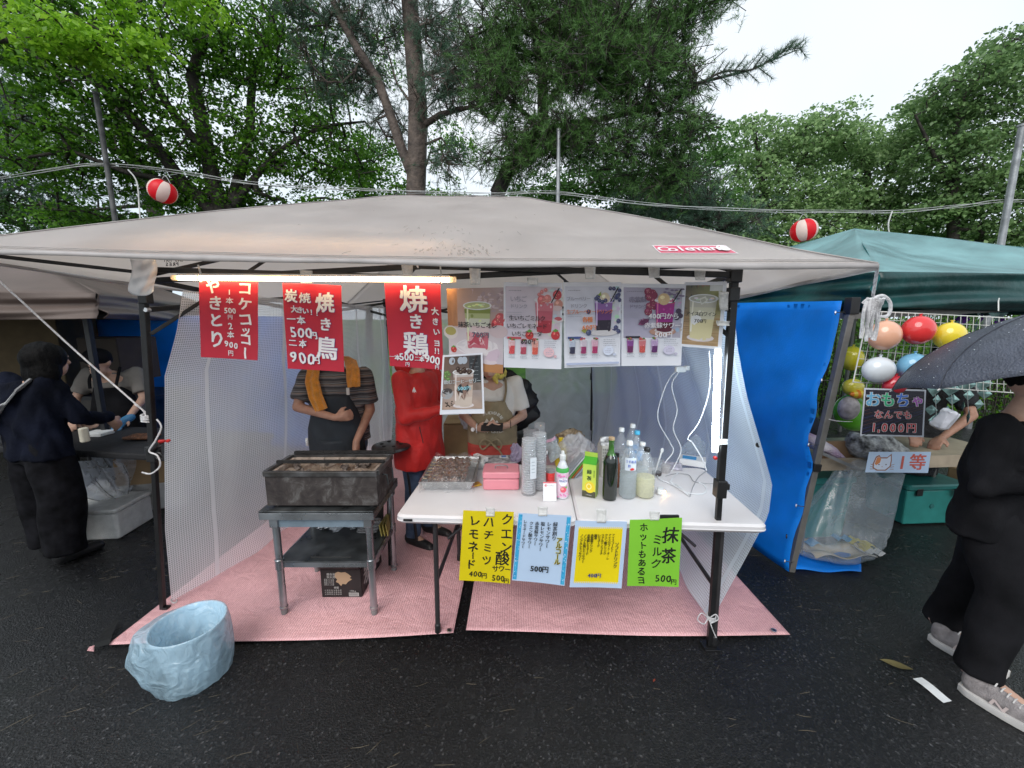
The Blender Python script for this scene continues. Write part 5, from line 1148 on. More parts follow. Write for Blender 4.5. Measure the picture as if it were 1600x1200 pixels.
# ------------------------------------------------------------------ charcoal grill
gm = mat('burnt_grill_steel', (.042, .036, .036), .55, metal=.35, var=.3, vscale=14, bump=.6, bscale=60)
def grill_face():
    m = bpy.data.materials.new('ash_stained_steel'); m.use_nodes = True; n = m.node_tree; L = n.links; b = n.nodes['Principled BSDF']; tcn = n.nodes.new('ShaderNodeTexCoord')
    a = n.nodes.new('ShaderNodeTexNoise'); a.inputs['Scale'].default_value = 11; a.inputs['Detail'].default_value = 9; a.inputs['Roughness'].default_value = .72; a.inputs['Distortion'].default_value = .8
    r_ = n.nodes.new('ShaderNodeValToRGB'); e = r_.color_ramp.elements; e[0].position = .38; e[0].color = (.028, .022, .022, 1); e[1].position = .74; e[1].color = (.19, .185, .18, 1); e.new(.54).color = (.058, .048, .045, 1)
    L.new(tcn.outputs['Object'], a.inputs['Vector']); L.new(a.outputs['Fac'], r_.inputs['Fac']); L.new(r_.outputs[0], b.inputs['Base Color']); b.inputs['Roughness'].default_value = .55; b.inputs['Metallic'].default_value = .2
    bp = n.nodes.new('ShaderNodeBump'); bp.inputs['Strength'].default_value = .3; L.new(a.outputs['Fac'], bp.inputs['Height']); L.new(bp.outputs[0], b.inputs['Normal']); return m
ash_m = grill_face()
gt_ = thing('charcoal_grill', V(-1.01, 2.15, ZT), 'long blackened charcoal box grill with ash, standing on the steel table', 'grill')
GX0, GX1, GY0, GY1, GZ0, GZ1 = -1.315, -.72, 2.02, 2.30, .664, .857
for (c, s) in ((V((GX0+GX1)/2, GY0+.004, (GZ0+GZ1)/2-.012), (GX1-GX0, .008, GZ1-GZ0-.026)), (V((GX0+GX1)/2, GY1-.004, (GZ0+GZ1)/2-.012), (GX1-GX0, .008, GZ1-GZ0-.026)), (V(GX0+.004, (GY0+GY1)/2, (GZ0+GZ1)/2-.012), (.008, GY1-GY0-.017, GZ1-GZ0-.026)), (V(GX1-.004, (GY0+GY1)/2, (GZ0+GZ1)/2-.012), (.008, GY1-GY0-.017, GZ1-GZ0-.026))):
    MB().box(c, s).build('side_panel', ash_m, gt_, bevel=.0015)
for (a, b) in ((V(GX0-.003, GY0, GZ1-.012), V(GX1+.003, GY0, GZ1-.012)), (V(GX0-.003, GY1, GZ1-.012), V(GX1+.003, GY1, GZ1-.012)), (V(GX0, GY0+.013, GZ1-.012), V(GX0, GY1-.013, GZ1-.012)), (V(GX1, GY0+.013, GZ1-.012), V(GX1, GY1-.013, GZ1-.012))):
    MB().bar(a, b, .022, .026).build('rim', mat('scorched_rim', (.17, .17, .175), .4, metal=.7, var=.5, vscale=12, col2=(.045, .04, .035)), gt_, bevel=.0015)
firebrick = mat('firebrick', (.36, .29, .24), .85, var=.25, vscale=14, bump=1, bscale=70)
for k in range(6):
    w_ = (GX1-GX0-.05)/6
    for y in (GY0+.026, GY1-.026): MB().box(V(GX0+.025+w_*(k+.5), y, GZ1-.055), (w_-.003, .022, .085)).build('firebrick', firebrick, gt_, bevel=.002)
for y in (.06, .14, .22): 
    for x in (GX0+.026, GX1-.026): MB().box(V(x, GY0+y, GZ1-.055), (.022, .075, .085)).build('firebrick', firebrick, gt_, bevel=.002)
ashb = mat('wood_ash', (.34, .27, .21), .95, var=.3, vscale=22, col2=(.09, .05, .035), bump=2, bscale=60)
MB().grid(lambda u, v: V(GX0+.03+(GX1-GX0-.06)*u, GY0+.03+(GY1-GY0-.06)*v, GZ1-.052+.014*math.sin(u*17+2*math.sin(v*6))+.008*math.sin(v*15+u*9)), 40, 18).build('ash_bed', ashb, gt_, smooth=True, angle=180)
for k in range(26):
    x, y = random.uniform(GX0+.06, GX1-.06), random.uniform(GY0+.05, GY1-.05); MB().box(V(x, y, GZ1-.036), (random.uniform(.015, .035), random.uniform(.012, .028), .02), (random.random(), random.random(), random.random()*3)).build('charcoal', mat('charcoal', (.05, .04, .038), .9, var=.5, vscale=40, col2=(.25, .2, .17)), gt_, bevel=.003)
soot = mat('soot_black', (.012, .011, .011), .7, bump=1.5, bscale=80)
MB().bar(V(GX0-.0, GY0+.12, GZ1+.010), V(GX1+.005, GY0+.125, GZ1+.012), .016, .018).build('skewer_bar', soot, gt_, bevel=.002); MB().bar(V(GX0+.02, GY1-.01, GZ1+.012), V(GX1+.02, GY1-.005, GZ1+.014), .02, .02).build('skewer_bar', soot, gt_, bevel=.002)
hc = V(GX1+.004, (GY0+GY1)/2, GZ1-.08)
MB().tube([hc + V(0, -.05, .03), hc + V(.022, -.05, .028), hc + V(.026, -.045, -.03), hc + V(.026, .045, -.03), hc + V(.022, .05, .028), hc + V(0, .05, .03)], .005, 8).build('handle', ss_d, gt_, smooth=True)
for x in (GX0+.04, GX1-.04):
    for y in (GY0+.03, GY1-.03): MB().lathe([(.012, .0), (.010, .014)], V(x, y, .650), 10).build('foot', gm, gt_)
# black stool seat behind
t = thing('round_stool', V(-.72, 2.62, 0), 'black round plastic stool with holes in the seat, behind the grill', 'stool'); sc = P(612, 708, 2.62); sc.z = .80
MB().lathe([(.001, .018), (.10, .018), (.125, .010), (.130, -.004), (.12, -.012), (.10, -.006)], sc, 28).build('seat', clampm, t, smooth=True)
for k in range(6): a = k*math.pi/3; MB().lathe([(.012, .0), (.013, .003), (.001, .0031)], sc + V(.065*math.cos(a), .065*math.sin(a), .0182), 10).build('seat_hole', mat('shadow_plastic', (.004, .004, .004), .9), t)
for k in range(3): a = k*2.1+.5; MB().tube([sc + V(.09*math.cos(a), .09*math.sin(a), -.008), V(sc.x + .15*math.cos(a), sc.y + .15*math.sin(a), .02)], .011, 8).build('leg', blackm, t)
# carton with print under the steel table
blk_card = mat('black_printed_card', (.018, .016, .016), .5, var=.2); bc_ = V(-1.01, 2.33, .024)
bx_ = carton((bc_.x, bc_.y, .024), (.235, .36, .175), .0, 'black printed carton with a torn label under the steel table', blk_card, 'printed_carton', opened=True)
yf = bc_.y - .18 - .004; pr = Print(80, 60, [V(bc_.x-.117, yf, .199), V(bc_.x+.117, yf, .199), V(bc_.x+.117, yf, .024), V(bc_.x-.117, yf, .024)], 0)
wc = (.42, .42, .40); pr.poly([(30, 6), (36, 3), (42, 5), (50, 4), (56, 8), (62, 14), (58, 17), (63, 20), (55, 25), (50, 31), (43, 30), (40, 35), (35, 28), (30, 26), (33, 20), (28, 14)], (.42, .29, .18))
pr.ht('備長炭', 15, 9, 6, 6, wc, .02); pr.ht('炭火用', 15, 15, 6, 6, wc, .02)
for k in range(5): pr.ht('使用上の注意'[:6], 8, 20+3*k, 3.4, 3, wc, .0)
for k in range(3): pr.ht('火気取扱注意品質', 8, 44+4.4*k, 4.4, 3.6, wc, .0)
pr.ht('特選', 28, 38, 5, 5, wc, .02); pr.ht('10kg', 58, 45, 3.4, 5, wc, .03); pr.rect(55, 49, 75, 57, wc)
for k in range(9): pr.rect(56+2*k, 50, 56.8+2*k, 56, (.01, .01, .01))
pr.build('carton_print', bx_)
pr = Print(100, 60, [V(bc_.x+.121, bc_.y-.18, .199), V(bc_.x+.121, bc_.y+.18, .199), V(bc_.x+.121, bc_.y+.18, .024), V(bc_.x+.121, bc_.y-.18, .024)], 0)
pr.n = V(1, 0, 0); pr.ch('炭', 30, 26, 44, (.42, .42, .40), .03); pr.ch('火', 68, 30, 40, (.42, .42, .40), .03); pr.build('side_print', bx_)
# things on the lower shelf
pol = film('white_carrier_bag', (.84, .88, .93), .75, .25, .8, 22); 
def crumple(c, s, m, label, name, cat, parent=None, seed=0, part='bag_body'):
    c = Vector(c); t = thing(name, c - V(0, 0, s[2]), label, cat)
    def fn(u, v):
        a = u*2*math.pi; th = math.pi*v; r_ = 1 + .22*math.sin(a*3+seed+th*2) + .13*math.sin(a*7+seed*2+th*5) + .10*math.sin(th*9+a*2+seed); r_ *= .85
        return c + V(s[0]*math.sin(th)*math.cos(a)*r_, s[1]*math.sin(th)*math.sin(a)*r_, s[2]*math.cos(th)*(r_ if th < 1.57 else 1))
    MB().grid(fn, 48, 20).build(part, m, t, smooth=True, angle=180); return t
crumple((-1.10, 2.33, .385), (.05, .05, .040), pol, 'crumpled pale blue plastic bag on the lower steel shelf', 'plastic_bag', 'bag', seed=1)
crumple((-1.19, 2.36, .372), (.04, .05, .027), mat('crumpled_foil', (.5, .5, .52), .25, metal=.8), 'ball of foil at the side of the pale bag on the lower shelf', 'foil_ball', 'foil', seed=4)
crumple((-1.01, 2.36, .375), (.045, .04, .030), pol, 'small clear bag in the middle of the lower shelf', 'plastic_bag', 'bag', seed=7)
t = thing('plastic_tray', V(-.9, 2.34, .344), 'clear lidded food trays stacked on the lower steel shelf', 'tray')
for k in range(3): MB().rbox(V(-.90+.005*k, 2.34, .356+.018*k), (.13, .10, .012), .02, .1*k).build('tray', film('clear_tray', (.6, .6, .62), .45, .1, .2, 20), t)
t = thing('paper_packet', V(-.82, 2.32, .344), 'yellowish paper packets standing at the end of the lower shelf', 'packet')
for k in range(3): MB().box(V(-.80+.012*k, 2.33, .385), (.006, .14, .075), (.0, -.15, .1*k)).build('packet', mat('yellow_paper', (.36, .29, .08), .5, var=.2, vscale=20), t)
MB().lathe([(.001, 0), (.022, 0), (.024, .004)], V(-.79, 2.26, .43), 16, (R(70), 0, 0))
# ================================================================== people
skin_a = mat('skin_tan', (.36, .19, .13), .5, var=.08, vscale=30, bump=.15, bscale=200); skin_b = mat('skin_light', (.48, .29, .21), .5, var=.06, vscale=30, bump=.15, bscale=200)
hair_m = mat('black_hair', (.005, .0045, .0045), .6, spec=.1, var=.4, vscale=60, bump=.5, bscale=120)
denim = mat('blue_denim', (.05, .085, .15), .8, var=.25, vscale=12, bump=.6, bscale=300); black_cl = mat('black_cotton', (.011, .011, .013), .85, spec=.12, var=.3, vscale=6, bump=.3, bscale=260)
black_sh = mat('black_shoe', (.013, .013, .014), .45)
def person(label, pos, rz, h, J, skin, hair=None, top=None, bottom=None, shoe=None, legs=True, sleeve='short', hem=.50, slim=1.0, wide_leg=0., fingers=True, top_wr=.003, hand=None, hoodtop=None, face=True):
    """J: joints in metres for a figure facing -y, feet at the origin"""
    k = h / 1.65; t = thing('person', pos, label, 'person'); M_ = Matrix.Translation(Vector(pos)) @ Matrix.Rotation(rz, 4, 'Z')
    D = dict(head=V(0, -.02, 1.53), neck=V(0, .005, 1.36), chest=V(0, 0, 1.20), waist=V(0, .01, 1.0), hips=V(0, .01, .88),
             sL=V(-.175, .0, 1.31), sR=V(.175, .0, 1.31), eL=V(-.24, .02, 1.04), eR=V(.24, .02, 1.04), wL=V(-.22, -.08, .82), wR=V(.22, -.08, .82),
             hL=V(-.09, .01, .86), hR=V(.09, .01, .86), kL=V(-.10, -.01, .47), kR=V(.10, -.01, .47), aL=V(-.10, .02, .08), aR=V(.10, .02, .08), tL=V(-.11, -.15, .03), tR=V(.11, -.15, .03),
             hdL=V(0, -.6, -.8), hdR=V(0, -.6, -.8), pnL=V(1, 0, 0), pnR=V(-1, 0, 0), look=V(0, -1, 0))
    D.update({a: Vector(b) for a, b in J.items()})
    T = lambda p: M_ @ (Vector(p) * k); Tn = lambda p: (M_.to_3x3() @ Vector(p)).normalized()
    b = MB(); hd = D['head']; look = Vector(D['look']).normalized()
    # head: skull, jaw, nose, ears, one surface with the neck and body
    b.ell(T(hd + V(0, .012, .02)), (.076*k, .094*k, .098*k), 20, 14, (0, 0, rz)); b.ell(T(hd + look*.028 + V(0, 0, -.045)), (.056*k, .058*k, .066*k), 16, 10, (0, 0, rz))
    b.cap(T(hd + look*.088 + V(0, 0, .012)), T(hd + look*.103 + V(0, 0, -.018)), .009*k, .013*k, 8); side = look.cross(V(0, 0, 1)).normalized()
    for s in (-1, 1): b.ell(T(hd + side*s*.078 + V(0, .01, 0)), (.012*k, .022*k, .03*k), 10, 8, (0, 0, rz))
    b.ell(T(hd + look*.075 + V(0, 0, .03)), (.05*k, .022*k, .012*k), 10, 8, (0, 0, rz)); b.ell(T(hd + look*.082 + V(0, 0, -.043)), (.024*k, .012*k, .012*k), 10, 8, (0, 0, rz))
    b.cap(T(D['neck'] - V(0, 0, .05)), T(hd - V(0, -.01, .06)), .056*k, .05*k)
    b.loft([(T(D['hips'] - V(0, 0, .06)), .14*k*slim, .09*k, rz), (T(D['hips']), .155*k*slim, .10*k, rz), (T(D['waist']), .13*k*slim, .09*k, rz), (T(D['chest']), .15*k*slim, .10*k, rz), (T(D['neck'] - V(0, 0, .06)), .12*k*slim, .07*k, rz), (T(D['neck']), .05*k, .05*k, rz)])
    for s in 'LR':
        b.cap(T(D['s'+s]), T(D['e'+s]), .047*k, .036*k); b.cap(T(D['e'+s]), T(D['w'+s]), .037*k, .025*k)
        w_, d, pn = D['w'+s], Vector(D['hd'+s]).normalized(), Vector(D['pn'+s]).normalized(); pn = (pn - d*pn.dot(d)).normalized(); sd = d.cross(pn)
        b.cap(T(w_), T(w_ + d*.05), .025*k, .028*k); b.cap(T(w_ + d*.03 + sd*.018), T(w_ + d*.075 + sd*.026), .016*k, .014*k, 8); b.cap(T(w_ + d*.03 - sd*.018), T(w_ + d*.075 - sd*.026), .016*k, .014*k, 8); b.cap(T(w_ + d*.04), T(w_ + d*.08), .018*k, .016*k, 8)
        curl = (hand or {}).get(s, .5)
        for i in range(4):
            o_ = (i-1.5)*.0205; fl = (.038, .044, .042, .033)[i]; f0 = w_ + d*.082 + sd*o_; f1 = f0 + (d*math.cos(curl) + pn*math.sin(curl)).normalized()*fl; f2 = f1 + (d*math.cos(curl*2.3) + pn*math.sin(curl*2.3)).normalized()*fl*.85
            b.cap(T(f0), T(f1), .0105*k, .0095*k, 8); b.cap(T(f1), T(f2), .0095*k, .008*k, 8)
        ts = (hand or {}).get('t'+s, 1); g0 = w_ + d*.025 + sd*ts*.022; g1 = g0 + (d*.6 + sd*ts*.7 + pn*.3).normalized()*.042; g2 = g1 + (d*.9 + sd*ts*.15 + pn*.45).normalized()*.03
        b.cap(T(g0), T(g1), .0135*k, .011*k, 8); b.cap(T(g1), T(g2), .011*k, .009*k, 8)
        if legs: b.cap(T(D['h'+s]), T(D['k'+s]), .072*k, .05*k); b.cap(T(D['k'+s]), T(D['a'+s]), .052*k, .034*k); b.cap(T(D['a'+s]), T(D['t'+s]), .034*k, .026*k)
    fuse(b, 'body', skin, t, .0085, 2)
    if face:
        for s in (-1, 1):
            MB().ell(T(hd + look*.083 + side*s*.031 + V(0, 0, .004)), (.013*k, .006*k, .0065*k), 10, 8, (0, 0, rz)).build('eye', mat('eye_dark', (.02, .015, .012), .2), t, smooth=True)
            MB().ell(T(hd + look*.088 + side*s*.032 + V(0, 0, .026)), (.018*k, .005*k, .003*k), 8, 6, (0, 0, rz)).build('eyebrow', hair_m, t, smooth=True)
        MB().ell(T(hd + look*.093 + V(0, 0, -.047)), (.021*k, .006*k, .0045*k), 10, 6, (0, 0, rz)).build('mouth', mat('lips', (.30, .10, .09), .4), t, smooth=True)
    if top:
        g = MB(); s_ = slim
        hz = hem if isinstance(hem, float) else .8
        tail = V(D['hips'].x, D['hips'].y, D['hips'].z - (hz))
        g.loft([(T(tail), (.185 + .0)*k*s_, .125*k, rz), (T(tail*.5 + D['hips']*.5), .18*k*s_, .125*k, rz), (T(D['hips']), .18*k*s_, .12*k, rz), (T(D['waist']), .165*k*s_, .118*k, rz), (T(D['chest']), .175*k*s_, .122*k, rz), (T((D['sL']+D['sR'])*.5 - V(0, 0, .0)), .165*k*s_, .088*k, rz), (T(D['neck'] - V(0, 0, .015)), .075*k, .068*k, rz)])
        for s in 'LR':
            S_, E_, W_ = D['s'+s], D['e'+s], D['w'+s]; g.cap(T(S_*.8 + D['chest']*.2), T(S_), .07*k, .066*k)
            if sleeve == 'short': q = S_.lerp(E_, .80); g.tube([T(S_), T(S_.lerp(E_, .4)), T(q)], [.066*k, .068*k, .072*k], 16)
            elif sleeve == 'long': g.cap(T(S_), T(E_), .066*k, .056*k); g.cap(T(E_), T(W_), .055*k, .040*k)
        if hoodtop: hoodtop(g, T, k)
        fuse(g, 'shirt', top, t, .011, 3, top_wr, 24)
    if bottom and legs:
        g = MB(); wl = wide_leg
        g.loft([(T(D['hips'] - V(0, 0, .13)), .16*k*slim, .11*k, rz), (T(D['hips'] + V(0, 0, .0)), .168*k*slim, .112*k, rz), (T(D['hips'] + V(0, 0, .09)), .15*k*slim, .10*k, rz)])
        for s in 'LR': 
            g.tube([T(D['h'+s]), T(D['h'+s].lerp(D['k'+s], .5)), T(D['k'+s]), T(D['k'+s].lerp(D['a'+s], .6)), T(D['a'+s] + V(0, 0, .0))], [(.095+wl*.3)*k, (.086+wl*.7)*k, (.070+wl)*k, (.062+wl)*k, (.060+wl*.9)*k], 16)
        fuse(g, 'trousers', bottom, t, .012, 3, .004, 16)
    if shoe and legs:
        for s in 'LR':
            g = MB(); a, q = D['a'+s], D['t'+s]; f = (q-a); f.z = 0; f.normalize()
            g.cap(T(a - f*.03 + V(0, 0, -.02)), T(a + f*.05 + V(0, 0, -.03)), .045*k, .043*k); g.cap(T(V(a.x, a.y, .045) + f*.05), T(V(a.x, a.y, .035) + f*.17), .042*k, .034*k); g.cap(T(V(a.x, a.y, .04) - f*.03), T(V(a.x, a.y, .03) + f*.18), .038*k, .034*k)
            fuse(g, 'shoe', shoe, t, .009, 3)
    if hair:
        g = MB(); hair(g, T, D, k, rz, look, side); fuse(g, 'hair', hair_m, t, .009, 2, .002, 60, (1, 1, .15))
    return t, T, k, D
def short_hair(g, T, D, k, rz, look, side):
    hd = D['head']; g.ell(T(hd + V(0, .022, .04)), (.086*k, .098*k, .092*k), 20, 14, (0, 0, rz))
def bob_hair(g, T, D, k, rz, look, side):
    hd = D['head']; g.ell(T(hd - look*.03 + V(0, 0, .03)), (.110*k, .116*k, .110*k), 24, 14, (0, 0, rz))
    g.loft([(T(hd - look*.055 + V(0, 0, -.16)), .098*k, .06*k, rz), (T(hd - look*.05 + V(0, 0, -.08)), .112*k, .08*k, rz), (T(hd - look*.04 + V(0, 0, .02)), .106*k, .085*k, rz)])
# ---- man in the striped polo behind the grill
def stripes():
    m = bpy.data.materials.new('striped_polo'); m.use_nodes = True; n = m.node_tree; L = n.links; b = n.nodes['Principled BSDF']; tcn = n.nodes.new('ShaderNodeTexCoord'); sx = n.nodes.new('ShaderNodeSeparateXYZ'); L.new(tcn.outputs['Object'], sx.inputs[0])
    no = n.nodes.new('ShaderNodeTexNoise'); no.inputs['Scale'].default_value = 5; L.new(tcn.outputs['Object'], no.inputs['Vector'])
    a = n.nodes.new('ShaderNodeMath'); a.operation = 'MULTIPLY_ADD'; L.new(no.outputs['Fac'], a.inputs[0]); a.inputs[1].default_value = .03; L.new(sx.outputs['Z'], a.inputs[2])
    ml = n.nodes.new('ShaderNodeMath'); ml.operation = 'MULTIPLY'; ml.inputs[1].default_value = 1/.052; L.new(a.outputs[0], ml.inputs[0]); fr = n.nodes.new('ShaderNodeMath'); fr.operation = 'FRACT'; L.new(ml.outputs[0], fr.inputs[0])
    r_ = n.nodes.new('ShaderNodeValToRGB'); r_.color_ramp.interpolation = 'CONSTANT'; e = r_.color_ramp.elements; e[0].position = 0; e[0].color = (.028, .028, .034, 1); e[1].position = .22; e[1].color = (.13, .12, .125, 1)
    for p, c in ((.42, (.22, .16, .12)), (.5, (.05, .05, .055)), (.62, (.17, .165, .17)), (.74, (.03, .03, .036)), (.84, (.12, .11, .11)), (.92, (.05, .045, .045))): q = e.new(p); q.color = (*c, 1)
    L.new(fr.outputs[0], r_.inputs['Fac']); L.new(r_.outputs[0], b.inputs['Base Color']); b.inputs['Roughness'].default_value = .85; return m
apron_navy = mat('navy_apron', (.014, .019, .026), .7, var=.2, vscale=6, bump=.3, bscale=240)
man, T, k, D = person('man in striped grey polo with orange towel and folded arms behind the grill', (-1.27, 2.86, 0), R(4), 1.60,
    dict(sL=V(-.20, 0, 1.30), sR=V(.20, 0, 1.30), eL=V(-.25, -.10, 1.08), eR=V(.235, .0, 1.03), wL=V(.06, -.24, 1.03), wR=V(.17, -.17, .83), hdL=V(.95, .05, .12), pnL=V(0, 1, 0), hdR=V(-.02, -.12, -1), pnR=V(-1, -.2, 0), head=V(-.03, -.03, 1.53), look=V(.1, -.9, -.35)),
    skin_a, short_hair, stripes(), denim, black_sh, slim=1.22, hem=.08, hand={'L': .9, 'R': .35})
# cap of the man (mostly behind the sign)
hd = D['head']; g = MB(); g.ell(T(hd + V(0, .01, .055)), (.094*k, .106*k, .08*k), 20, 12); fuse(g, 'cap', mat('dark_cap', (.015, .015, .016), .8), man, .01, 2)
# apron
def front(T, k, z0, z1, w0, w1, d, cx=0., cy=0., nu=14, nv=14, wr=.004):
    """cloth panel wrapped round the front of a torso"""
    def fn(u, v):
        z = z1 + (z0-z1)*v; w_ = w1 + (w0-w1)*min(1, v*2.2); x = (u-.5)*2; a = x*1.25
        return T(V(cx + w_*math.sin(a)/math.sin(1.25), cy - d*math.cos(a)**.8*(1 + .0*v) - .01, z)) + V(0, wr*math.sin(u*19+3*math.sin(v*6)), 0)
    return fn
MB().slab(front(T, k, .60, 1.17, .205, .13, .155), 24, 24, .003).build('apron', apron_navy, man, smooth=True, angle=180)
MB().slab(lambda u, v: (lambda p: p - V(0, .012, 0))(front(T, k, .64, .84, .15, .15, .155)(u, v)), 16, 8, .003).build('apron_pocket', apron_navy, man, smooth=True, angle=180)
orange = mat('orange_towel', (.72, .27, .012), .95, var=.12, vscale=30, bump=1.4, bscale=240, sheen=.3)
def band(pts, w, th, m, parent, name, side=None, fold=.004):
    q = [Vector(p) for p in pts]; n = len(q)
    def fn(u, v):
        i = min(n-2, int(v*(n-1))); t = v*(n-1)-i; p = q[i].lerp(q[i+1], t); d = (q[i+1]-q[i]).normalized(); s = (Vector(side) if side else V(1, 0, 0)); s = (s - d*s.dot(d)).normalized(); o_ = d.cross(s)
        return p + s*(u-.5)*w + o_*(fold*math.sin(u*9.5+v*4) )
    return MB().slab(fn, 10, n*5, th).build(name, m, parent, smooth=True, angle=60)
band([T(V(-.05, .07, 1.42)), T(V(-.10, .01, 1.41)), T(V(-.12, -.08, 1.37)), T(V(-.115, -.15, 1.28)), T(V(-.085, -.185, 1.17)), T(V(-.045, -.205, 1.075))], .075, .012, orange, man, 'towel', side=(1, .2, .1), fold=.008)
band([T(V(-.05, .07, 1.42)), T(V(.05, .08, 1.42)), T(V(.11, .01, 1.41)), T(V(.155, -.09, 1.36)), T(V(.17, -.15, 1.28)), T(V(.175, -.17, 1.235))], .075, .012, orange, man, 'towel', side=(1, .2, .0), fold=.008)
crumple(T(V(-.22, -.05, .80)), (.02, .02, .03), mat('white_cotton', (.7, .7, .7), .8), 'white tie knot of cloth hanging at the hip of the man with the towel', 'cloth_knot', 'cloth', seed=3, part='knot')
MB().rbox(T(V(.13, -.152, 1.20)), (.022, .008, .05), .004).build('name_tag', mat('pale_tag', (.55, .52, .5), .4), man)
# ---- person in the red jacket
red_j = mat('red_rain_jacket', (.50, .012, .010), .6, var=.12, vscale=6, bump=.6, bscale=26, sheen=.1, rvar=.08)
def hood(g, T, k):
    g.ell(T(V(0, .07, 1.38)), (.12*k, .075*k, .06*k), 16, 10)
    r_ = R(62); g.loft([(T(V(0, 0, .64)), .215*k, .155*k, r_), (T(V(0, 0, .80)), .20*k, .15*k, r_), (T(V(0, 0, .95)), .185*k, .145*k, r_), (T(V(0, 0, 1.1)), .18*k, .135*k, r_)])
gx = P(652, 600, 2.80)
redp, T, k, D = person('person in a red hooded rain jacket and jeans turned sideways behind the folding table', (gx.x, 2.82, 0), R(62), 1.58,
    dict(eL=V(-.21, -.06, 1.05), eR=V(.23, -.06, 1.05), wL=V(-.10, -.27, 1.10), wR=V(.08, -.27, 1.10), hdL=V(.5, -.8, .1), hdR=V(-.5, -.8, .1), pnL=V(0, 0, 1), pnR=V(0, 0, 1), look=V(0, -.9, -.3)),
    skin_b, bob_hair, red_j, denim, black_sh, sleeve='long', hem=.20, top_wr=.004, hoodtop=hood, slim=1.02)
# emblem on the sleeve: a small white leaf-like mark
e = T(V(-.262, -.035, 1.20)); q = e + V(.0, -.05, 0)
q = P(647, 609, 2.80 - .205); pr = Print(10, 10, [q + V(-.018, 0, .02), q + V(.018, .0, .02), q + V(.018, 0, -.02), q + V(-.018, 0, -.02)], 0)
pr.poly([(5, 0), (8, 6), (9, 10), (6.3, 7.5), (5.5, 10), (4, 10), (4.4, 7), (1.5, 10), (2, 6)], (.7, .7, .7)); pr.build('emblem', redp)
MB().tube([T(V(-.16, -.14, .98)), T(V(-.15, -.16, .86))], .003, 6).build('zip_pull', clampm, redp)
# ---- person in white tee and beige apron holding a phone
tee = mat('white_cotton_tee', (.66, .64, .60), .85, var=.05, bump=.4, bscale=200); beige_a = mat('beige_canvas_apron', (.27, .215, .13), .8, var=.15, vscale=8, bump=.5, bscale=260)
red_cl = mat('red_cloth', (.42, .06, .045), .8, bump=.4); yel = mat('yellow_scarf', (.68, .55, .12), .85, var=.2, vscale=22, bump=1, bscale=60)
gx = P(770, 620, 2.92)
apr, T, k, D = person('person in a white tee, yellow scarf and beige apron looking down at a phone', (gx.x, 2.93, 0), R(-3), 1.52,
    dict(head=V(-.01, -.10, 1.47), neck=V(0, -.03, 1.35), sL=V(-.175, 0, 1.29), sR=V(.185, 0, 1.29), eL=V(-.245, -.01, 1.03), eR=V(.245, -.01, 1.03), wL=V(-.10, -.21, .97), wR=V(.14, -.20, 1.00), hdL=V(.75, -.35, .05), hdR=V(-.75, -.35, -.12), pnL=V(.2, .6, .7), pnR=V(-.2, .6, .7), look=V(0, -.75, -.6)),
    skin_b, bob_hair, tee, denim, black_sh, hem=.06, slim=1.08, hand={'L': .7, 'R': .7})
ap = front(T, k, .70, 1.17, .20, .115, .150); MB().slab(ap, 26, 26, .003).build('apron', beige_a, apr, smooth=True, angle=180)
ap2 = front(T, k, .55, .82, .20, .20, .160, cy=-.004); MB().slab(ap2, 24, 10, .003).build('waist_cloth', red_cl, apr, smooth=True, angle=180)
for s in (-1, 1): cable([T(V(.10*s, -.125, 1.165)), T(V(.115*s, -.11, 1.26)), T(V(.10*s, -.05, 1.345)), T(V(.05*s, .05, 1.37))], .010*k, beige_a, None, 'apron_strap', parent=apr)
MB().slab(lambda u, v: (lambda p: p - V(0, .008, 0))(front(T, k, .83, .99, .09, .09, .150)(u, v)), 12, 8, .003).build('pocket', beige_a, apr, smooth=True, angle=180)
for s in (-1, 1):
    cable([T(V(.0, -.185, .855)), T(V(.05*s, -.20, .88)), T(V(.085*s, -.20, .84)), T(V(.06*s, -.20, .80)), T(V(0, -.19, .85))], .006, beige_a, None, 'apron_bow', parent=apr)
cable([T(V(.0, -.185, .855)), T(V(.06, -.195, .80)), T(V(.10, -.20, .73)), T(V(.085, -.20, .70))], .006, beige_a, None, 'apron_bow', parent=apr)
class ArcPrint(Print):
    def mp(s, x, y, k_): 
        return T(V(0, 0, 0)) + (front(T, k, .83, 1.15, .12, .12, .150)(x/s.w, y/s.h) - T(V(0, 0, 0))) - V(0, .0072 + .0004*k_, 0)
pr = ArcPrint(60, 60, [(0, 0, 0), (1, 0, 0), (1, 0, -1), (0, 0, -1)], 0); cw = (.62, .60, .54)
for i, c in enumerate('URBAN ADVENTURE'): a = R(-66 + 132*i/14); pr.ch(c, 30 + 19*math.sin(a), 27 - 15*math.cos(a), 6.5, cw, .02, -a)
pr.poly([(15, 33), (24, 20), (28, 25), (32, 18), (37, 25), (39, 23), (46, 33)], cw); pr.poly([(22, 31), (26, 24), (28, 30)], (.27, .215, .13)); pr.poly([(31, 31), (33, 22), (36, 30)], (.27, .215, .13)); pr.ht('CITY CREEK', 13, 39, 3.9, 6.5, cw, .02)
pr.build('apron_print', apr)
g = MB(); hd = D['head']
g.tube([T(V(.085*math.cos(a), -.03 + .085*math.sin(a), 1.375 + .015*math.sin(a*2))) for a in np.linspace(0, 6.28, 20)], .028*k, 10); g.cap(T(V(.03, -.12, 1.37)), T(V(.05, -.15, 1.31)), .03*k, .014*k); fuse(g, 'scarf', yel, apr, .009, 2, .004, 60)
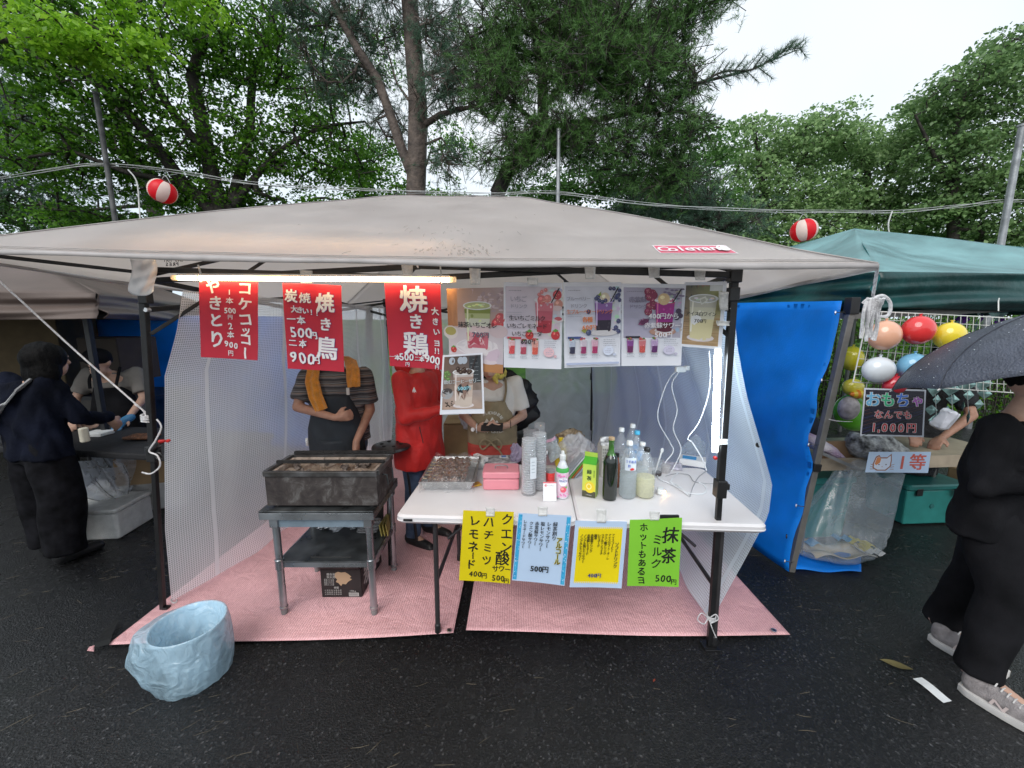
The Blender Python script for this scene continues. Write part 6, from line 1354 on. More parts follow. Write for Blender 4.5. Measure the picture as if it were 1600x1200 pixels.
ph = T(V(.02, -.275, 1.0)); MB().box(ph, (.15, .075, .009), (R(28), 0, R(-3))).build('x', clampm, None); o = bpy.data.objects['x']; o.name = 'phone'; tag(o, 'dark smartphone held low in both hands by the apron wearer', 'phone')
MB().tube([T(V(-.105, -.205, .97)) + V(.0, .030*math.cos(a), .030*math.sin(a)) for a in np.linspace(0, 6.28, 16)], .005, 6).build('watch_strap', mat('pale_strap', (.6, .6, .6), .4), apr); MB().lathe([(.001, .004), (.014, .004), (.015, -.004)], T(V(-.13, -.245, .97)), 12, (R(70), 0, R(-30))).build('watch_face', mat('white_dial', (.7, .7, .7), .2), apr)
MB().tube([T(V(.155, -.19, 1.0)) + V(.0, .028*math.cos(a), .028*math.sin(a)) for a in np.linspace(0, 6.28, 16)], .0025, 6).build('bracelet', clampm, apr)
# black bag and clutter behind the apron person
crumple((-.05, 3.45, .92), (.33, .10, .26), mat('black_bag_cloth', (.010, .010, .011), .5), 'large black bag piled behind the apron wearer', 'black_bag', 'bag', seed=2)
carton((-.42, 3.35, .0), (.30, .3, .80), .05, 'tall tan cardboard box behind the folding table between the two helpers', mat('tan_card', (.36, .26, .13), .7, var=.1))
crumple((-.36, 3.12, .86), (.06, .05, .08), pol, 'pale plastic bag hanging by the tan cardboard box', 'plastic_bag', 'bag', seed=9)
MB().box(V(-.1, 3.45, .33), (.7, .3, .66)).build('x', mat('dark_crate', (.02, .02, .022), .6), None, bevel=.01); o = bpy.data.objects['x']; o.name = 'dark_crate'; tag(o, 'dark storage crate holding up the black bag behind the helpers', 'crate')
# ---- capped staff in the brown tent
grey_t = mat('grey_tee', (.17, .155, .14), .85)
c = P(176, 600, 3.65)
stf, T, k, D = person('staff member in black cap and black apron bending over the counter of the brown tent', (c.x, 3.72, 0), R(14), 1.55,
    dict(head=V(.0, -.24, 1.36), neck=V(0, -.13, 1.27), chest=V(0, -.08, 1.12), sL=V(-.19, -.08, 1.24), sR=V(.19, -.08, 1.24), eL=V(-.27, -.16, 1.02), eR=V(.27, -.16, 1.0), wL=V(-.18, -.36, .86), wR=V(.24, -.38, .84), hdL=V(.3, -.8, -.3), hdR=V(-.2, -.8, -.3), pnL=V(0, 0, -1), pnR=V(0, 0, -1), look=V(0, -.72, -.7)),
    skin_b, short_hair, grey_t, black_cl, black_sh, slim=1.12, hem=.05)
hd = D['head']; g = MB(); g.ell(T(hd + V(0, -.005, .055)), (.096*k, .112*k, .085*k), 20, 12); g.cap(T(hd + V(-.05, -.13, .045)), T(hd + V(.05, -.13, .045)), .022*k, .022*k); g.cap(T(hd + V(-.04, -.10, .055)), T(hd + V(.04, -.10, .055)), .024*k, .024*k); fuse(g, 'cap', black_cl, stf, .009, 2)
q = T(hd + V(.03, -.108, .085)); q = P(148, 553, 3.40); pr = Print(20, 10, [q + V(-.03, 0, .015), q + V(.03, 0, .015), q + V(.03, 0, -.015), q + V(-.03, 0, -.015)], 0); pr.poly([(2, 3), (4, 7), (8, 6.4), (19, 1.5), (8, 8.6), (3, 9), (.6, 6)], (.4, .4, .4)); pr.build('cap_emblem', stf)
MB().slab(front(T, k, .55, 1.12, .21, .14, .235, cy=-.0), 20, 20, .003).build('apron', black_cl, stf, smooth=True, angle=180)
for s in (-1, 1): cable([T(V(.10*s, -.235, 1.12)), T(V(.11*s, -.20, 1.22)), T(V(.09*s, -.12, 1.30))], .012, black_cl, None, 'apron_strap', parent=stf)
g = MB(); w_ = D['wR']; g.cap(T(w_ + V(.01, .03, .01)), T(w_ + V(-.02, -.10, -.03)), .034, .038); [g.cap(T(w_ + V(-.045+.02*i, -.09, -.03)), T(w_ + V(-.05+.02*i, -.14, -.07)), .012, .011, 8) for i in range(4)]; fuse(g, 'blue_glove', mat('blue_nitrile', (.06, .20, .36), .35), stf, .008, 2)
# ---- customer seen from behind by the brown tent
navy = mat('navy_sweatshirt', (.005, .0065, .014), .9, spec=.12, var=.3, vscale=6, bump=.4)
pin = mat('dark_pinstripe', (.008, .008, .010), .9, spec=.12, var=.4, vscale=14)
c = P(62, 620, 2.55)
cus, T, k, D = person('customer seen from behind with dark bobbed hair, navy sweatshirt and wide dark trousers', (c.x - .12, 2.60, 0), R(168), 1.58,
    dict(head=V(-.13, -.06, 1.44), neck=V(-.07, .0, 1.32), eL=V(-.26, -.10, 1.05), eR=V(.26, -.10, 1.05), wL=V(-.16, -.32, .98), wR=V(.16, -.32, .98), aL=V(-.13, .04, .08), aR=V(.14, -.03, .08), tL=V(-.15, -.12, .03), tR=V(.17, -.18, .03), kL=V(-.12, 0, .47), kR=V(.13, -.03, .47)),
    skin_b, bob_hair, navy, pin, black_sh, sleeve='long', hem=.10, slim=1.32, wide_leg=.055, top_wr=.007, face=False)
band([T(V(-.16, .06, 1.34)), T(V(-.10, .12, 1.26)), T(V(-.02, .145, 1.17)), T(V(.10, .155, 1.05)), T(V(.20, .12, .94)), T(V(.25, .02, .86))], .05, .008, mat('grey_strap', (.42, .42, .42), .6), cus, 'bag_strap', side=(1, 0, 1), fold=.002)
MB().rbox(T(V(-.33, -.06, .93)), (.035, .05, .10), .015, R(160)).build('x', mat('cream_pouch', (.45, .42, .34), .6), None, bevel=.01); o = bpy.data.objects['x']; o.name = 'shoulder_pouch'; tag(o, 'small cream pouch carried at the hip of the dark-haired customer', 'pouch')
o.location = V(0, 0, 0)
# ---- passer-by in black under the umbrella
WQ = lambda x, y: (Matrix.Rotation(R(-28), 3, 'Z') @ V(x - 2.19, y - 1.70, .09)) / (1.56/1.65)
WL, WR = WQ(2.085, 1.565), WQ(2.255, 1.88)
wk, T, k, D = person('passer-by in black clothes and grey sneakers walking under a dark umbrella', (2.19, 1.70, 0), R(28), 1.56,
    dict(head=V(.03, -.05, 1.47), neck=V(0, 0, 1.31), chest=V(0, 0, 1.16), sL=V(-.18, 0, 1.27), sR=V(.18, 0, 1.27), eL=V(-.24, .0, 1.02), eR=V(.24, -.03, 1.02), wL=V(-.10, -.24, 1.12), wR=V(.18, -.22, 1.08), hdL=V(.1, -.2, 1), hdR=V(-.1, -.2, 1), pnL=V(1, 0, 0), pnR=V(-1, 0, 0),
         aL=WL, aR=WR, tL=WL + V(0, -.16, -.05), tR=WR + V(0, -.16, -.05), kL=V(-.09, -.10, .48), kR=V(.08, .03, .48), look=V(.3, -.95, 0)),
    skin_b, short_hair, black_cl, black_cl, None, slim=1.14, hem=.14, wide_leg=.025, sleeve='long', top_wr=.0065, hand={'L': 1.1, 'R': 1.1})
snk = mat('grey_knit_sneaker', (.32, .29, .29), .8, var=.15, vscale=30, bump=.8, bscale=300); sole = mat('white_rubber_sole', (.60, .58, .56), .5)
def sneaker(heel, d, parent, near):
    d = Vector(d).normalized(); s = V(-d.y, d.x, 0); L_ = .27
    def outline(t): return .5*(.072 + .026*math.sin(math.pi*min(1, t*1.05))**1 ) * (1 if t < .8 else math.sqrt(max(0.02, 1-((t-.8)/.22)**2))) * (1 if t > .1 else (.62+.38*t/.1))
    def lay(z0, z1, grow):
        mb = MB(); n = 22; vs = []
        for z, gsc in ((z0, 1.0), ((z0+z1)/2, 1.05), (z1, 1.0)):
            for i in range(n+1): t = i/n; vs.append(heel + d*L_*t + s*outline(t)*grow*gsc + V(0, 0, z + .012*max(0, t-.8)**1*4))
            for i in range(n, -1, -1): t = i/n; vs.append(heel + d*L_*t - s*outline(t)*grow*gsc + V(0, 0, z + .012*max(0, t-.8)*4))
        m_ = 2*(n+1); fs = [tuple(range(m_))[::-1], tuple(2*m_+i for i in range(m_))]
        for r_ in range(2):
            for i in range(m_): fs.append((r_*m_+i, r_*m_+(i+1) % m_, (r_+1)*m_+(i+1) % m_, (r_+1)*m_+i))
        return mb.add(vs, fs)
    o = lay(.002, .030, 1.06).build('sneaker_sole', sole, parent, smooth=True, angle=50)
    g = MB(); g.cap(heel + d*.035 + V(0, 0, .055), heel + d*.035 + V(0, 0, .085), .036, .034); g.cap(heel + d*.04 + V(0, 0, .05), heel + d*.16 + V(0, 0, .045), .037, .036); g.cap(heel + d*.09 + V(0, 0, .075), heel + d*.17 + V(0, 0, .055), .028, .026); g.cap(heel + d*.15 + V(0, 0, .04), heel + d*.225 + V(0, 0, .034), .040, .033)
    o = fuse(g, 'sneaker_upper', snk, parent, .007, 4)
    MB().cap(heel + d*.0 + V(0, 0, .09), heel - d*.012 + V(0, 0, .108), .006, .005).build('heel_tab', mat('pink_tab', (.5, .34, .32), .7), parent, smooth=True)
    for k_ in range(5): a = heel + d*(.10+.018*k_) + V(0, 0, .108-.009*k_); MB().tube([a + s*.022, a + V(0, 0, .006), a - s*.022], .0028, 6).build('lace', sole, parent)
    for sg in (-1, 1):
        q = heel + d*.125 + s*sg*.0435 + V(0, 0, .052); q1 = [q + d*a_ + V(0, 0, b_) for a_, b_ in ((-.028, .020), (.028, .014), (.028, -.026), (-.028, -.020))]
        pr = Print(20, 16, q1, 0); pr.n = s*sg; pr.ch('N', 10, 8, 16, (.62, .52, .5), .04, .0, sx=1.5*(1 if (s*sg).dot(V(0, -1, 0)) > 0 else 1), sh=.3); pr.build('side_mark', parent)
h1 = G(1499, 1074); sneaker(V(h1.x, h1.y, 0), (.40, -.9, 0), wk, True)
h2 = G(1452, 997); sneaker(V(h2.x, h2.y, 0), (.40, -.9, 0), wk, False)
pr = Print(60, 60, [T(V(-.09, -.150, 1.24)), T(V(.12, -.150, 1.24)), T(V(.12, -.152, 1.0)), T(V(-.09, -.152, 1.0))], 0)
for k_ in range(18): a = k_/18*6.28; pr.ell(30 + 20*math.cos(a), 30 + 22*math.sin(a), 7.5, 7.5, (.5, .47, .42), 10)
pr.ell(30, 30, 13, 15, (.10, .06, .045)); 
for k_ in range(40): a = random.uniform(0, 6.28); r_ = random.uniform(16, 26); pr.rect(30+r_*math.cos(a)-1, 30+r_*1.08*math.sin(a)-.6, 30+r_*math.cos(a)+1, 30+r_*1.08*math.sin(a)+.6, (.25, .23, .2))
pr.build('shirt_print', wk)
# dark umbrella
um = thing('umbrella', (2.21, 1.66, 1.69), 'dark grey wet umbrella held by the passer-by in black', 'umbrella'); ax = V(-.19, .27, .94).normalized(); u1 = V(.98, 0, .2).normalized(); u2 = ax.cross(u1).normalized(); u1 = u2.cross(ax); apx = V(2.255, 1.66, 1.71)
umat = mat('wet_grey_nylon', (.11, .12, .155), .36, var=.15, vscale=9, bump=.8, bscale=120, tl=.15)
def ucan(u, v):
    a = u*2*math.pi; g_ = (u*8) % 1; scal = 1 - .06*math.sin(math.pi*g_)*v; r_ = .58*math.sin(v*1.25)/math.sin(1.25)*scal
    return apx + (u1*math.cos(a) + u2*math.sin(a))*r_ - ax*(.235*(1-math.cos(v*1.25))/(1-math.cos(1.25)) - .012*math.sin(math.pi*g_)*v)
MB().slab(ucan, 96, 14, .0008).build('canopy', umat, um, smooth=True, angle=180)
for k_ in range(8):
    MB().tube([ucan(k_/8, v/8) - ax*.004 for v in range(9)], .0022, 6).build('rib', galv, um); MB().tube([ucan(k_/8, .5) - ax*.006, apx - ax*.24], .0022, 6).build('stretcher', galv, um)
    e_ = ucan(k_/8, 1); MB().cap(e_, e_ + (e_-apx).normalized()*.008, .003, .0025, 6).build('rib_tip', sole, um)
MB().tube([apx + ax*.05, T(V(-.07, -.26, 1.08))], .006, 10).build('shaft', galv, um); MB().cap(apx + ax*.005, apx + ax*.06, .009, .005).build('ferrule', clampm, um); MB().tube([T(V(-.07, -.26, 1.08)) + V(0, 0, .10), T(V(-.07, -.26, 1.03))], .013, 10).build('handle', clampm, um)
for k_ in range(8): MB().tube([ucan(k_/8, v/8) + ax*.002 for v in range(9)], .0022, 5).build('panel_seam', mat('umbrella_seam', (.035, .038, .05), .5), um)
# wet beads on the umbrella
mb = MB()
for _ in range(240): q = ucan(random.random(), random.uniform(.1, .98)); s_ = random.uniform(.0012, .0028); mb.ell(q + ax*.001, (s_, s_, s_*.6), 6, 4)
tag(mb.build('rain_drops', mat('water_drop', (.7, .75, .8), .05, var=0), um), kind='stuff')
# ---- toy stall attendant reaching over the table
c = P(1478, 630, 2.95)
att, T, k, D = person('toy stall attendant in dark knitwear leaning an arm over the toy table', (c.x+.12, 3.28, 0), R(-20), 1.60,
    dict(head=V(.05, -.20, 1.42), neck=V(.03, -.12, 1.30), chest=V(0, -.08, 1.14), sL=V(-.18, -.1, 1.24), sR=V(.20, -.08, 1.24), eL=V(-.27, -.24, .98), eR=V(.22, -.26, .96), wL=V(-.24, -.48, .84), wR=V(-.02, -.42, .80), hdL=V(-.1, -.9, -.25), hdR=V(-.6, -.6, -.2), pnL=V(0, 0, -1), pnR=V(0, 0, -1), look=V(-.2, -.75, -.55)),
    skin_a, short_hair, mat('dark_knit', (.022, .022, .026), .9, var=.3, vscale=40, bump=2, bscale=90), black_cl, black_sh, slim=1.15)
# ================================================================== things on the folding table
def TZ(px, py, z=.702): return G(px, py, z)
def prof_bottle(name, base, prof, m, label, cat='bottle', n=24, parts=(), group=None):
    t = thing(name, base, label, cat, group); MB().lathe(prof, base, n).build('bottle_body', m, t, smooth=True, angle=50)
    for (nm, pf, mm) in parts: MB().lathe(pf, base, n).build(nm, mm, t, smooth=True, angle=50)
    return t
clearpet = film('clear_pet', (.88, .93, .96), .20, .06, .3, 40, tl=.6)
capw = mat('white_cap', (.7, .72, .72), .35); capb = mat('sky_blue_cap', (.06, .38, .60), .35); capk = mat('black_cap', (.014, .014, .015), .35)
def pet(base, h, r, capm, label, liquid=None, ribs=True, neck=.72, cone=False, group=None):
    pf = [(r*.80, 0), (r*.98, .008), (r, .02)]
    z = .03
    while z < h*.50 and ribs: pf += [(r, z), (r*.95, z+.007), (r, z+.014)]; z += .024
    pf += [(r, h*.52), (r*(.98), h*.60)] + ([(r*.8, h*.68), (r*.5, h*.82), (r*.30, h*.90)] if cone else [(r*.93, h*.66), (r*.72, h*.78), (r*.36, h*.88), (r*.27, h*.90)]) + [(r*.27, h*.93)]
    t = prof_bottle('plastic_bottle', base, pf, clearpet, label, parts=[('cap', [(.014, h*.93), (.0165, h*.93), (.0165, h*.985), (.014, h), (.001, h)], capm), ('neck_ring', [(.0135, h*.905), (.0175, h*.905), (.0175, h*.915), (.0135, h*.915)], clearpet)], group=group)
    if liquid: MB().lathe([(r*.76, .004), (r*.94, .012), (r*.93, h*liquid[1]), (.001, h*liquid[1])], base, 24).build('liquid', liquid[0], t, smooth=True, angle=50)
    return t
# tray with foil and skewered meat
t = thing('meat_tray', tp(.16, .62), 'aluminium tray of grilled skewers under cling film at the table end', 'tray'); alu = mat('aluminium_tray', (.5, .5, .5), .3, metal=.9, bump=.6, bscale=50)
tx, ty = -.365, 2.335; TW, TDp = .30, .42
def ring4(w_, d_, z): return [V(tx-w_/2, ty-d_/2, z), V(tx+w_/2, ty-d_/2, z), V(tx+w_/2, ty+d_/2, z), V(tx-w_/2, ty+d_/2, z)]
lv = [ring4(TW-.04, TDp-.04, .703), ring4(TW, TDp, .752), ring4(TW+.014, TDp+.014, .752), ring4(TW+.014, TDp+.014, .756), ring4(TW-.004, TDp-.004, .756), ring4(TW-.046, TDp-.046, .708)]
mb = MB(); mb.add([p for r_ in lv for p in r_], [(3, 2, 1, 0)] + [(i*4+k, i*4+(k+1) % 4, (i+1)*4+(k+1) % 4, (i+1)*4+k) for i in range(5) for k in range(4)] + [(20, 21, 22, 23)]); mb.build('tray_body', alu, t)
meat = mat('glazed_meat', (.24, .11, .055), .3, var=.5, vscale=45, bump=2, bscale=70, coat=.4, col2=(.07, .035, .022))
for k in range(7):
    y = ty - .16 + .053*k; sk = MB(); x0 = tx - .10
    for j in range(6): sk.ell(V(x0 + .036*j + random.uniform(-.004, .004), y + random.uniform(-.006, .006), .742 + random.uniform(0, .012)), (.022, .02, .016), 10, 7, (random.random(), random.random(), 0))
    fuse(sk, 'skewered_meat', meat, t, .005, 1, .0015, 200); MB().tube([V(x0+.2, y, .745), V(x0-.045, y-.006, .757)], .0022, 6).build('bamboo_stick', mat('bamboo', (.48, .34, .15), .6), t)
clg = film('cling_film', (.75, .77, .8), .16, .07, 1., 26, tl=.4)
MB().grid(lambda u, v: V(tx-.155+.31*u, ty-.235+.44*v, .775 + .008*math.sin(u*21+v*6)+.006*math.sin(v*27+u*9) - .045*max(0, abs(u-.5)*2-.88)/.12 - .06*max(0, .07-v)/.07), 50, 60).build('cling_film', clg, t, smooth=True, angle=180)
# foam lid behind tray
t = thing('styrofoam_sheet', V(-.42, 2.62, .70), 'white styrofoam sheet behind the meat tray', 'foam sheet'); MB().rbox(V(-.33, 2.575-.06, .725), (.30, .10, .035), .01, .03).build('slab', foam, t)
t.location.z = .70
# pink cash box
pk = mat('pink_enamel', (.70, .25, .30), .32, var=.03, coat=.3); bx = TZ(783, 766); bx = V(bx.x, bx.y + .075, .702); t = thing('cash_box', bx, 'pink metal cash box with a folding handle on the table', 'box')
MB().rbox(bx + V(0, 0, .032), (.205, .15, .064), .012).build('box_body', pk, t, smooth=True, angle=35); MB().rbox(bx + V(0, 0, .085), (.21, .155, .038), .014).build('lid', pk, t, smooth=True, angle=35)
MB().rbox(bx + V(0, 0, .065), (.200, .146, .004), .012).build('seam', mat('pink_shadow_line', (.30, .10, .12), .5), t)
MB().tube([bx + V(-.035, -.01, .104), bx + V(-.035, -.01, .118), bx + V(-.02, -.012, .124), bx + V(.02, -.012, .124), bx + V(.035, -.01, .118), bx + V(.035, -.01, .104)], .0035, 8).build('handle', galv, t, smooth=True)
# newspaper, flyers, packet behind
def flat(name, px, py, w_, d_, z, rot, m, label, cat, h_=.004, tilt=0):
    q = TZ(px, py, z); t = thing(name, q, label, cat); MB().rbox(q + V(0, 0, h_/2), (w_, d_, h_), min(.004, w_/4), rot).build('sheet' if h_ < .01 else 'body', m, t, bevel=0); return t, q
t, q = flat('newspaper', 773, 722, .30, .26, .703, .05, mat('newsprint', (.42, .42, .44), .7, var=.4, vscale=26), 'grey folded newspaper behind the pink cash box', 'newspaper')
t, q = flat('drink_carton_pack', 750, 718, .035, .14, .712, .75, mat('white_red_card', (.68, .66, .66), .4, var=0), 'white box with a red end lying beside the pink cash box', 'box', .03); MB().rbox(q + V(-.047, .045, .016), (.037, .03, .033), .003, .75).build('red_end', mat('red_card', (.6, .03, .03), .4), t)
t, q = flat('flyer', 787, 714, .06, .05, .709, .1, mat('white_paper'), 'small white flyer with a blue block on the newspaper', 'flyer', .003); MB().box(q + V(0, 0, .0045), (.032, .03, .002), .1).build('blue_block', mat('flyer_blue', (.08, .2, .5), .4), t)
t, q = flat('snack_packet', 742, 758, .07, .05, .703, .5, mat('yellow_packet', (.68, .52, .04), .3, var=.2, vscale=60, col2=(.6, .1, .1)), 'yellow snack packet beside the pink cash box', 'packet', .008)
crumple(TZ(806, 722) + V(0, 0, .06), (.045, .04, .065), film('lilac_plastic', (.66, .58, .78), .72, .2, .8, 30), 'lilac plastic bag bunched behind the cup sleeves', 'plastic_bag', 'bag', seed=5)
# sleeves of stacked clear cups
cupm = mat('stacked_cups', (.92, .94, .96), .2, var=.02, vscale=60, alpha=.5, tl=.45); slv = film('sleeve_film', (.9, .92, .95), .14, .06, .9, 30)
def sleeve(px, py, h_, label, r0=.036, lean=0.):
    b = TZ(px, py); t = thing('cup_sleeve', b, label, 'cups', 'sleeves of stacked cups on the table'); n = int(h_/.0135)
    for k in range(n):
        z = .004 + k*.0135; q = b + V(lean*z, 0, z); MB().lathe([(r0*.72, 0), (r0*1.02, .011), (r0*1.08, .0115), (r0*1.08, .0135), (r0*1.0, .0135)], q, 18).build('plastic_cup', cupm, t, smooth=True)
    MB().lathe([(r0*1.1, 0), (r0*1.16, .02), (r0*1.13, h_*.5), (r0*1.17, h_*.9), (r0*.8, h_+.02), (r0*.9, h_+.05)], b, 24, (0, lean, 0), ).build('sleeve_film', slv, t, smooth=True, angle=180)
    return t, b
t, b = sleeve(826, 771, .315, 'tall film sleeve of stacked clear cups beside the pink cash box')
lab = Print(20, 50, [b + V(.005, -.046, .22), b + V(.040, -.030, .22), b + V(.040, -.030, .10), b + V(.005, -.046, .10)], 0); lab.rect(0, 0, 20, 50, (.62, .66, .70)); [lab.rect(5, 10+8*i, 15, 11.5+8*i, (.3, .35, .4)) for i in range(4)]; lab.build('sleeve_label', t)
t, b = sleeve(842, 764, .335, 'second film sleeve of stacked cups, behind and touching the tall one')
# lemon juice bottle
yl = mat('lemon_yellow_plastic', (.78, .58, .02), .3, var=.04, coat=.3); b = TZ(876, 728); prof_bottle('lemon_bottle', b, [(.03, 0), (.038, .01), (.042, .06), (.043, .10), (.037, .135), (.02, .158), (.014, .162)], yl, 'yellow lemon shaped juice bottle with a yellow cap', parts=[('cap', [(.015, .160), (.0175, .162), (.0165, .192), (.001, .194)], yl)])
# calpis style bottle
wb = mat('white_pet_bottle', (.72, .74, .78), .25, coat=.3); b = TZ(878, 777); t = prof_bottle('drink_bottle', b, [(.026, 0), (.033, .006), (.034, .05), (.030, .10), (.034, .15), (.033, .165), (.020, .195), (.015, .205), (.014, .215)], wb, 'white yoghurt drink bottle with pink peach label behind the small card', parts=[('cap', [(.015, .213), (.0165, .215), (.0165, .24), (.010, .243), (.008, .262), (.001, .263)], capw), ('label_wrap', [(.0342, .012), (.0348, .05), (.0308, .10), (.0348, .148)], mat('pink_dotted_label', (.74, .42, .58), .3, var=.0, vscale=90, col2=(.7, .62, .68)))])
class Cyl(Print):
    def __init__(s, w_, h_, base, r_, z0, z1, span=1.9, rot=0): s.w, s.h = w_, h_; s.v = []; s.f = []; s.c = []; s.lay = .0003; s.k = 3; s.hand = False; s.hw = [0]*6; s.b = Vector(base); s.r = r_; s.z0, s.z1, s.sp, s.rot = z0, z1, span, rot
    def mp(s, x, y, k_): a = (x/s.w-.5)*s.sp + s.rot; r_ = s.r + s.lay*k_; return s.b + V(r_*math.sin(a), -r_*math.cos(a), s.z1 + (s.z0-s.z1)*y/s.h)
pr = Cyl(40, 80, b, .0352, .012, .148); pr.ell(20, 26, 15, 15, (.78, .78, .82), 20); pr.ht('カルピス', 10, 24, 6.6, 8, (.03, .06, .35), .04); pr.ell(21, 52, 9, 9, (.72, .10, .16), 18); pr.ell(18, 49, 4, 4, (.8, .35, .3)); pr.poly([(24, 44), (33, 40), (30, 48)], (.15, .4, .06)); pr.ht('もも', 14, 68, 9, 8, (.65, .08, .35), .04)
for k in range(26): pr.ell(random.uniform(2, 38), random.choice((random.uniform(2, 12), random.uniform(64, 78))), 1.6, 1.6, (.8, .15, .45), 8)
pr.build('label_print', t)
MB().lathe([(.0345, .150), (.0342, .164), (.026, .180)], b, 24).build('neck_label', mat('green_label', (.08, .45, .10), .3), t, smooth=True)
# small jars
for px, py, c1, c2, lb in ((848, 762, (.36, .14, .12), (.03, .03, .03), 'small brown-red jar beside the cup sleeves'), (861, 764, (.62, .03, .03), (.5, .5, .5), 'red labelled jar behind the small white card')):
    b = TZ(px, py); b.y += .05; prof_bottle('jar', b, [(.022, 0), (.026, .004), (.026, .075), (.024, .082)], mat('jar_%d' % px, c1, .2, var=.2, vscale=60, col2=tuple(min(1, x*1.6+.05) for x in c1)), lb, 'jar', parts=[('lid', [(.025, .082), (.0265, .084), (.0265, .095), (.001, .096)], mat('lid_%d' % px, c2, .3, metal=.5))])
crumple(TZ(850, 742) + V(0, .02, .14), (.028, .03, .026), mat('crumpled_foil'), 'crumpled silver foil ball on top of the jars', 'foil_ball', 'foil', seed=6)
# card stand (its square code is left out)
q = TZ(859, 783); t = thing('card_stand', q, 'small white acrylic card stand with a red top edge on the table front', 'card stand'); w_, h_ = .070, .098
cq = [q + V(-w_/2, .022, h_), q + V(w_/2, .022, h_), q + V(w_/2, -.002, 0), q + V(-w_/2, -.002, 0)]
MB().slab(lambda u, v: (cq[0]*(1-u)+cq[1]*u)*(1-v)+(cq[3]*(1-u)+cq[2]*u)*v, 2, 2, -.003).build('card', mat('white_card', (.74, .74, .75), .35, var=.02), t); MB().box(q + V(0, .035, .004), (w_, .06, .003)).build('stand_foot', clearpet, t)
pr = Print(70, 98, [p - V(0, .004, 0) for p in cq], 0); pr.rect(0, 0, 70, 5, (.65, .03, .06)); pr.ell(14, 17, 6, 6, (.65, .03, .06)); pr.ell(15, 18, 2.6, 2.6, (.74, .74, .75)); pr.ht('PayPay', 25, 17, 6.4, 9, (.2, .2, .2), .0); pr.rect(22, 84, 48, 85.5, (.5, .5, .5)); pr.build('card_print', t)
# zip bag of straws and bundle of cartons/bags
t = thing('zip_bag', TZ(865, 745), 'tilted zip bag with a pink closure among the bottles', 'bag'); a = TZ(862, 742); fnz = lambda u, v: a + V(-.055+.05*v+.075*u, .03+.012*math.sin(u*6+v*4), .20-.13*v+.04*u)
MB().slab(fnz, 12, 14, .006).build('bag_film', film('milky_bag', (.70, .76, .78), .75, .15, .7, 30), t, smooth=True); MB().slab(lambda u, v: fnz(u, v*.12) - V(0, .004, 0), 8, 2, .004).build('closure', mat('pink_closure', (.72, .45, .58), .3), t)
bagc = film('clear_goods_bag', (.85, .86, .90), .38, .08, 1., 18, tl=.4)
t = crumple(TZ(908, 745) + V(-.01, .10, .115), (.13, .08, .12), bagc, 'clear printed plastic bag of supplies between the bottles', 'goods_bag', 'bag', seed=3)
sup = [(.30, .32, .36), (.55, .57, .6), (.12, .35, .08), (.5, .16, .04), (.36, .38, .45)]
for k, cc_ in enumerate(sup): o = MB().box(TZ(905, 752) + V(-.035+.018*k, .07+.004*k, .075), (.008, .07, .19), (0, R(40), .15)).build('supply_packet', mat('supply_%d' % k, cc_, .3), t)
pr = Print(80, 30, [TZ(886, 728) + V(-.02, -.01, .10), TZ(886, 728) + V(.10, -.03, .15), TZ(886, 728) + V(.10, -.03, .105), TZ(886, 728) + V(-.02, -.01, .055)], 0); pr.ht('HDPC', 12, 14, 17, 24, (.6, .62, .68), .02); pr.build('bag_print', t)
crumple(TZ(893, 722) + V(.02, .14, .14), (.10, .05, .05), mat('straw_brown', (.32, .24, .15), .6, var=.4, vscale=40), 'brown wrapped bundle inside the pile behind the lemon bottle', 'wrapped_bundle', 'bundle', seed=8)
# green tea carton
q = TZ(924, 777); q = V(q.x, q.y+.035, .702); t = thing('tea_carton', q, 'green and yellow tea carton with a gable top beside the dark bottle', 'carton'); rz = R(-24); cm = mat('tea_green', (.40, .58, .08), .35, var=.03)
w_, h_ = .072, .185; M_ = Euler((0, 0, rz)).to_matrix(); MB().box(q + V(0, 0, h_/2), (w_, w_, h_), rz).build('carton_body', cm, t)
vs = [M_ @ V(x*w_/2, y*w_/2, 0) + q + V(0, 0, h_) for x, y in ((-1, -1), (1, -1), (1, 1), (-1, 1))] + [M_ @ V(x*w_/2*.96, 0, .036) + q + V(0, 0, h_) for x in (-1, 1)] + [M_ @ V(x*w_/2*.96, 0, .056) + q + V(0, 0, h_) for x in (-1, 1)]
MB().add(vs, [(0, 1, 5, 4), (2, 3, 4, 5), (1, 2, 5), (3, 0, 4)]).build('gable_top', mat('deep_green_print', (.06, .38, .02), .35), t); MB().box(q + V(0, 0, h_+.045), (w_*.96, .005, .024), rz).build('top_seam', cm, t)
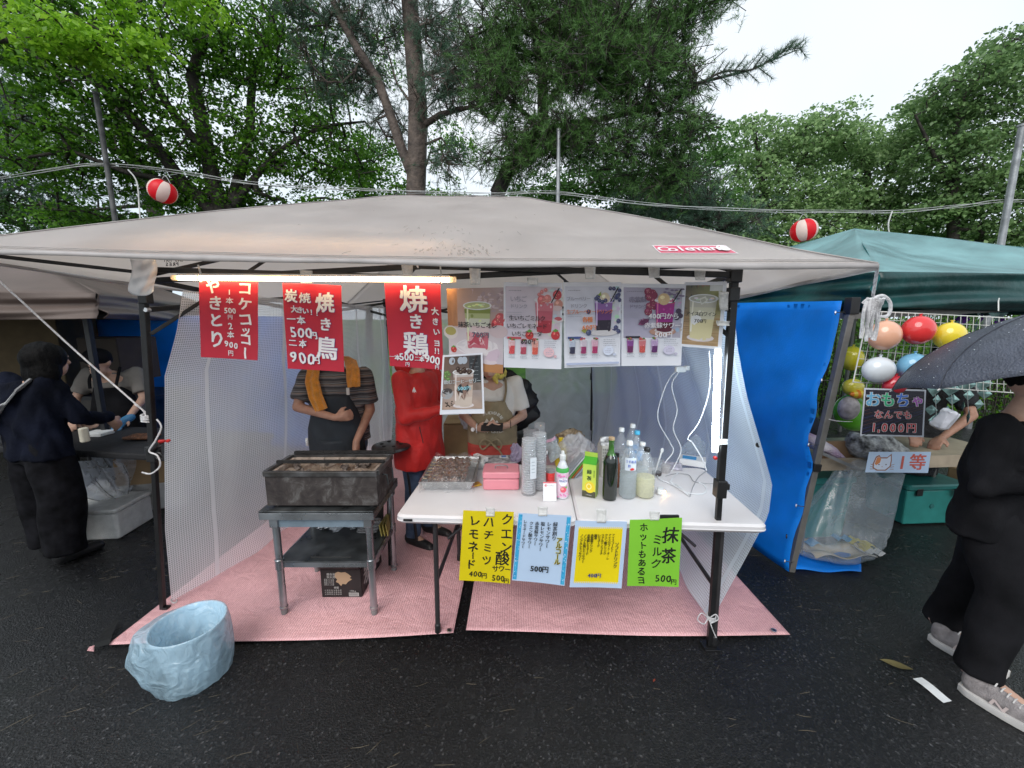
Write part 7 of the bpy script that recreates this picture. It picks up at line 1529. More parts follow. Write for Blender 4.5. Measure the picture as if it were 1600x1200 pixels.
for face in (0, 1):
    fr_ = [M_ @ (V(-w_/2, -w_/2-.001, h_) if not face else V(-w_/2-.001, w_/2, h_)) + q, M_ @ (V(w_/2, -w_/2-.001, h_) if not face else V(-w_/2-.001, -w_/2, h_)) + q]; fr_ += [fr_[1] - V(0, 0, h_), fr_[0] - V(0, 0, h_)]
    pr = Print(72, 185, fr_, 0); pr.n = (M_ @ (V(0, -1, 0) if not face else V(-1, 0, 0))).normalized()
    pr.grad(0, 0, 72, 150, (.45, .62, .10), (.38, .60, .08), (.62, .62, .08), (.6, .6, .06)); pr.rect(0, 150, 72, 185, (.07, .07, .04)); pr.ell(40, 128, 28, 32, (.72, .55, .03), 18); pr.ell(36, 124, 15, 18, (.80, .72, .25), 16); pr.ell(36, 124, 9, 11, (.70, .50, .02), 14)
    if not face: pr.ch('緑', 36, 42, 27, (.02, .05, .02), .04); pr.ch('茶', 36, 78, 27, (.02, .05, .02), .04); [pr.ch(c, 62, 34+8*i, 8, (.03, .12, .02), .01) for i, c in enumerate('農協の緑茶')]; pr.ht('1000ml', 22, 172, 6, 8, (.6, .6, .6), .02)
    pr.build('carton_print', t)
# dark wine bottle
wine = mat('dark_green_glass', (.006, .010, .006), .06, var=.1, coat=.6, spec=.7); wg = mat('green_glass_neck', (.04, .13, .02), .06, var=.1, coat=.5); b = TZ(952, 779)
prof_bottle('wine_bottle', b, [(.026, 0), (.0365, .004), (.038, .02), (.038, .205), (.034, .228), (.024, .246)], wine, 'large dark glass bottle with a green neck beside the tea carton', parts=[('neck', [(.024, .246), (.0165, .262), (.0145, .28), (.0143, .315), (.0165, .317), (.0165, .327), (.014, .328)], wg), ('cap', [(.0150, .326), (.0168, .328), (.0160, .342), (.001, .343)], mat('tan_cork_cap', (.48, .34, .2), .5))])
lemon_l = mat('lemonade_liquid', (.84, .82, .60), .1, var=0, tl=.6); clear_l = mat('pale_water', (.72, .78, .80), .08, var=0, tl=.6, alpha=.4)
b = TZ(980, 776); t = pet(b, .315, .046, capw, 'large clear ribbed bottle with a white cap and small label beside the dark bottle', (clear_l, .45))
pr = Cyl(60, 50, b, .047, .165, .235, 1.3, -.05); pr.rect(0, 0, 60, 50, (.62, .68, .74)); pr.ht('うすめる', 10, 14, 13, 13, (.08, .15, .5), .02); pr.ht('酢', 22, 30, 13, 12, (.08, .15, .5), .02); pr.poly([(24, 42), (34, 36), (46, 40), (40, 46), (28, 47)], (.6, .03, .03)); pr.build('label_print', t)
b = TZ(1007, 775); t = pet(b, .275, .050, capk, 'clear bottle of pale yellow lemonade with a black cap', (lemon_l, .42), ribs=False, cone=True)
for px, py, h_, cm_, lb in ((968, 745, .31, capw, 'clear bottle with a white cap standing behind the dark bottle'), (985, 740, .32, capw, 'tallest clear bottle with a white cap in the back row'), (992, 748, .30, capb, 'clear bottle with a sky blue cap in the back row'), (1001, 755, .25, capw, 'short clear bottle with a white cap between the lemonade and the ribbed bottle')):
    b = TZ(px, py); t = pet(b, h_, .040, cm_, lb, (clear_l, .4), group='back row of clear bottles')
    if px in (985, 992): MB().lathe([(.041, h_*.42), (.0412, h_*.62)], b, 24).build('label_wrap', mat('blue_wrap', (.05, .25, .55), .3, var=.4, vscale=50, col2=(.6, .65, .7)), t, smooth=True)
b = TZ(962, 760); prof_bottle('sauce_bottle', b, [(.02, 0), (.024, .005), (.024, .12), (.012, .16), (.011, .18)], mat('amber_sauce', (.22, .06, .02), .15, coat=.4), 'small amber bottle with a black cap half hidden by the dark bottle', parts=[('cap', [(.012, .178), (.013, .18), (.013, .20), (.001, .201)], capk)])
q = TZ(944, 742); t = thing('milk_carton', q, 'white carton with a black and white printed gable top behind the dark bottle', 'carton'); MB().box(q + V(0, 0, .10), (.07, .07, .20), .2).build('carton_body', mat('cream_card', (.55, .53, .48), .5), t)
MB().add([q + V(x*.035, y*.035, .20) for x, y in ((-1, -1), (1, -1), (1, 1), (-1, 1))] + [q + V(-.033, 0, .245), q + V(.033, 0, .245)], [(0, 1, 5, 4), (2, 3, 4, 5), (1, 2, 5), (3, 0, 4)]).build('gable_top', mat('cow_print', (.7, .7, .7), .4, vscale=34, col2=(.01, .01, .01), var=.1, detail=1), t)
pr = Print(30, 60, [q + V(-.03, -.045, .19), q + V(.03, -.035, .19), q + V(.03, -.035, .03), q + V(-.03, -.045, .03)], 0); [pr.ht('牛乳成分', 5, 6+7*i, 6.5, 6, (.06, .06, .06), .02) for i in range(5)]; pr.build('carton_print', t)
# measuring cup with spoon
b = TZ(1026, 742); t = thing('measuring_cup', b, 'clear measuring cup holding a pale spoon in the back row', 'cup'); MB().lathe([(.026, 0), (.034, .10), (.036, .10)], b, 22).build('cup', clearpet, t, smooth=True); MB().lathe([(.028, .002), (.029, .02), (.001, .02)], b, 18).build('residue', mat('dark_residue', (.06, .05, .05), .3), t)
t = thing('plastic_spoon', b + V(0, 0, .02), 'pale plastic spoon standing in the measuring cup', 'spoon'); MB().tube([b + V(-.01, 0, .02), b + V(.022, 0, .15)], [.004, .006], 8).build('stem', capw, t); MB().ell(b + V(.025, 0, .158), (.010, .004, .016), 10, 8).build('bowl', capw, t, smooth=True)
q = TZ(1037, 735); t = thing('sugar_pot', q, 'translucent short tub beside the measuring cup', 'tub'); MB().lathe([(.025, 0), (.03, .05), (.031, .05)], q + V(0, -.03, 0), 20).build('tub', film('frosted_tub', (.74, .72, .72), .7, .2, .2, 30), t, smooth=True)
# pad, tissue box, plastic bag behind
t, q = flat('note_pad', 1050, 729, .12, .12, .703, -.35, mat('pale_print_paper', (.52, .50, .58), .5, var=.3, vscale=60), 'printed note pad lying near the netting', 'note pad', .012)
q = TZ(1086, 728); t = thing('tissue_box', q, 'white carton of wipes with a bright blue top panel near the netting', 'box'); MB().rbox(q + V(0, .04, .02), (.16, .11, .04), .004, -.45).build('box_body', mat('white_card'), t); MB().rbox(q + V(-.02, .045, .0415), (.085, .06, .003), .003, -.45).build('blue_panel', mat('bright_blue_print', (.01, .28, .62), .3), t)
t = thing('clear_sheet', q + V(.05, .06, 0), 'stiff clear plastic sheet propped behind the wipes box', 'plastic sheet'); MB().slab(lambda u, v: q + V(-.06+.17*u, .11+.01*math.sin(u*5), .03+.16*v*(1-abs(u-.62)*1.2)), 10, 8, .001).build('sheet', film('stiff_clear', (.66, .76, .84), .35, .08, .4, 14), t, smooth=True)
# white power cords
cordw = mat('white_cord_pvc', (.72, .74, .76), .4); cordg = mat('grey_cord_pvc', (.34, .34, .36), .45)
cable([TZ(x, y, .708) for x, y in ((1040, 725), (1027, 735), (1030, 748), (1046, 755), (1062, 764), (1076, 774), (1072, 770), (1058, 758), (1048, 752), (1056, 742), (1060, 738))], .003, cordw, 'white charging cord looped across the table end', 'charging_cord', 'cable')
cable([TZ(x, y, .706) for x, y in ((1046, 752), (1068, 768), (1095, 772), (1104, 766), (1100, 758), (1092, 754))], .0026, cordw, 'second white cord curling toward the front black post', 'charging_cord', 'cable')
cable([TZ(x, y, .705) for x, y in ((1078, 776), (1083, 760), (1092, 745), (1104, 736))], .0026, cordg, 'straight grey cord crossing the white cords', 'charging_cord', 'cable')
cable([TZ(x, y, .705) for x, y in ((1040, 744), (1056, 740), (1076, 742), (1084, 752), (1100, 755), (1125, 756))], .0022, cordg, 'thin grey cord lying in a wide loop on the table', 'charging_cord', 'cable')
q = TZ(1034, 772); t = thing('charger_light', q, 'small white plug-in device with a warm glowing end on the table', 'charger'); MB().rbox(q + V(-.005, .01, .016), (.032, .055, .03), .008, -.4).build('body', capw, t, smooth=True, angle=40); MB().ell(q + V(.012, -.006, .014), (.007, .007, .009), 12, 8).build('lamp', mat('warm_led', (1, .7, .4), .3, emit=(1, .55, .2), es=14), t)
# hanging cords from the canopy side
for i, (pts, lb) in enumerate([([(1062, 574), (1046, 592), (1034, 620), (1028, 655), (1046, 690), (1052, 705), (1040, 722), (1036, 735)], 'thin white cord hanging in a kink from the adaptor'), ([(1070, 572), (1050, 600), (1058, 640), (1052, 670), (1064, 700), (1058, 720), (1048, 738)], 'second white cord hanging from the adaptor'), ([(1108, 548), (1110, 585), (1106, 620), (1092, 660), (1075, 684), (1082, 692), (1096, 715), (1104, 735)], 'white cord with a knot hanging beside the white light tube')]):
    cable([P(x, y, 2.55 - .02*j) for j, (x, y) in enumerate(pts)] if i < 2 else [P(x, y, 2.02) for x, y in pts], .0032, cordw, lb, 'hanging_cord', 'cable')
q = P(1063, 577, 2.5); t = thing('power_adaptor', q, 'small white power adaptor wrapped in film hanging under the posters', 'adaptor'); MB().rbox(q + V(0, 0, 0), (.07, .03, .035), .008, .2).build('body', capw, t, smooth=True); MB().rbox(q + V(.04, 0, .008), (.03, .028, .03), .006, .4).build('plug', capw, t)
cable([q + V(-.02, 0, .02), q + V(-.03, .1, .2), V(.9, 2.3, 1.72)], .003, cordw, 'short white cord rising from the adaptor to the canopy truss', 'hanging_cord', 'cable')
# ------------------------------------------------------------------ light tubes
def tube_light(a, b, r, m, label, hangers):
    t = thing('light_tube', (a+b)/2, label, 'lamp'); d = (b-a).normalized(); MB().tube([a + d*.03, b - d*.03], r, 14).build('glowing_tube', m, t, smooth=True)
    for p, s in ((a, 1), (b, -1)): MB().tube([p, p + d*s*.035], r*1.12, 14).build('end_cap', film('end_cap_film', (.8, .75, .65), .6, .15, .2, 30), t, smooth=True)
    if hangers:
        hs = MB(); hs.tube([a + d*.03 + V(0, .002, r*.95), b - d*.03 + V(0, .002, r*.95)], r*.85, 10); hs.build('housing', capw, t, smooth=True)
    for h_ in hangers: q = a.lerp(b, h_); MB().tube([q + V(0, math.cos(x)*(r+.004), math.sin(x)*(r+.004)) for x in np.linspace(0, 6.28, 12)] + [q + V(0, 0, .06)], .004, 6).build('hanger', capw, t)
    return t
warm = mat('warm_tube_glow', (1, .8, .5), .4, emit=(1.0, .64, .30), es=19); cool = mat('cool_tube_glow', (.9, .95, 1), .4, emit=(.78, .90, 1.0), es=60)
tube_light(FR(270, 434, -.06), FR(712, 437, -.06), .0115, warm, 'long warm glowing light tube strung along the front truss above the red signs', (.10, .95))
for px in (350, 640): pass
a, b = FR(1122, 545, -.03), FR(1117, 706, -.03); a.x -= .0; t = tube_light(a, b, .0135, cool, 'upright cool white light tube fixed beside the front post above the table', ())
for px, py, lb in ((1128, 500, 'black'), ): MB().bar(FR(1124, 440, .0), FR(1122, 545, .0), .02, .02).build('tube_housing', capw, t)
# ================================================================== signs
white_ink = (.74, .72, .74); redp_ = mat('red_sign_paper', (.52, .020, .045), .55, var=.06, vscale=5, tl=.15); wp = mat('white_sign_paper', (.84, .86, .92), .35, var=.02, tl=.2)
ypap = mat('yellow_sign_paper', (.74, .60, .008), .5, var=.03, tl=.12); gpap = mat('green_sign_paper', (.24, .60, .045), .5, var=.03, tl=.12); bpap = mat('pale_blue_sign_paper', (.52, .66, .85), .4, var=.02, tl=.12)
tape_m = film('milky_tape', (.92, .92, .90), .66, .2, .25, 30, tl=.25)
def tape(a, b, c, d, label):
    o = MB().slab(lambda u, v: (a*(1-u)+b*u)*(1-v)+(d*(1-u)+c*u)*v + V(0, .004*math.sin(v*3.1), 0), 4, 6, .0006).build('tape_piece', tape_m, None, smooth=True, angle=180); tag(o, label, 'tape', 'pieces of milky tape holding up the signs'); return o
def QF(pts, off=0.0): return [FR(x, y, off - .035) for x, y in pts]
W1 = white_ink
def outlined(pr, fn):   # purple-blue pen edge round the white brush marks
    st = random.getstate(); fn((.12, .05, .30), .022); random.setstate(st); fn(W1, .006)
t, pr = sheet('paper_sign', QF([(312, 436), (403, 440), (403, 563), (313, 558)]), redp_, 'red sign reading コケコッコー やきとり nearest the netting wall', 'sign', 'red hand-lettered skewer signs', .006, 91, 122); pr.hand = True
def s1(col, b):
    random.seed(1); pr.vt('コケコ', 71, 11, 24, 22, col, .035+b); pr.ch('ッ', 72, 76, 17, col, .035+b); pr.ch('コ', 71, 90, 21, col, .035+b); pr.ch('ー', 71, 112, 20, col, .04+b, R(90)); pr.ch('や', 22, 10, 24, col, .035+b); pr.ch('き', 26, 36, 23, col, .035+b); pr.ch('と', 26, 62, 24, col, .035+b); pr.ch('り', 26, 92, 28, col, .03+b)
    pr.ht('1', 48, 18, 8, 11, col, .03+b); pr.ch('本', 48, 31, 11, col, .02+b); pr.ht('500', 42, 46, 6.2, 11, col, .03+b); pr.ch('円', 48, 56, 8, col, .02+b); pr.ch('2', 48, 70, 14, col, .02+b); pr.ch('本', 48, 84, 11, col, .02+b); pr.ht('900', 41, 98, 7.5, 13, col, .03+b, slope=1.5); pr.ch('円', 48, 113, 9, col, .02+b)
s1(W1, .0); pr.build('lettering', t)
t, pr = sheet('paper_sign', QF([(442, 442), (533, 446), (538, 581), (449, 576)]), redp_, 'red sign reading 焼き鳥 and 炭焼 in the middle, hiding the man behind the grill', 'sign', 'red hand-lettered skewer signs', .006, 93, 136); pr.hand = True
def s2(col, b):
    pr.ch('焼', 67, 28, 31, col, .028+b); pr.ch('き', 66, 62, 22, col, .03+b); pr.ch('鳥', 66, 100, 38, col, .028+b)
    pr.ch('炭', 14, 20, 20, col, .03+b); pr.ch('焼', 36, 22, 18, col, .02+b); pr.ht('大きい!!', 18, 40, 9, 11, col, .03+b, slope=1); pr.ch('一', 12, 56, 14, col, .03+b); pr.ch('本', 28, 57, 14, col, .025+b); pr.ht('500', 14, 76, 12.5, 22, col, .02+b); pr.ch('円', 46, 80, 12, col, .03+b)
    pr.ch('二', 12, 93, 13, col, .03+b); pr.ch('本', 28, 94, 13, col, .03+b); pr.ht('900', 12, 115, 14, 24, col, .02+b, slope=1.5); pr.ch('円', 48, 120, 13, col, .03+b)
outlined(pr, s2); pr.build('lettering', t)
t, pr = sheet('paper_sign', QF([(601, 440), (688, 444), (693, 578), (609, 572)]), redp_, 'red sign reading 焼き鶏 with 大きいヨ next to the drink posters', 'sign', 'red hand-lettered skewer signs', .006, 90, 134); pr.hand = True
def s3(col, b):
    pr.ch('焼', 46, 26, 44, col, .022+b); pr.ch('き', 48, 60, 26, col, .03+b); pr.ch('鶏', 46, 96, 42, col, .022+b); pr.ch('大', 80, 42, 12, col, .03+b); pr.ch('き', 80, 58, 12, col, .03+b); pr.ch('い', 81, 74, 11, col, .03+b); pr.ch('ヨ', 81, 92, 12, col, .03+b); pr.ht('!!', 78, 104, 5, 12, col, .03+b)
    pr.ch('一', 5, 118, 8, col, .03+b); pr.ch('本', 14, 119, 10, col, .03+b); pr.ht('500', 21, 117, 8.2, 16, col, .02+b); pr.ch('円', 30, 129, 7, col, .02+b); pr.ch('二', 46, 119, 8, col, .03+b); pr.ch('本', 54.5, 119, 9, col, .03+b); pr.ht('900', 64, 117, 8.6, 17, col, .02+b, slope=1.3); pr.ch('円', 80, 130, 7, col, .02+b)
outlined(pr, s3); pr.build('lettering', t)
K = (.015, .015, .018)
def cup(pr, x, y, w_, h_, layers, rim=(.72, .74, .76), lid=None, ice=None, taper=.78):
    """cup standing at x, base y; layers from the top: (fraction, colour)"""
    z = 0
    pr.ell(x, y, w_*.5, w_*.14, (.62, .56, .56))
    for fr_, c in layers:
        z1 = z + fr_; f0 = 1-(1-taper)*z; f1 = 1-(1-taper)*z1; ya, yb = y-h_*(1-z), y-h_*(1-z1)
        b = len(pr.v); q = [(x-w_/2*f0, ya), (x-w_/2*f1, yb), (x+w_/2*f1, yb), (x+w_/2*f0, ya)]; pr.add(q, [(0, 1, 2, 3)], c); z = z1
    c0 = layers[-1][1]; pr.ell(x, y, w_/2*taper, w_*.10, c0)
    for k in range(16):
        u, v = random.uniform(-.42, .42), random.uniform(.12, .95); c = layers[min(len(layers)-1, int(v*len(layers)))][1]; g = random.uniform(.75, 1.6); pr.ell(x+u*w_*(1-.2*v), y-h_*(1-v), w_*.06, h_*.045, tuple(min(.8, q*g+.02) for q in c), 6)
    pr.rect(x-w_*.40, y-h_*.93, x-w_*.34, y-h_*.15, tuple(min(.85, q*1.35+.10) for q in layers[0][1]))
    pr.ell(x, y-h_, w_*.54, w_*.16, rim, 22); pr.ell(x, y-h_, w_*.49, w_*.125, lid or layers[0][1], 22)
    for k in range(7 if ice is None else 0): pr.ell(x+random.uniform(-.34, .34)*w_, y-h_+random.uniform(-.05, .05)*w_, w_*.08, w_*.035, tuple(min(.85, q*random.uniform(1.1, 1.9)+.05) for q in (lid or layers[0][1])), 6, random.random())
def fruit(pr, x, y, r_, c, leaf=False):
    pr.ell(x, y, r_, r_*1.05, c, 12); pr.ell(x-r_*.25, y-r_*.3, r_*.4, r_*.35, tuple(min(.9, q*1.5+.05) for q in c), 8)
    for k in range(5): pr.ell(x+random.uniform(-.6, .6)*r_, y+random.uniform(-.6, .6)*r_, r_*.08, r_*.08, (.75, .6, .4), 5)
    if leaf: pr.poly([(x-r_*.7, y-r_*.9), (x, y-r_*.6), (x+r_*.7, y-r_*1.0), (x, y-r_*1.4)], (.12, .32, .05))
def lines(pr, x, y, w_, n, dy, c=(.35, .36, .42)):
    for k in range(n):
        xx = x
        while xx < x + w_*random.uniform(.8, 1): l = random.uniform(1.0, 3.2); pr.rect(xx, y+dy*k, xx+l, y+dy*k+.7, c); xx += l + .6
# matcha strawberry poster
t, pr = sheet('drink_poster', QF([(698, 451), (788, 449), (786, 584), (703, 575)], .004), wp, 'matcha strawberry latte poster with a green and pink cup', 'poster', 'printed drink posters', .004, 90, 130)
pr.grad(0, 0, 90, 130, (.50, .30, .20), (.42, .34, .36), (.52, .44, .46), (.40, .18, .07), 8, 10, .06); pr.grad(0, 0, 16, 60, (.62, .30, .12), (.55, .28, .14), (.36, .14, .05), (.42, .2, .1), 6, 6, .15)
pr.poly([(18, 0), (42, 2), (36, 30), (20, 62), (12, 60)], (.60, .46, .50)); 
for k in range(46): pr.ell(random.uniform(50, 88), random.uniform(6, 36), random.uniform(1.5, 4.5), random.uniform(1, 3), random.choice([(.40, .30, .32), (.52, .42, .42), (.34, .24, .26), (.6, .48, .5)]), 8, random.random())
pr.grad(0, 62, 90, 118, (.56, .48, .50), (.55, .50, .52), (.62, .55, .58), (.48, .42, .48), 6, 5, .05); pr.ell(48, 92, 36, 14, (.66, .62, .64), 22); pr.ell(48, 91, 33, 12, (.58, .54, .57), 22)
pr.grad(50, 116, 90, 130, (.42, .20, .08), (.38, .18, .07), (.42, .19, .07), (.34, .15, .05), 4, 2)
pr.ell(4, 70, 12, 11, (.62, .56, .54)); pr.ell(4, 68, 9, 7, (.38, .33, .10)); fruit(pr, 80, 55, 10, (.52, .05, .06)); fruit(pr, 84, 46, 8, (.48, .08, .09)); pr.ell(82, 66, 15, 10, (.55, .44, .46)); fruit(pr, 8, 98, 5, (.42, .03, .03), True)
pr.poly([(58, 112), (66, 98), (80, 92), (86, 98), (78, 112)], (.55, .44, .52)); pr.poly([(62, 110), (68, 101), (74, 106)], (.42, .30, .40)); pr.poly([(75, 104), (82, 97), (82, 106)], (.42, .30, .40)); pr.ell(66, 114, 14, 4, (.60, .52, .55))
cup(pr, 48, 93, 42, 66, [(.08, (.44, .46, .28)), (.10, (.22, .26, .05)), (.12, (.40, .44, .20)), (.18, (.56, .56, .46)), (.16, (.62, .48, .48)), (.36, (.50, .12, .16))], lid=(.42, .46, .22))
for k in range(22): pr.poly([(random.uniform(32, 62), random.uniform(66, 92)) for _ in range(3)], random.choice([(.62, .30, .34), (.42, .06, .09), (.66, .50, .52)]))
pr.ht('抹茶いちごオレ', 21, 57, 9.0, 9.6, K, .018); pr.ht('700', 42, 72, 6.2, 11, (.10, .12, .16), .03); pr.ch('円', 62, 72, 9.5, (.10, .12, .16), .02)
pr.build('picture', t)
def menu(quad, label, bgc, title, tcol, big, cups, mainlay, garnish, price, logo_c, straw=True, bg2=None, dark=False):
    t, pr = sheet('drink_poster', quad, wp, label, 'poster', 'printed drink posters', .004, 92, 132)
    pr.grad(3, 6, 89, 86, bgc, bg2 or bgc, bgc, bg2 or bgc, 8, 8, .05); lines(pr, 8, 12, 22, 1, 2, (.2, .2, .25))
    for k in range(40): x = random.uniform(52, 89); y = random.uniform(8, 80); pr.ell(x, y, random.uniform(1.5, 5), random.uniform(1.2, 4), tuple(min(.8, q*random.uniform(.75, 1.25)) for q in (bg2 or bgc)), 8)
    garnish(pr, 0); cup(pr, 64, 74, 29, 48, mainlay)
    if straw: pr.poly([(74, 30), (76, 30), (88, 8), (85.5, 8)], K)
    garnish(pr, 1); lc = (.62, .62, .66) if dark else (.28, .27, .33)
    pr.ht(title[0], 15 if len(title[0]) < 5 else 8, 25, 8.6 if len(title[0]) < 5 else 6.4, 10 if len(title[0]) < 5 else 7.2, lc if not dark else (.20, .18, .26), -.006); pr.ht(title[1], 14, 36, 6.8, 7.4, lc if not dark else (.20, .18, .26), -.004)
    lines(pr, 6, 45, 24, 3, 3.2, (.42, .42, .48)); pr.rect(6, 83, 28, 86.5, tcol)
    for i, c in enumerate(cups): x = 13 + 18.5*i; cup(pr, x, 109, 11, 20, c); [pr.ell(x+random.uniform(-4, 4), 87+random.uniform(-1.5, 1.5), 2, 1.5, random.choice([(.08, .2, .04), c[-1][1], (.55, .1, .1)]), 7) for _ in range(5)]; lines(pr, x-5, 113, 11, 2, 2.4)
    lines(pr, 64, 88, 20, 4, 3.2); pr.ell(72, 106, 8.5, 7.5, tuple(min(.85, q*1.1+.05) for q in logo_c), 18); lines(pr, 67, 103, 9, 3, 2.6, (.3, .3, .4)); pr.ell(82, 112, 2.6, 2.2, logo_c)
    return t, pr
SB = (.55, .05, .06)
def g_straw(pr, s):
    if s == 0: fruit(pr, 84, 18, 7, (.50, .06, .07)); fruit(pr, 86, 32, 7, (.55, .25, .20)); pr.ell(84, 38, 8, 4, (.66, .5, .5)); pr.ell(86, 56, 8, 4, (.66, .6, .62)); pr.ell(86, 54, 6, 3, (.5, .1, .12)); [fruit(pr, x, y, 3, (.6, .2, .2)) for x, y in ((60, 14), (66, 11), (56, 18))]
    else: fruit(pr, 60, 26, 7, (.58, .14, .14)); fruit(pr, 69, 24, 6, (.62, .2, .18)); fruit(pr, 41, 80, 6.5, (.52, .04, .04), True); fruit(pr, 82, 79, 7, (.5, .03, .04), True)
t, pr = menu(QF([(787, 441), (879, 442), (877, 577), (787, 574)], .003), 'strawberry drink menu poster reading いちごドリンク', (.60, .54, .62), ('いちご', 'ドリンク'), (.5, .08, .10), '', [[(.4, (.70, .42, .45)), (.6, (.60, .07, .08))], [(.5, (.60, .42, .52)), (.5, (.42, .06, .10))], [(.5, (.66, .30, .26)), (.5, (.62, .10, .07))]],
    [(.10, (.62, .40, .44)), (.25, (.58, .16, .20)), (.3, (.50, .10, .14)), (.35, (.40, .03, .05))], g_straw, '', (.66, .42, .46), bg2=(.62, .55, .58))
pr.ht('生いちごミルク', 13, 54, 8.2, 8.8, K, .022); pr.ht('いちごレモネード', 9, 66, 8.0, 8.6, K, .022); pr.ht('いちごソーダ', 17, 78, 8.0, 8.6, K, .022); pr.ht('600', 30, 90, 5.6, 9.6, K, .035); pr.ch('円', 46, 90, 8.5, K, .02); pr.build('picture', t)
BB = (.035, .045, .14)
def g_blue(pr, s):
    if s == 0: [fruit(pr, 78+random.uniform(-4, 12), 10+random.uniform(-2, 18), 3, BB) for _ in range(12)]; [fruit(pr, x, y, 3.6, BB) for x, y in ((40, 45), (88, 60), (84, 70), (80, 76), (88, 76))]; pr.ell(64, 78, 22, 5, (.62, .60, .62), 18)
    else: fruit(pr, 66, 24, 8, (.66, .56, .42)); [fruit(pr, x, y, 3.2, BB) for x, y in ((52, 25), (57, 28), (62, 30), (67, 28), (55, 22))]; fruit(pr, 40, 77, 4.5, (.06, .08, .18)); pr.poly([(28, 74), (34, 70), (38, 74), (33, 78)], (.32, .36, .08)); pr.poly([(54, 20), (60, 14), (60, 21)], (.25, .34, .06))
t, pr = menu(QF([(880, 441), (971, 441), (969, 572), (882, 575)], .006), 'blueberry drink menu poster reading ブルーベリードリンク', (.62, .63, .72), ('ブルーベリー', 'ドリンク'), (.05, .08, .25), '', [[(.5, (.45, .5, .62)), (.5, (.03, .03, .07))], [(.5, (.58, .50, .58)), (.5, (.28, .03, .12))], [(.5, (.62, .36, .46)), (.5, (.36, .03, .12))]],
    [(.12, (.45, .36, .60)), (.25, (.26, .12, .36)), (.3, (.14, .04, .18)), (.33, (.02, .012, .03))], g_blue, '', (.55, .60, .74), bg2=(.60, .61, .68))
OR_ = (.72, .20, .05); pr.ht('生ブルーベリードリンク', 8, 45, 6.7, 7.4, OR_, .02); pr.ht('各種', 34, 57, 8, 9, OR_, .03); pr.ht('600', 32, 69, 5.6, 9.6, OR_, .035); pr.ch('円', 48, 69, 8.5, OR_, .02); pr.rect(3, 124, 89, 127, (.42, .48, .66)); pr.build('picture', t)
def g_shiso(pr, s):
    if s == 0: [fruit(pr, 42+random.uniform(-5, 7), 16+random.uniform(-5, 30), 6, (.24, .03, .08)) for _ in range(9)]; pr.ell(62, 76, 20, 7, (.44, .26, .20), 18); [pr.ell(random.uniform(62, 90), random.uniform(7, 26), 3, 1.5, (.20, .16, .26), 6, random.random()) for _ in range(24)]; [pr.ell(86+random.uniform(-6, 3), 48+random.uniform(-6, 6), 4, 4, (.05, .03, .07)) for _ in range(6)]
    else: fruit(pr, 62, 24, 9, (.66, .48, .26)); [pr.poly([(33+random.uniform(-9, 9), 60+random.uniform(-6, 6)) for _ in range(3)], random.choice([(.14, .03, .10), (.22, .05, .14), (.10, .02, .07)])) for _ in range(22)]
t, pr = menu(QF([(971, 443), (1070, 444), (1064, 571), (971, 572)], .004), 'purple perilla drink menu poster reading 赤紫蘇ドリンク', (.40, .38, .50), ('赤紫蘇', 'ドリンク'), (.02, .02, .03), '', [[(.5, (.22, .06, .26)), (.5, (.14, .02, .10))], [(.5, (.55, .16, .18)), (.5, (.50, .08, .07))], [(.5, (.42, .30, .50)), (.5, (.10, .02, .12))]],
    [(.12, (.42, .06, .16)), (.3, (.34, .02, .22)), (.3, (.28, .015, .20)), (.28, (.10, .01, .03))], g_shiso, '', (.50, .48, .62), bg2=(.42, .40, .48), dark=True)
WH = (.78, .76, .80); pr.ht('400', 42, 51, 6.0, 10.5, WH, .035); pr.ht('円から', 61, 51, 9.5, 10, WH, .018); pr.ht('赤紫蘇サワー', 38, 66, 9.0, 9.6, WH, .014); pr.ht('500', 52, 81, 6.2, 11, WH, .035); pr.ch('円', 71, 81, 10, WH, .02); pr.build('picture', t)
t, pr = sheet('drink_poster', QF([(1070, 441), (1136, 440), (1127, 546), (1063, 541)], .002), wp, 'iced white wine poster of a clear cup on wood, beside the front post', 'poster', 'printed drink posters', .004, 66, 104)
pr.grad(2, 5, 60, 100, (.10, .09, .08), (.30, .34, .14), (.40, .26, .14), (.36, .24, .12), 8, 10, .12); pr.rect(2, 5, 20, 42, (.06, .06, .06)); pr.rect(20, 5, 38, 30, (.28, .15, .09)); pr.rect(40, 5, 60, 14, (.6, .62, .62))
for k in range(30): y = random.uniform(50, 98); pr.rect(2, y, 60, y+.8, random.choice([(.34, .22, .11), (.44, .30, .16), (.28, .17, .08)]))
cup(pr, 31, 88, 44, 62, [(.22, (.50, .48, .40)), (.3, (.60, .58, .44)), (.48, (.64, .58, .34))], lid=(.42, .42, .36)); pr.poly([(24, 26), (34, 22), (38, 30), (28, 36)], (.66, .66, .60)); pr.poly([(26, 28), (33, 25), (35, 29), (29, 33)], (.42, .42, .36)); pr.ell(22, 60, 9, 8, (.74, .74, .74), 16)
pr.ht('アイス白ワイン', 8, 50, 7.0, 7.6, K, .02); pr.ht('700', 21, 61, 4.6, 8, K, .035); pr.ch('円', 35, 61, 7, K, .02); pr.build('picture', t)
t, pr = sheet('drink_poster', QF([(692, 555), (754, 551), (757, 646), (687, 648)], -.012), wp, 'small iced coffee jelly poster hanging below the matcha poster', 'poster', 'printed drink posters', .004, 66, 96)
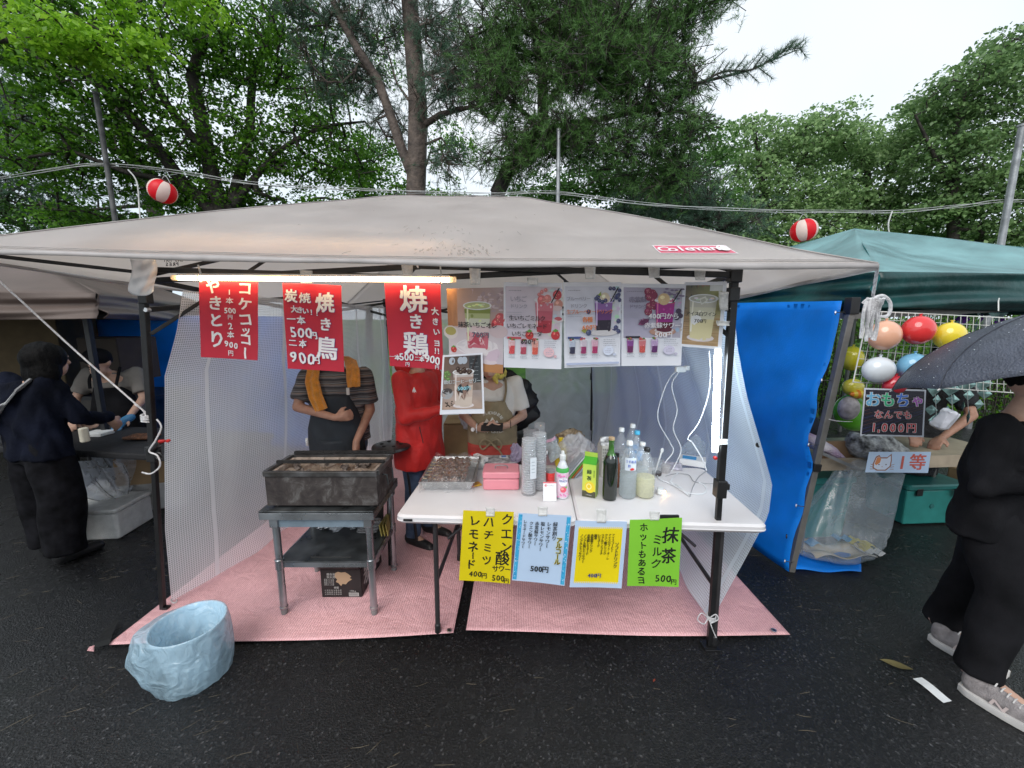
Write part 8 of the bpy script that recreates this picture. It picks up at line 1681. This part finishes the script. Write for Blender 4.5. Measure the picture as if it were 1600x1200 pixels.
pr.grad(3, 3, 63, 88, (.12, .07, .05), (.05, .05, .06), (.26, .20, .17), (.30, .22, .17), 8, 10, .25); [pr.ell(x, 10, 5, 6, (.40, .45, .52), 10) for x in (16, 30, 36)]; pr.rect(44, 5, 62, 46, (.03, .035, .04)); [lines(pr, 46, 9+6*i, 12, 1, 2, (.25, .28, .3)) for i in range(6)]; [fruit(pr, 8+random.uniform(-4, 6), 32+random.uniform(-6, 10), 3, (.10, .20, .05)) for _ in range(6)]
pr.grad(3, 58, 63, 88, (.34, .28, .26), (.30, .26, .25), (.40, .28, .22), (.36, .26, .20), 6, 5, .15); pr.ell(10, 62, 9, 9, (.32, .33, .34)); pr.ell(10, 58, 8, 5, (.06, .05, .05)); [pr.ell(12+random.uniform(-6, 8), 78+random.uniform(-4, 5), 1.4, 1.1, (.03, .02, .015), 6) for _ in range(12)]
cup(pr, 35, 82, 32, 54, [(.15, (.46, .40, .38)), (.25, (.34, .24, .20)), (.35, (.50, .40, .34)), (.25, (.52, .44, .38))], lid=(.5, .46, .44)); [fruit(pr, 25+random.uniform(0, 22), 25+random.uniform(-3, 5), 3.4, (.04, .018, .014)) for _ in range(12)]
for k in range(9): pr.poly([(random.uniform(24, 46), random.uniform(38, 76)) for _ in range(3)], random.choice([(.12, .07, .05), (.60, .54, .50), (.24, .15, .12)]))
pr.poly([(48, 24), (50, 25), (58, 4), (55, 3)], (.03, .02, .02)); pr.ell(35, 54, 9, 8, (.02, .025, .03), 16); pr.ht('飲むコーヒーゼリー', 8, 43, 6.4, 7.2, (.50, .56, .58), .02); pr.ht('500', 28, 54, 4.6, 8, (.30, .62, .72), .035); pr.ch('円', 43, 54, 6.6, (.30, .62, .72), .02); pr.build('picture', t)
# tapes of the hanging signs
for px, py, w_, h_, lb in ((478, 432, 20, 20, 'milky tape piece over the middle red sign'), (636, 426, 18, 26, 'milky tape piece over the red sign beside the posters'), (742, 432, 18, 26, 'milky tape piece over the matcha poster'), (832, 439, 18, 12, 'cream tape piece on the strawberry poster top'), (922, 424, 18, 24, 'milky tape piece over the blueberry poster'), (1022, 422, 19, 24, 'milky tape piece over the perilla poster'), (1094, 430, 18, 16, 'milky tape piece over the wine poster'), (1131, 470, 16, 30, 'milky tape piece joining the wine poster to the front post'), (1130, 505, 22, 8, 'milky tape strip across the front post by the wine poster'), (1126, 690, 24, 9, 'milky tape strip holding the white light tube to the post')):
    tape(*QF([(px-w_/2, py-h_/2), (px+w_/2, py-h_/2+1), (px+w_/2-1, py+h_/2), (px-w_/2+2, py+h_/2)], -.022 if px < 1120 else -.03), lb)
mbx = QF([(1122, 442), (1140, 442), (1138, 470), (1118, 468)], -.001)
# ------------------------------------------------------------------ signs on the table edge
def QT(pts, off=-.012): return [TB(x, y, off) for x, y in pts]
t, pr = sheet('paper_sign', QT([(724, 797), (803, 800), (797, 912), (717, 907)]), ypap, 'yellow sign reading クエン酸サワー ハチミツレモネード on the table edge', 'sign', 'menu signs taped to the table edge', .004, 80, 110); pr.hand = True
BK = (.012, .012, .012)
pr.vt('クエン', 70, 12, 21, 19, BK, .022, .05); pr.ch('酸', 66, 72, 24, BK, .02); pr.ht('サワー', 56, 88, 9.5, 10.5, BK, .03, .1); pr.vt('ハチミツ', 42, 16, 20, 17, BK, .022, .06); pr.vt('レモネ', 19, 15, 20, 18, BK, .024, .05); pr.ch('ー', 20, 69, 12, BK, .03, R(90)); pr.ch('ド', 17, 83, 17, BK, .024)
pr.ht('400', 18, 98, 7, 12, BK, .02, .03); pr.ch('円', 39, 100, 9, BK, .02); pr.ht('500', 54, 102, 7, 12, BK, .02, .03); pr.ch('円', 74, 105, 9, BK, .02); pr.build('lettering', t)
t, pr = sheet('paper_sign', QT([(810, 801), (893, 806), (882, 915), (800, 907)]), bpap, 'pale blue alcohol menu sign reading アルコール on the table edge', 'sign', 'menu signs taped to the table edge', .004, 84, 110)
for x0 in (1, 77):
    pr.rect(x0, 2, x0+6, 108, (.05, .36, .62))
    for k in range(60): xx, yy = x0+random.uniform(0, 4.6), random.uniform(2, 106); pr.rect(xx, yy, xx+1.4, yy+1.4, random.choice([(.45, .65, .8), (.02, .22, .5), (.1, .5, .7)]))
for tx_, x, y, d in (('緑茶割り', 60, 14, 8.5), ('レモンサワー', 50, 14, 8), ('塩レモンサワー', 40, 14, 7.8), ('赤紫蘇サワー', 31, 14, 7.4), ('クエン酸サワー', 22, 14, 7.2), ('レモネードサワー', 12, 12, 6.6)): pr.vt(tx_, x, y, d*.86, d*.92, BK, .025)
pr.vt('アルコール', 68.5, 38, 8.6, 10, (.75, .62, .03), .07); pr.vt('アルコール', 68.5, 38, 8.6, 10, BK, .02); pr.ht('500', 30, 86, 6.6, 12, BK, .035); pr.ch('円', 51, 86, 11, BK, .03); pr.build('lettering', t)
t, pr = sheet('paper_sign', QT([(899, 813), (980, 815), (971, 919), (890, 918)]), bpap, 'white-bordered yellow soft drink menu sign reading ソフトドリンク on the table edge', 'sign', 'menu signs taped to the table edge', .004, 82, 105)
YL = (.76, .60, .008); pr.rect(6, 9, 76, 98, YL)
for yy in (8, 95.5):
    for k in range(23): pr.poly([(6.3+3.05*k, yy+3.4), (7.6+3.05*k, yy+3.4), (9.0+3.05*k, yy), (7.7+3.05*k, yy)], (.62, .66, .72))
for i, tx_ in enumerate(('アイスコーヒー', 'アイスカフェ・オ・レ', 'クエン酸ドリンク', 'リアルティライチ', 'レモネード', '緑茶', '赤紫蘇ドリンク', '赤紫蘇レモネード', 'ノンアル塩レモンサワー', 'ノンアルレモンサワー')): pr.vt(tx_, 62-5.6*i, 21, 4.1, 4.9, (.03, .03, .01), .05)
pr.vt('ソフトドリンク', 68.5, 34, 5.8, 6.8, (.03, .03, .03), .04); pr.ht('400', 29, 84, 4.8, 8.4, (.03, .04, .2), .04); pr.ch('円', 44, 84, 8, (.03, .04, .2), .03); pr.build('lettering', t)
t, pr = sheet('paper_sign', QT([(984, 812), (1066, 809), (1060, 917), (980, 916)]), gpap, 'bright green sign reading 抹茶ミルク ホットもあるヨ on the table edge', 'sign', 'menu signs taped to the table edge', .004, 82, 106); pr.hand = True
pr.ch('抹', 65, 26, 27, BK, .024); pr.ch('茶', 64, 58, 25, BK, .024); pr.vt('ミルク', 45, 32, 19, 17, BK, .022, .06); pr.vt('ホットもあるヨ', 22, 12, 14, 14, BK, .024, .06); pr.ht('500', 48, 93, 9, 15, BK, .022, .03); pr.ch('円', 74, 98, 9, BK, .02); pr.build('lettering', t)
MB().rbox(TB(1046, 808, .0), (.09, .012, .020), .004).build('hinge_slot', clampm, tab)
for px, py, w_, h_, lb in ((766, 800, 15, 14, 'milky tape on the yellow handwritten sign'), (848, 799, 16, 15, 'milky tape on the pale blue alcohol sign'), (940, 806, 16, 22, 'milky tape on the soft drink sign'), (1023, 806, 16, 14, 'milky tape on the bright green sign')):
    tape(*QT([(px-w_/2, py-h_/2), (px+w_/2, py-h_/2+1), (px+w_/2-1, py+h_/2), (px-w_/2+1, py+h_/2)], -.020), lb)
# ------------------------------------------------------------------ toy stall signs
dk = mat('black_laminate', (.015, .012, .03), .12, coat=.6, var=.1); q = [P(1350, 606, 2.22), P(1447, 609, 2.24), P(1443, 683, 2.24), P(1344, 681, 2.22)]
t, pr = sheet('toy_price_sign', q, dk, 'black laminated sign reading おもちゃ なんでも 1,000円 hanging under the rack', 'sign', None, .003, 100, 78)
fw = (.62, .64, .7)
for r_ in ((0, 0, 100, 2.5), (0, 75.5, 100, 78), (0, 2.5, 2.5, 75.5), (97.5, 2.5, 100, 75.5)): pr.rect(*r_, fw)
for k in range(9): pr.poly([(3, 30+6*k), (96, 10+4*k), (96, 10.5+4*k), (3, 31+6*k)], random.choice([(.10, .04, .03), (.03, .07, .04), (.10, .08, .03), (.03, .04, .12)]))
for i, (c, col) in enumerate(zip('おもちゃ', ((.15, .45, .70), (.05, .50, .25), (.06, .20, .70), (.45, .10, .50)))): pr.ch(c, 15+24*i, 18, 25 if i < 3 else 21, (.7, .7, .7), .075); pr.ch(c, 15+24*i, 18, 25 if i < 3 else 21, col, .03)
for i, c in enumerate('なんでも'): pr.ch(c, 26+15.5*i, 42, 15, (.72, .7, .7), .075); pr.ch(c, 26+15.5*i, 42, 15, (.62, .05, .06), .02)
for i, c in enumerate('1,000'): pr.ch(c, 20+(0, 8, 17, 30, 43)[i], 63, 19, (.72, .7, .7), .075); pr.ch(c, 20+(0, 8, 17, 30, 43)[i], 63, 19, (.62, .05, .06), .02)
pr.ch('円', 79, 63, 17, (.72, .7, .7), .075); pr.ch('円', 79, 63, 17, (.62, .05, .06), .02); pr.build('lettering', t)
for x in (1353, 1442): MB().tube([P(x, 608, 2.23), P(x+2, 597, 2.26)], .0025, 6).build('ring', galv, t)
q = [P(1358, 706, 2.40), P(1455, 706, 2.42), P(1450, 739, 2.38), P(1352, 738, 2.36)]
t, pr = sheet('prize_sign', q, bpap, 'pale sign with a cat doodle and 1等 in red on the toy table edge', 'sign', None, .0, 98, 34)
pr.poly([(9, 20), (12, 8), (17, 5), (20, 9), (30, 9), (36, 3), (38, 14), (38, 24), (31, 31), (17, 31), (10, 27)], (.28, .10, .05)); pr.poly([(11, 20), (13.5, 10), (17, 7.5), (20, 11), (30, 11), (35, 6), (36.4, 14), (36, 23.5), (30, 29.4), (18, 29.4), (11.6, 26)], (.62, .68, .80)); pr.poly([(12, 20), (14, 10), (17, 8), (21, 12), (20, 18), (15, 22)], (.62, .20, .05))
pr.ell(19, 21, 1.1, 1.1, (.05, .02, .02)); pr.ell(30, 21, 1.1, 1.1, (.05, .02, .02)); pr.poly([(23.5, 24), (25.5, 24), (24.5, 25.6)], (.4, .08, .05))
for sgn, x in ((-1, 12), (1, 37)): [pr.poly([(x, 22+3*k), (x+sgn*6, 20+4*k), (x+sgn*6, 20.8+4*k), (x, 22.8+3*k)], (.28, .10, .05)) for k in range(3)]
pr.ch('1', 55, 17, 30, (.55, .07, .04), .02); pr.ch('等', 79, 17, 27, (.55, .07, .04), .025); pr.build('lettering', t)
# ------------------------------------------------------------------ bin with pale blue bag
bb = G(292, 1066); bb = V(-1.50, 1.655, 0); t = thing('waste_basket', bb, 'round waste basket lined with a pale blue plastic bag on the asphalt edge', 'bin')
MB().lathe([(.090, .0), (.094, .004), (.142, .255), (.146, .262), (.142, .262), (.092, .012), (.001, .010)], bb + V(0, 0, .004), 32).build('basket', mat('white_bin_plastic', (.60, .72, .80), .4), t, smooth=True, angle=50)
bagb = film('pale_blue_liner', (.62, .86, 1.0), .55, .12, .8, 13, tl=.45)
def tri(x): x = (x / (2*math.pi)) % 1; return 1 - 4*abs(x - .5)
def liner(u, v):
    """plastic liner: pulled tight over the rim, hanging in sharp vertical pleats, puffed out on one side"""
    a = u*2*math.pi; loose = max(0, math.cos(a - R(195)))**4
    if v < .40: k_ = v/.40; r_ = .066 + .074*k_; z = .035 + .232*k_; w_ = (.010*tri(a*7 + 3*math.sin(k_*4)) + .006*tri(a*13 + k_*9))*(1-k_)
    elif v < .46: k_ = (v-.40)/.06; r_ = .141 + .009*k_; z = .268 + .003*math.sin(math.pi*k_); w_ = 0
    else:
        k_ = (v-.46)/.54; z = .268 - .262*k_ + .010*tri(a*9 + 1)*max(0, k_-.7); r_ = .150 + .018*math.sin(math.pi*min(1, k_*.8)) - .012*k_ + loose*.075*math.sin(math.pi*min(1, .18 + k_*.8))
        q = .35 + .65*k_; w_ = (.0018*tri(a*11 + 2.5*math.sin(k_*3)) + .0014*tri(a*23 + 4*math.sin(k_*2.2 + a)))*min(1, k_*5) + .0026*tri(k_*15 + 2*math.sin(a*4))*q*(.5+.5*math.sin(a*5+1)) + .008*loose*tri(k_*11 + a*8)
        z = max(z, .006)
    return bb + V((r_+w_)*math.cos(a), (r_+w_)*math.sin(a), z)
MB().grid(liner, 220, 80).build('bag_liner', bagb, t, smooth=True, angle=180)
# white twine on the front post foot
tw = thing('twine_tie', V(1.0, 1.80, .1), 'white twine tied in a bow round the front post foot beside the table leg', 'string'); qz = P(1107, 968, 1.80)
for k in range(4): z = qz.z + .006*k; c = FRf.lerp(FRt, z/1.86); MB().tube([c + V(.021*math.cos(a), .021*math.sin(a), .003*math.sin(a)) for a in np.linspace(0, 6.28, 14)], .0028, 6).build('coil', rope_m, tw)
cable([P(1105, 965, 1.77), P(1096, 958, 1.76), P(1090, 968, 1.76), P(1100, 975, 1.76), P(1106, 966, 1.765)], .0026, rope_m, None, 'loop', parent=tw); cable([P(1107, 967, 1.77), P(1118, 960, 1.76), P(1122, 968, 1.76), P(1110, 974, 1.76)], .0026, rope_m, None, 'loop', parent=tw); cable([P(1108, 968, 1.765), P(1114, 985, 1.76), P(1119, 996, 1.76)], .0026, rope_m, None, 'tail', parent=tw)
t = thing('netting_hook', P(1118, 950, 1.83), 'black ring hook fastening the netting near the foot of the front post', 'hook'); MB().tube([P(1118, 950, 1.83) + V(.013*math.cos(a), 0, .016*math.sin(a)) for a in np.linspace(-2.4, 2.2, 14)], .004, 6).build('ring', clampm, t)
t = thing('netting_hook', P(272, 940, 2.02), 'pale plastic hook at the netting corner by the bin', 'hook'); MB().tube([P(272, 938, 2.02) + V(.016*math.cos(a), 0, .016*math.sin(a)) for a in np.linspace(2.6, 6.6, 12)], .004, 6).build('ring', mat('grey_hook', (.4, .38, .38), .5), t)

for q_, (dx, dy, sx, cc_, lb) in enumerate([(.02, .02, .045, (.62, .62, .64), 'crumpled white tissue lying in the blue lined basket'), (-.04, -.01, .032, (.40, .30, .18), 'small brown paper scrap in the blue lined basket')]):
    crumple(bb + V(dx, dy, .075 + .02*q_), (sx, sx*.9, .03), mat('rubbish_%d' % q_, cc_, .7), lb, 'crumpled_paper', 'rubbish', seed=q_*3+2, part='paper_ball')
bpy.data.objects.remove(_fo)
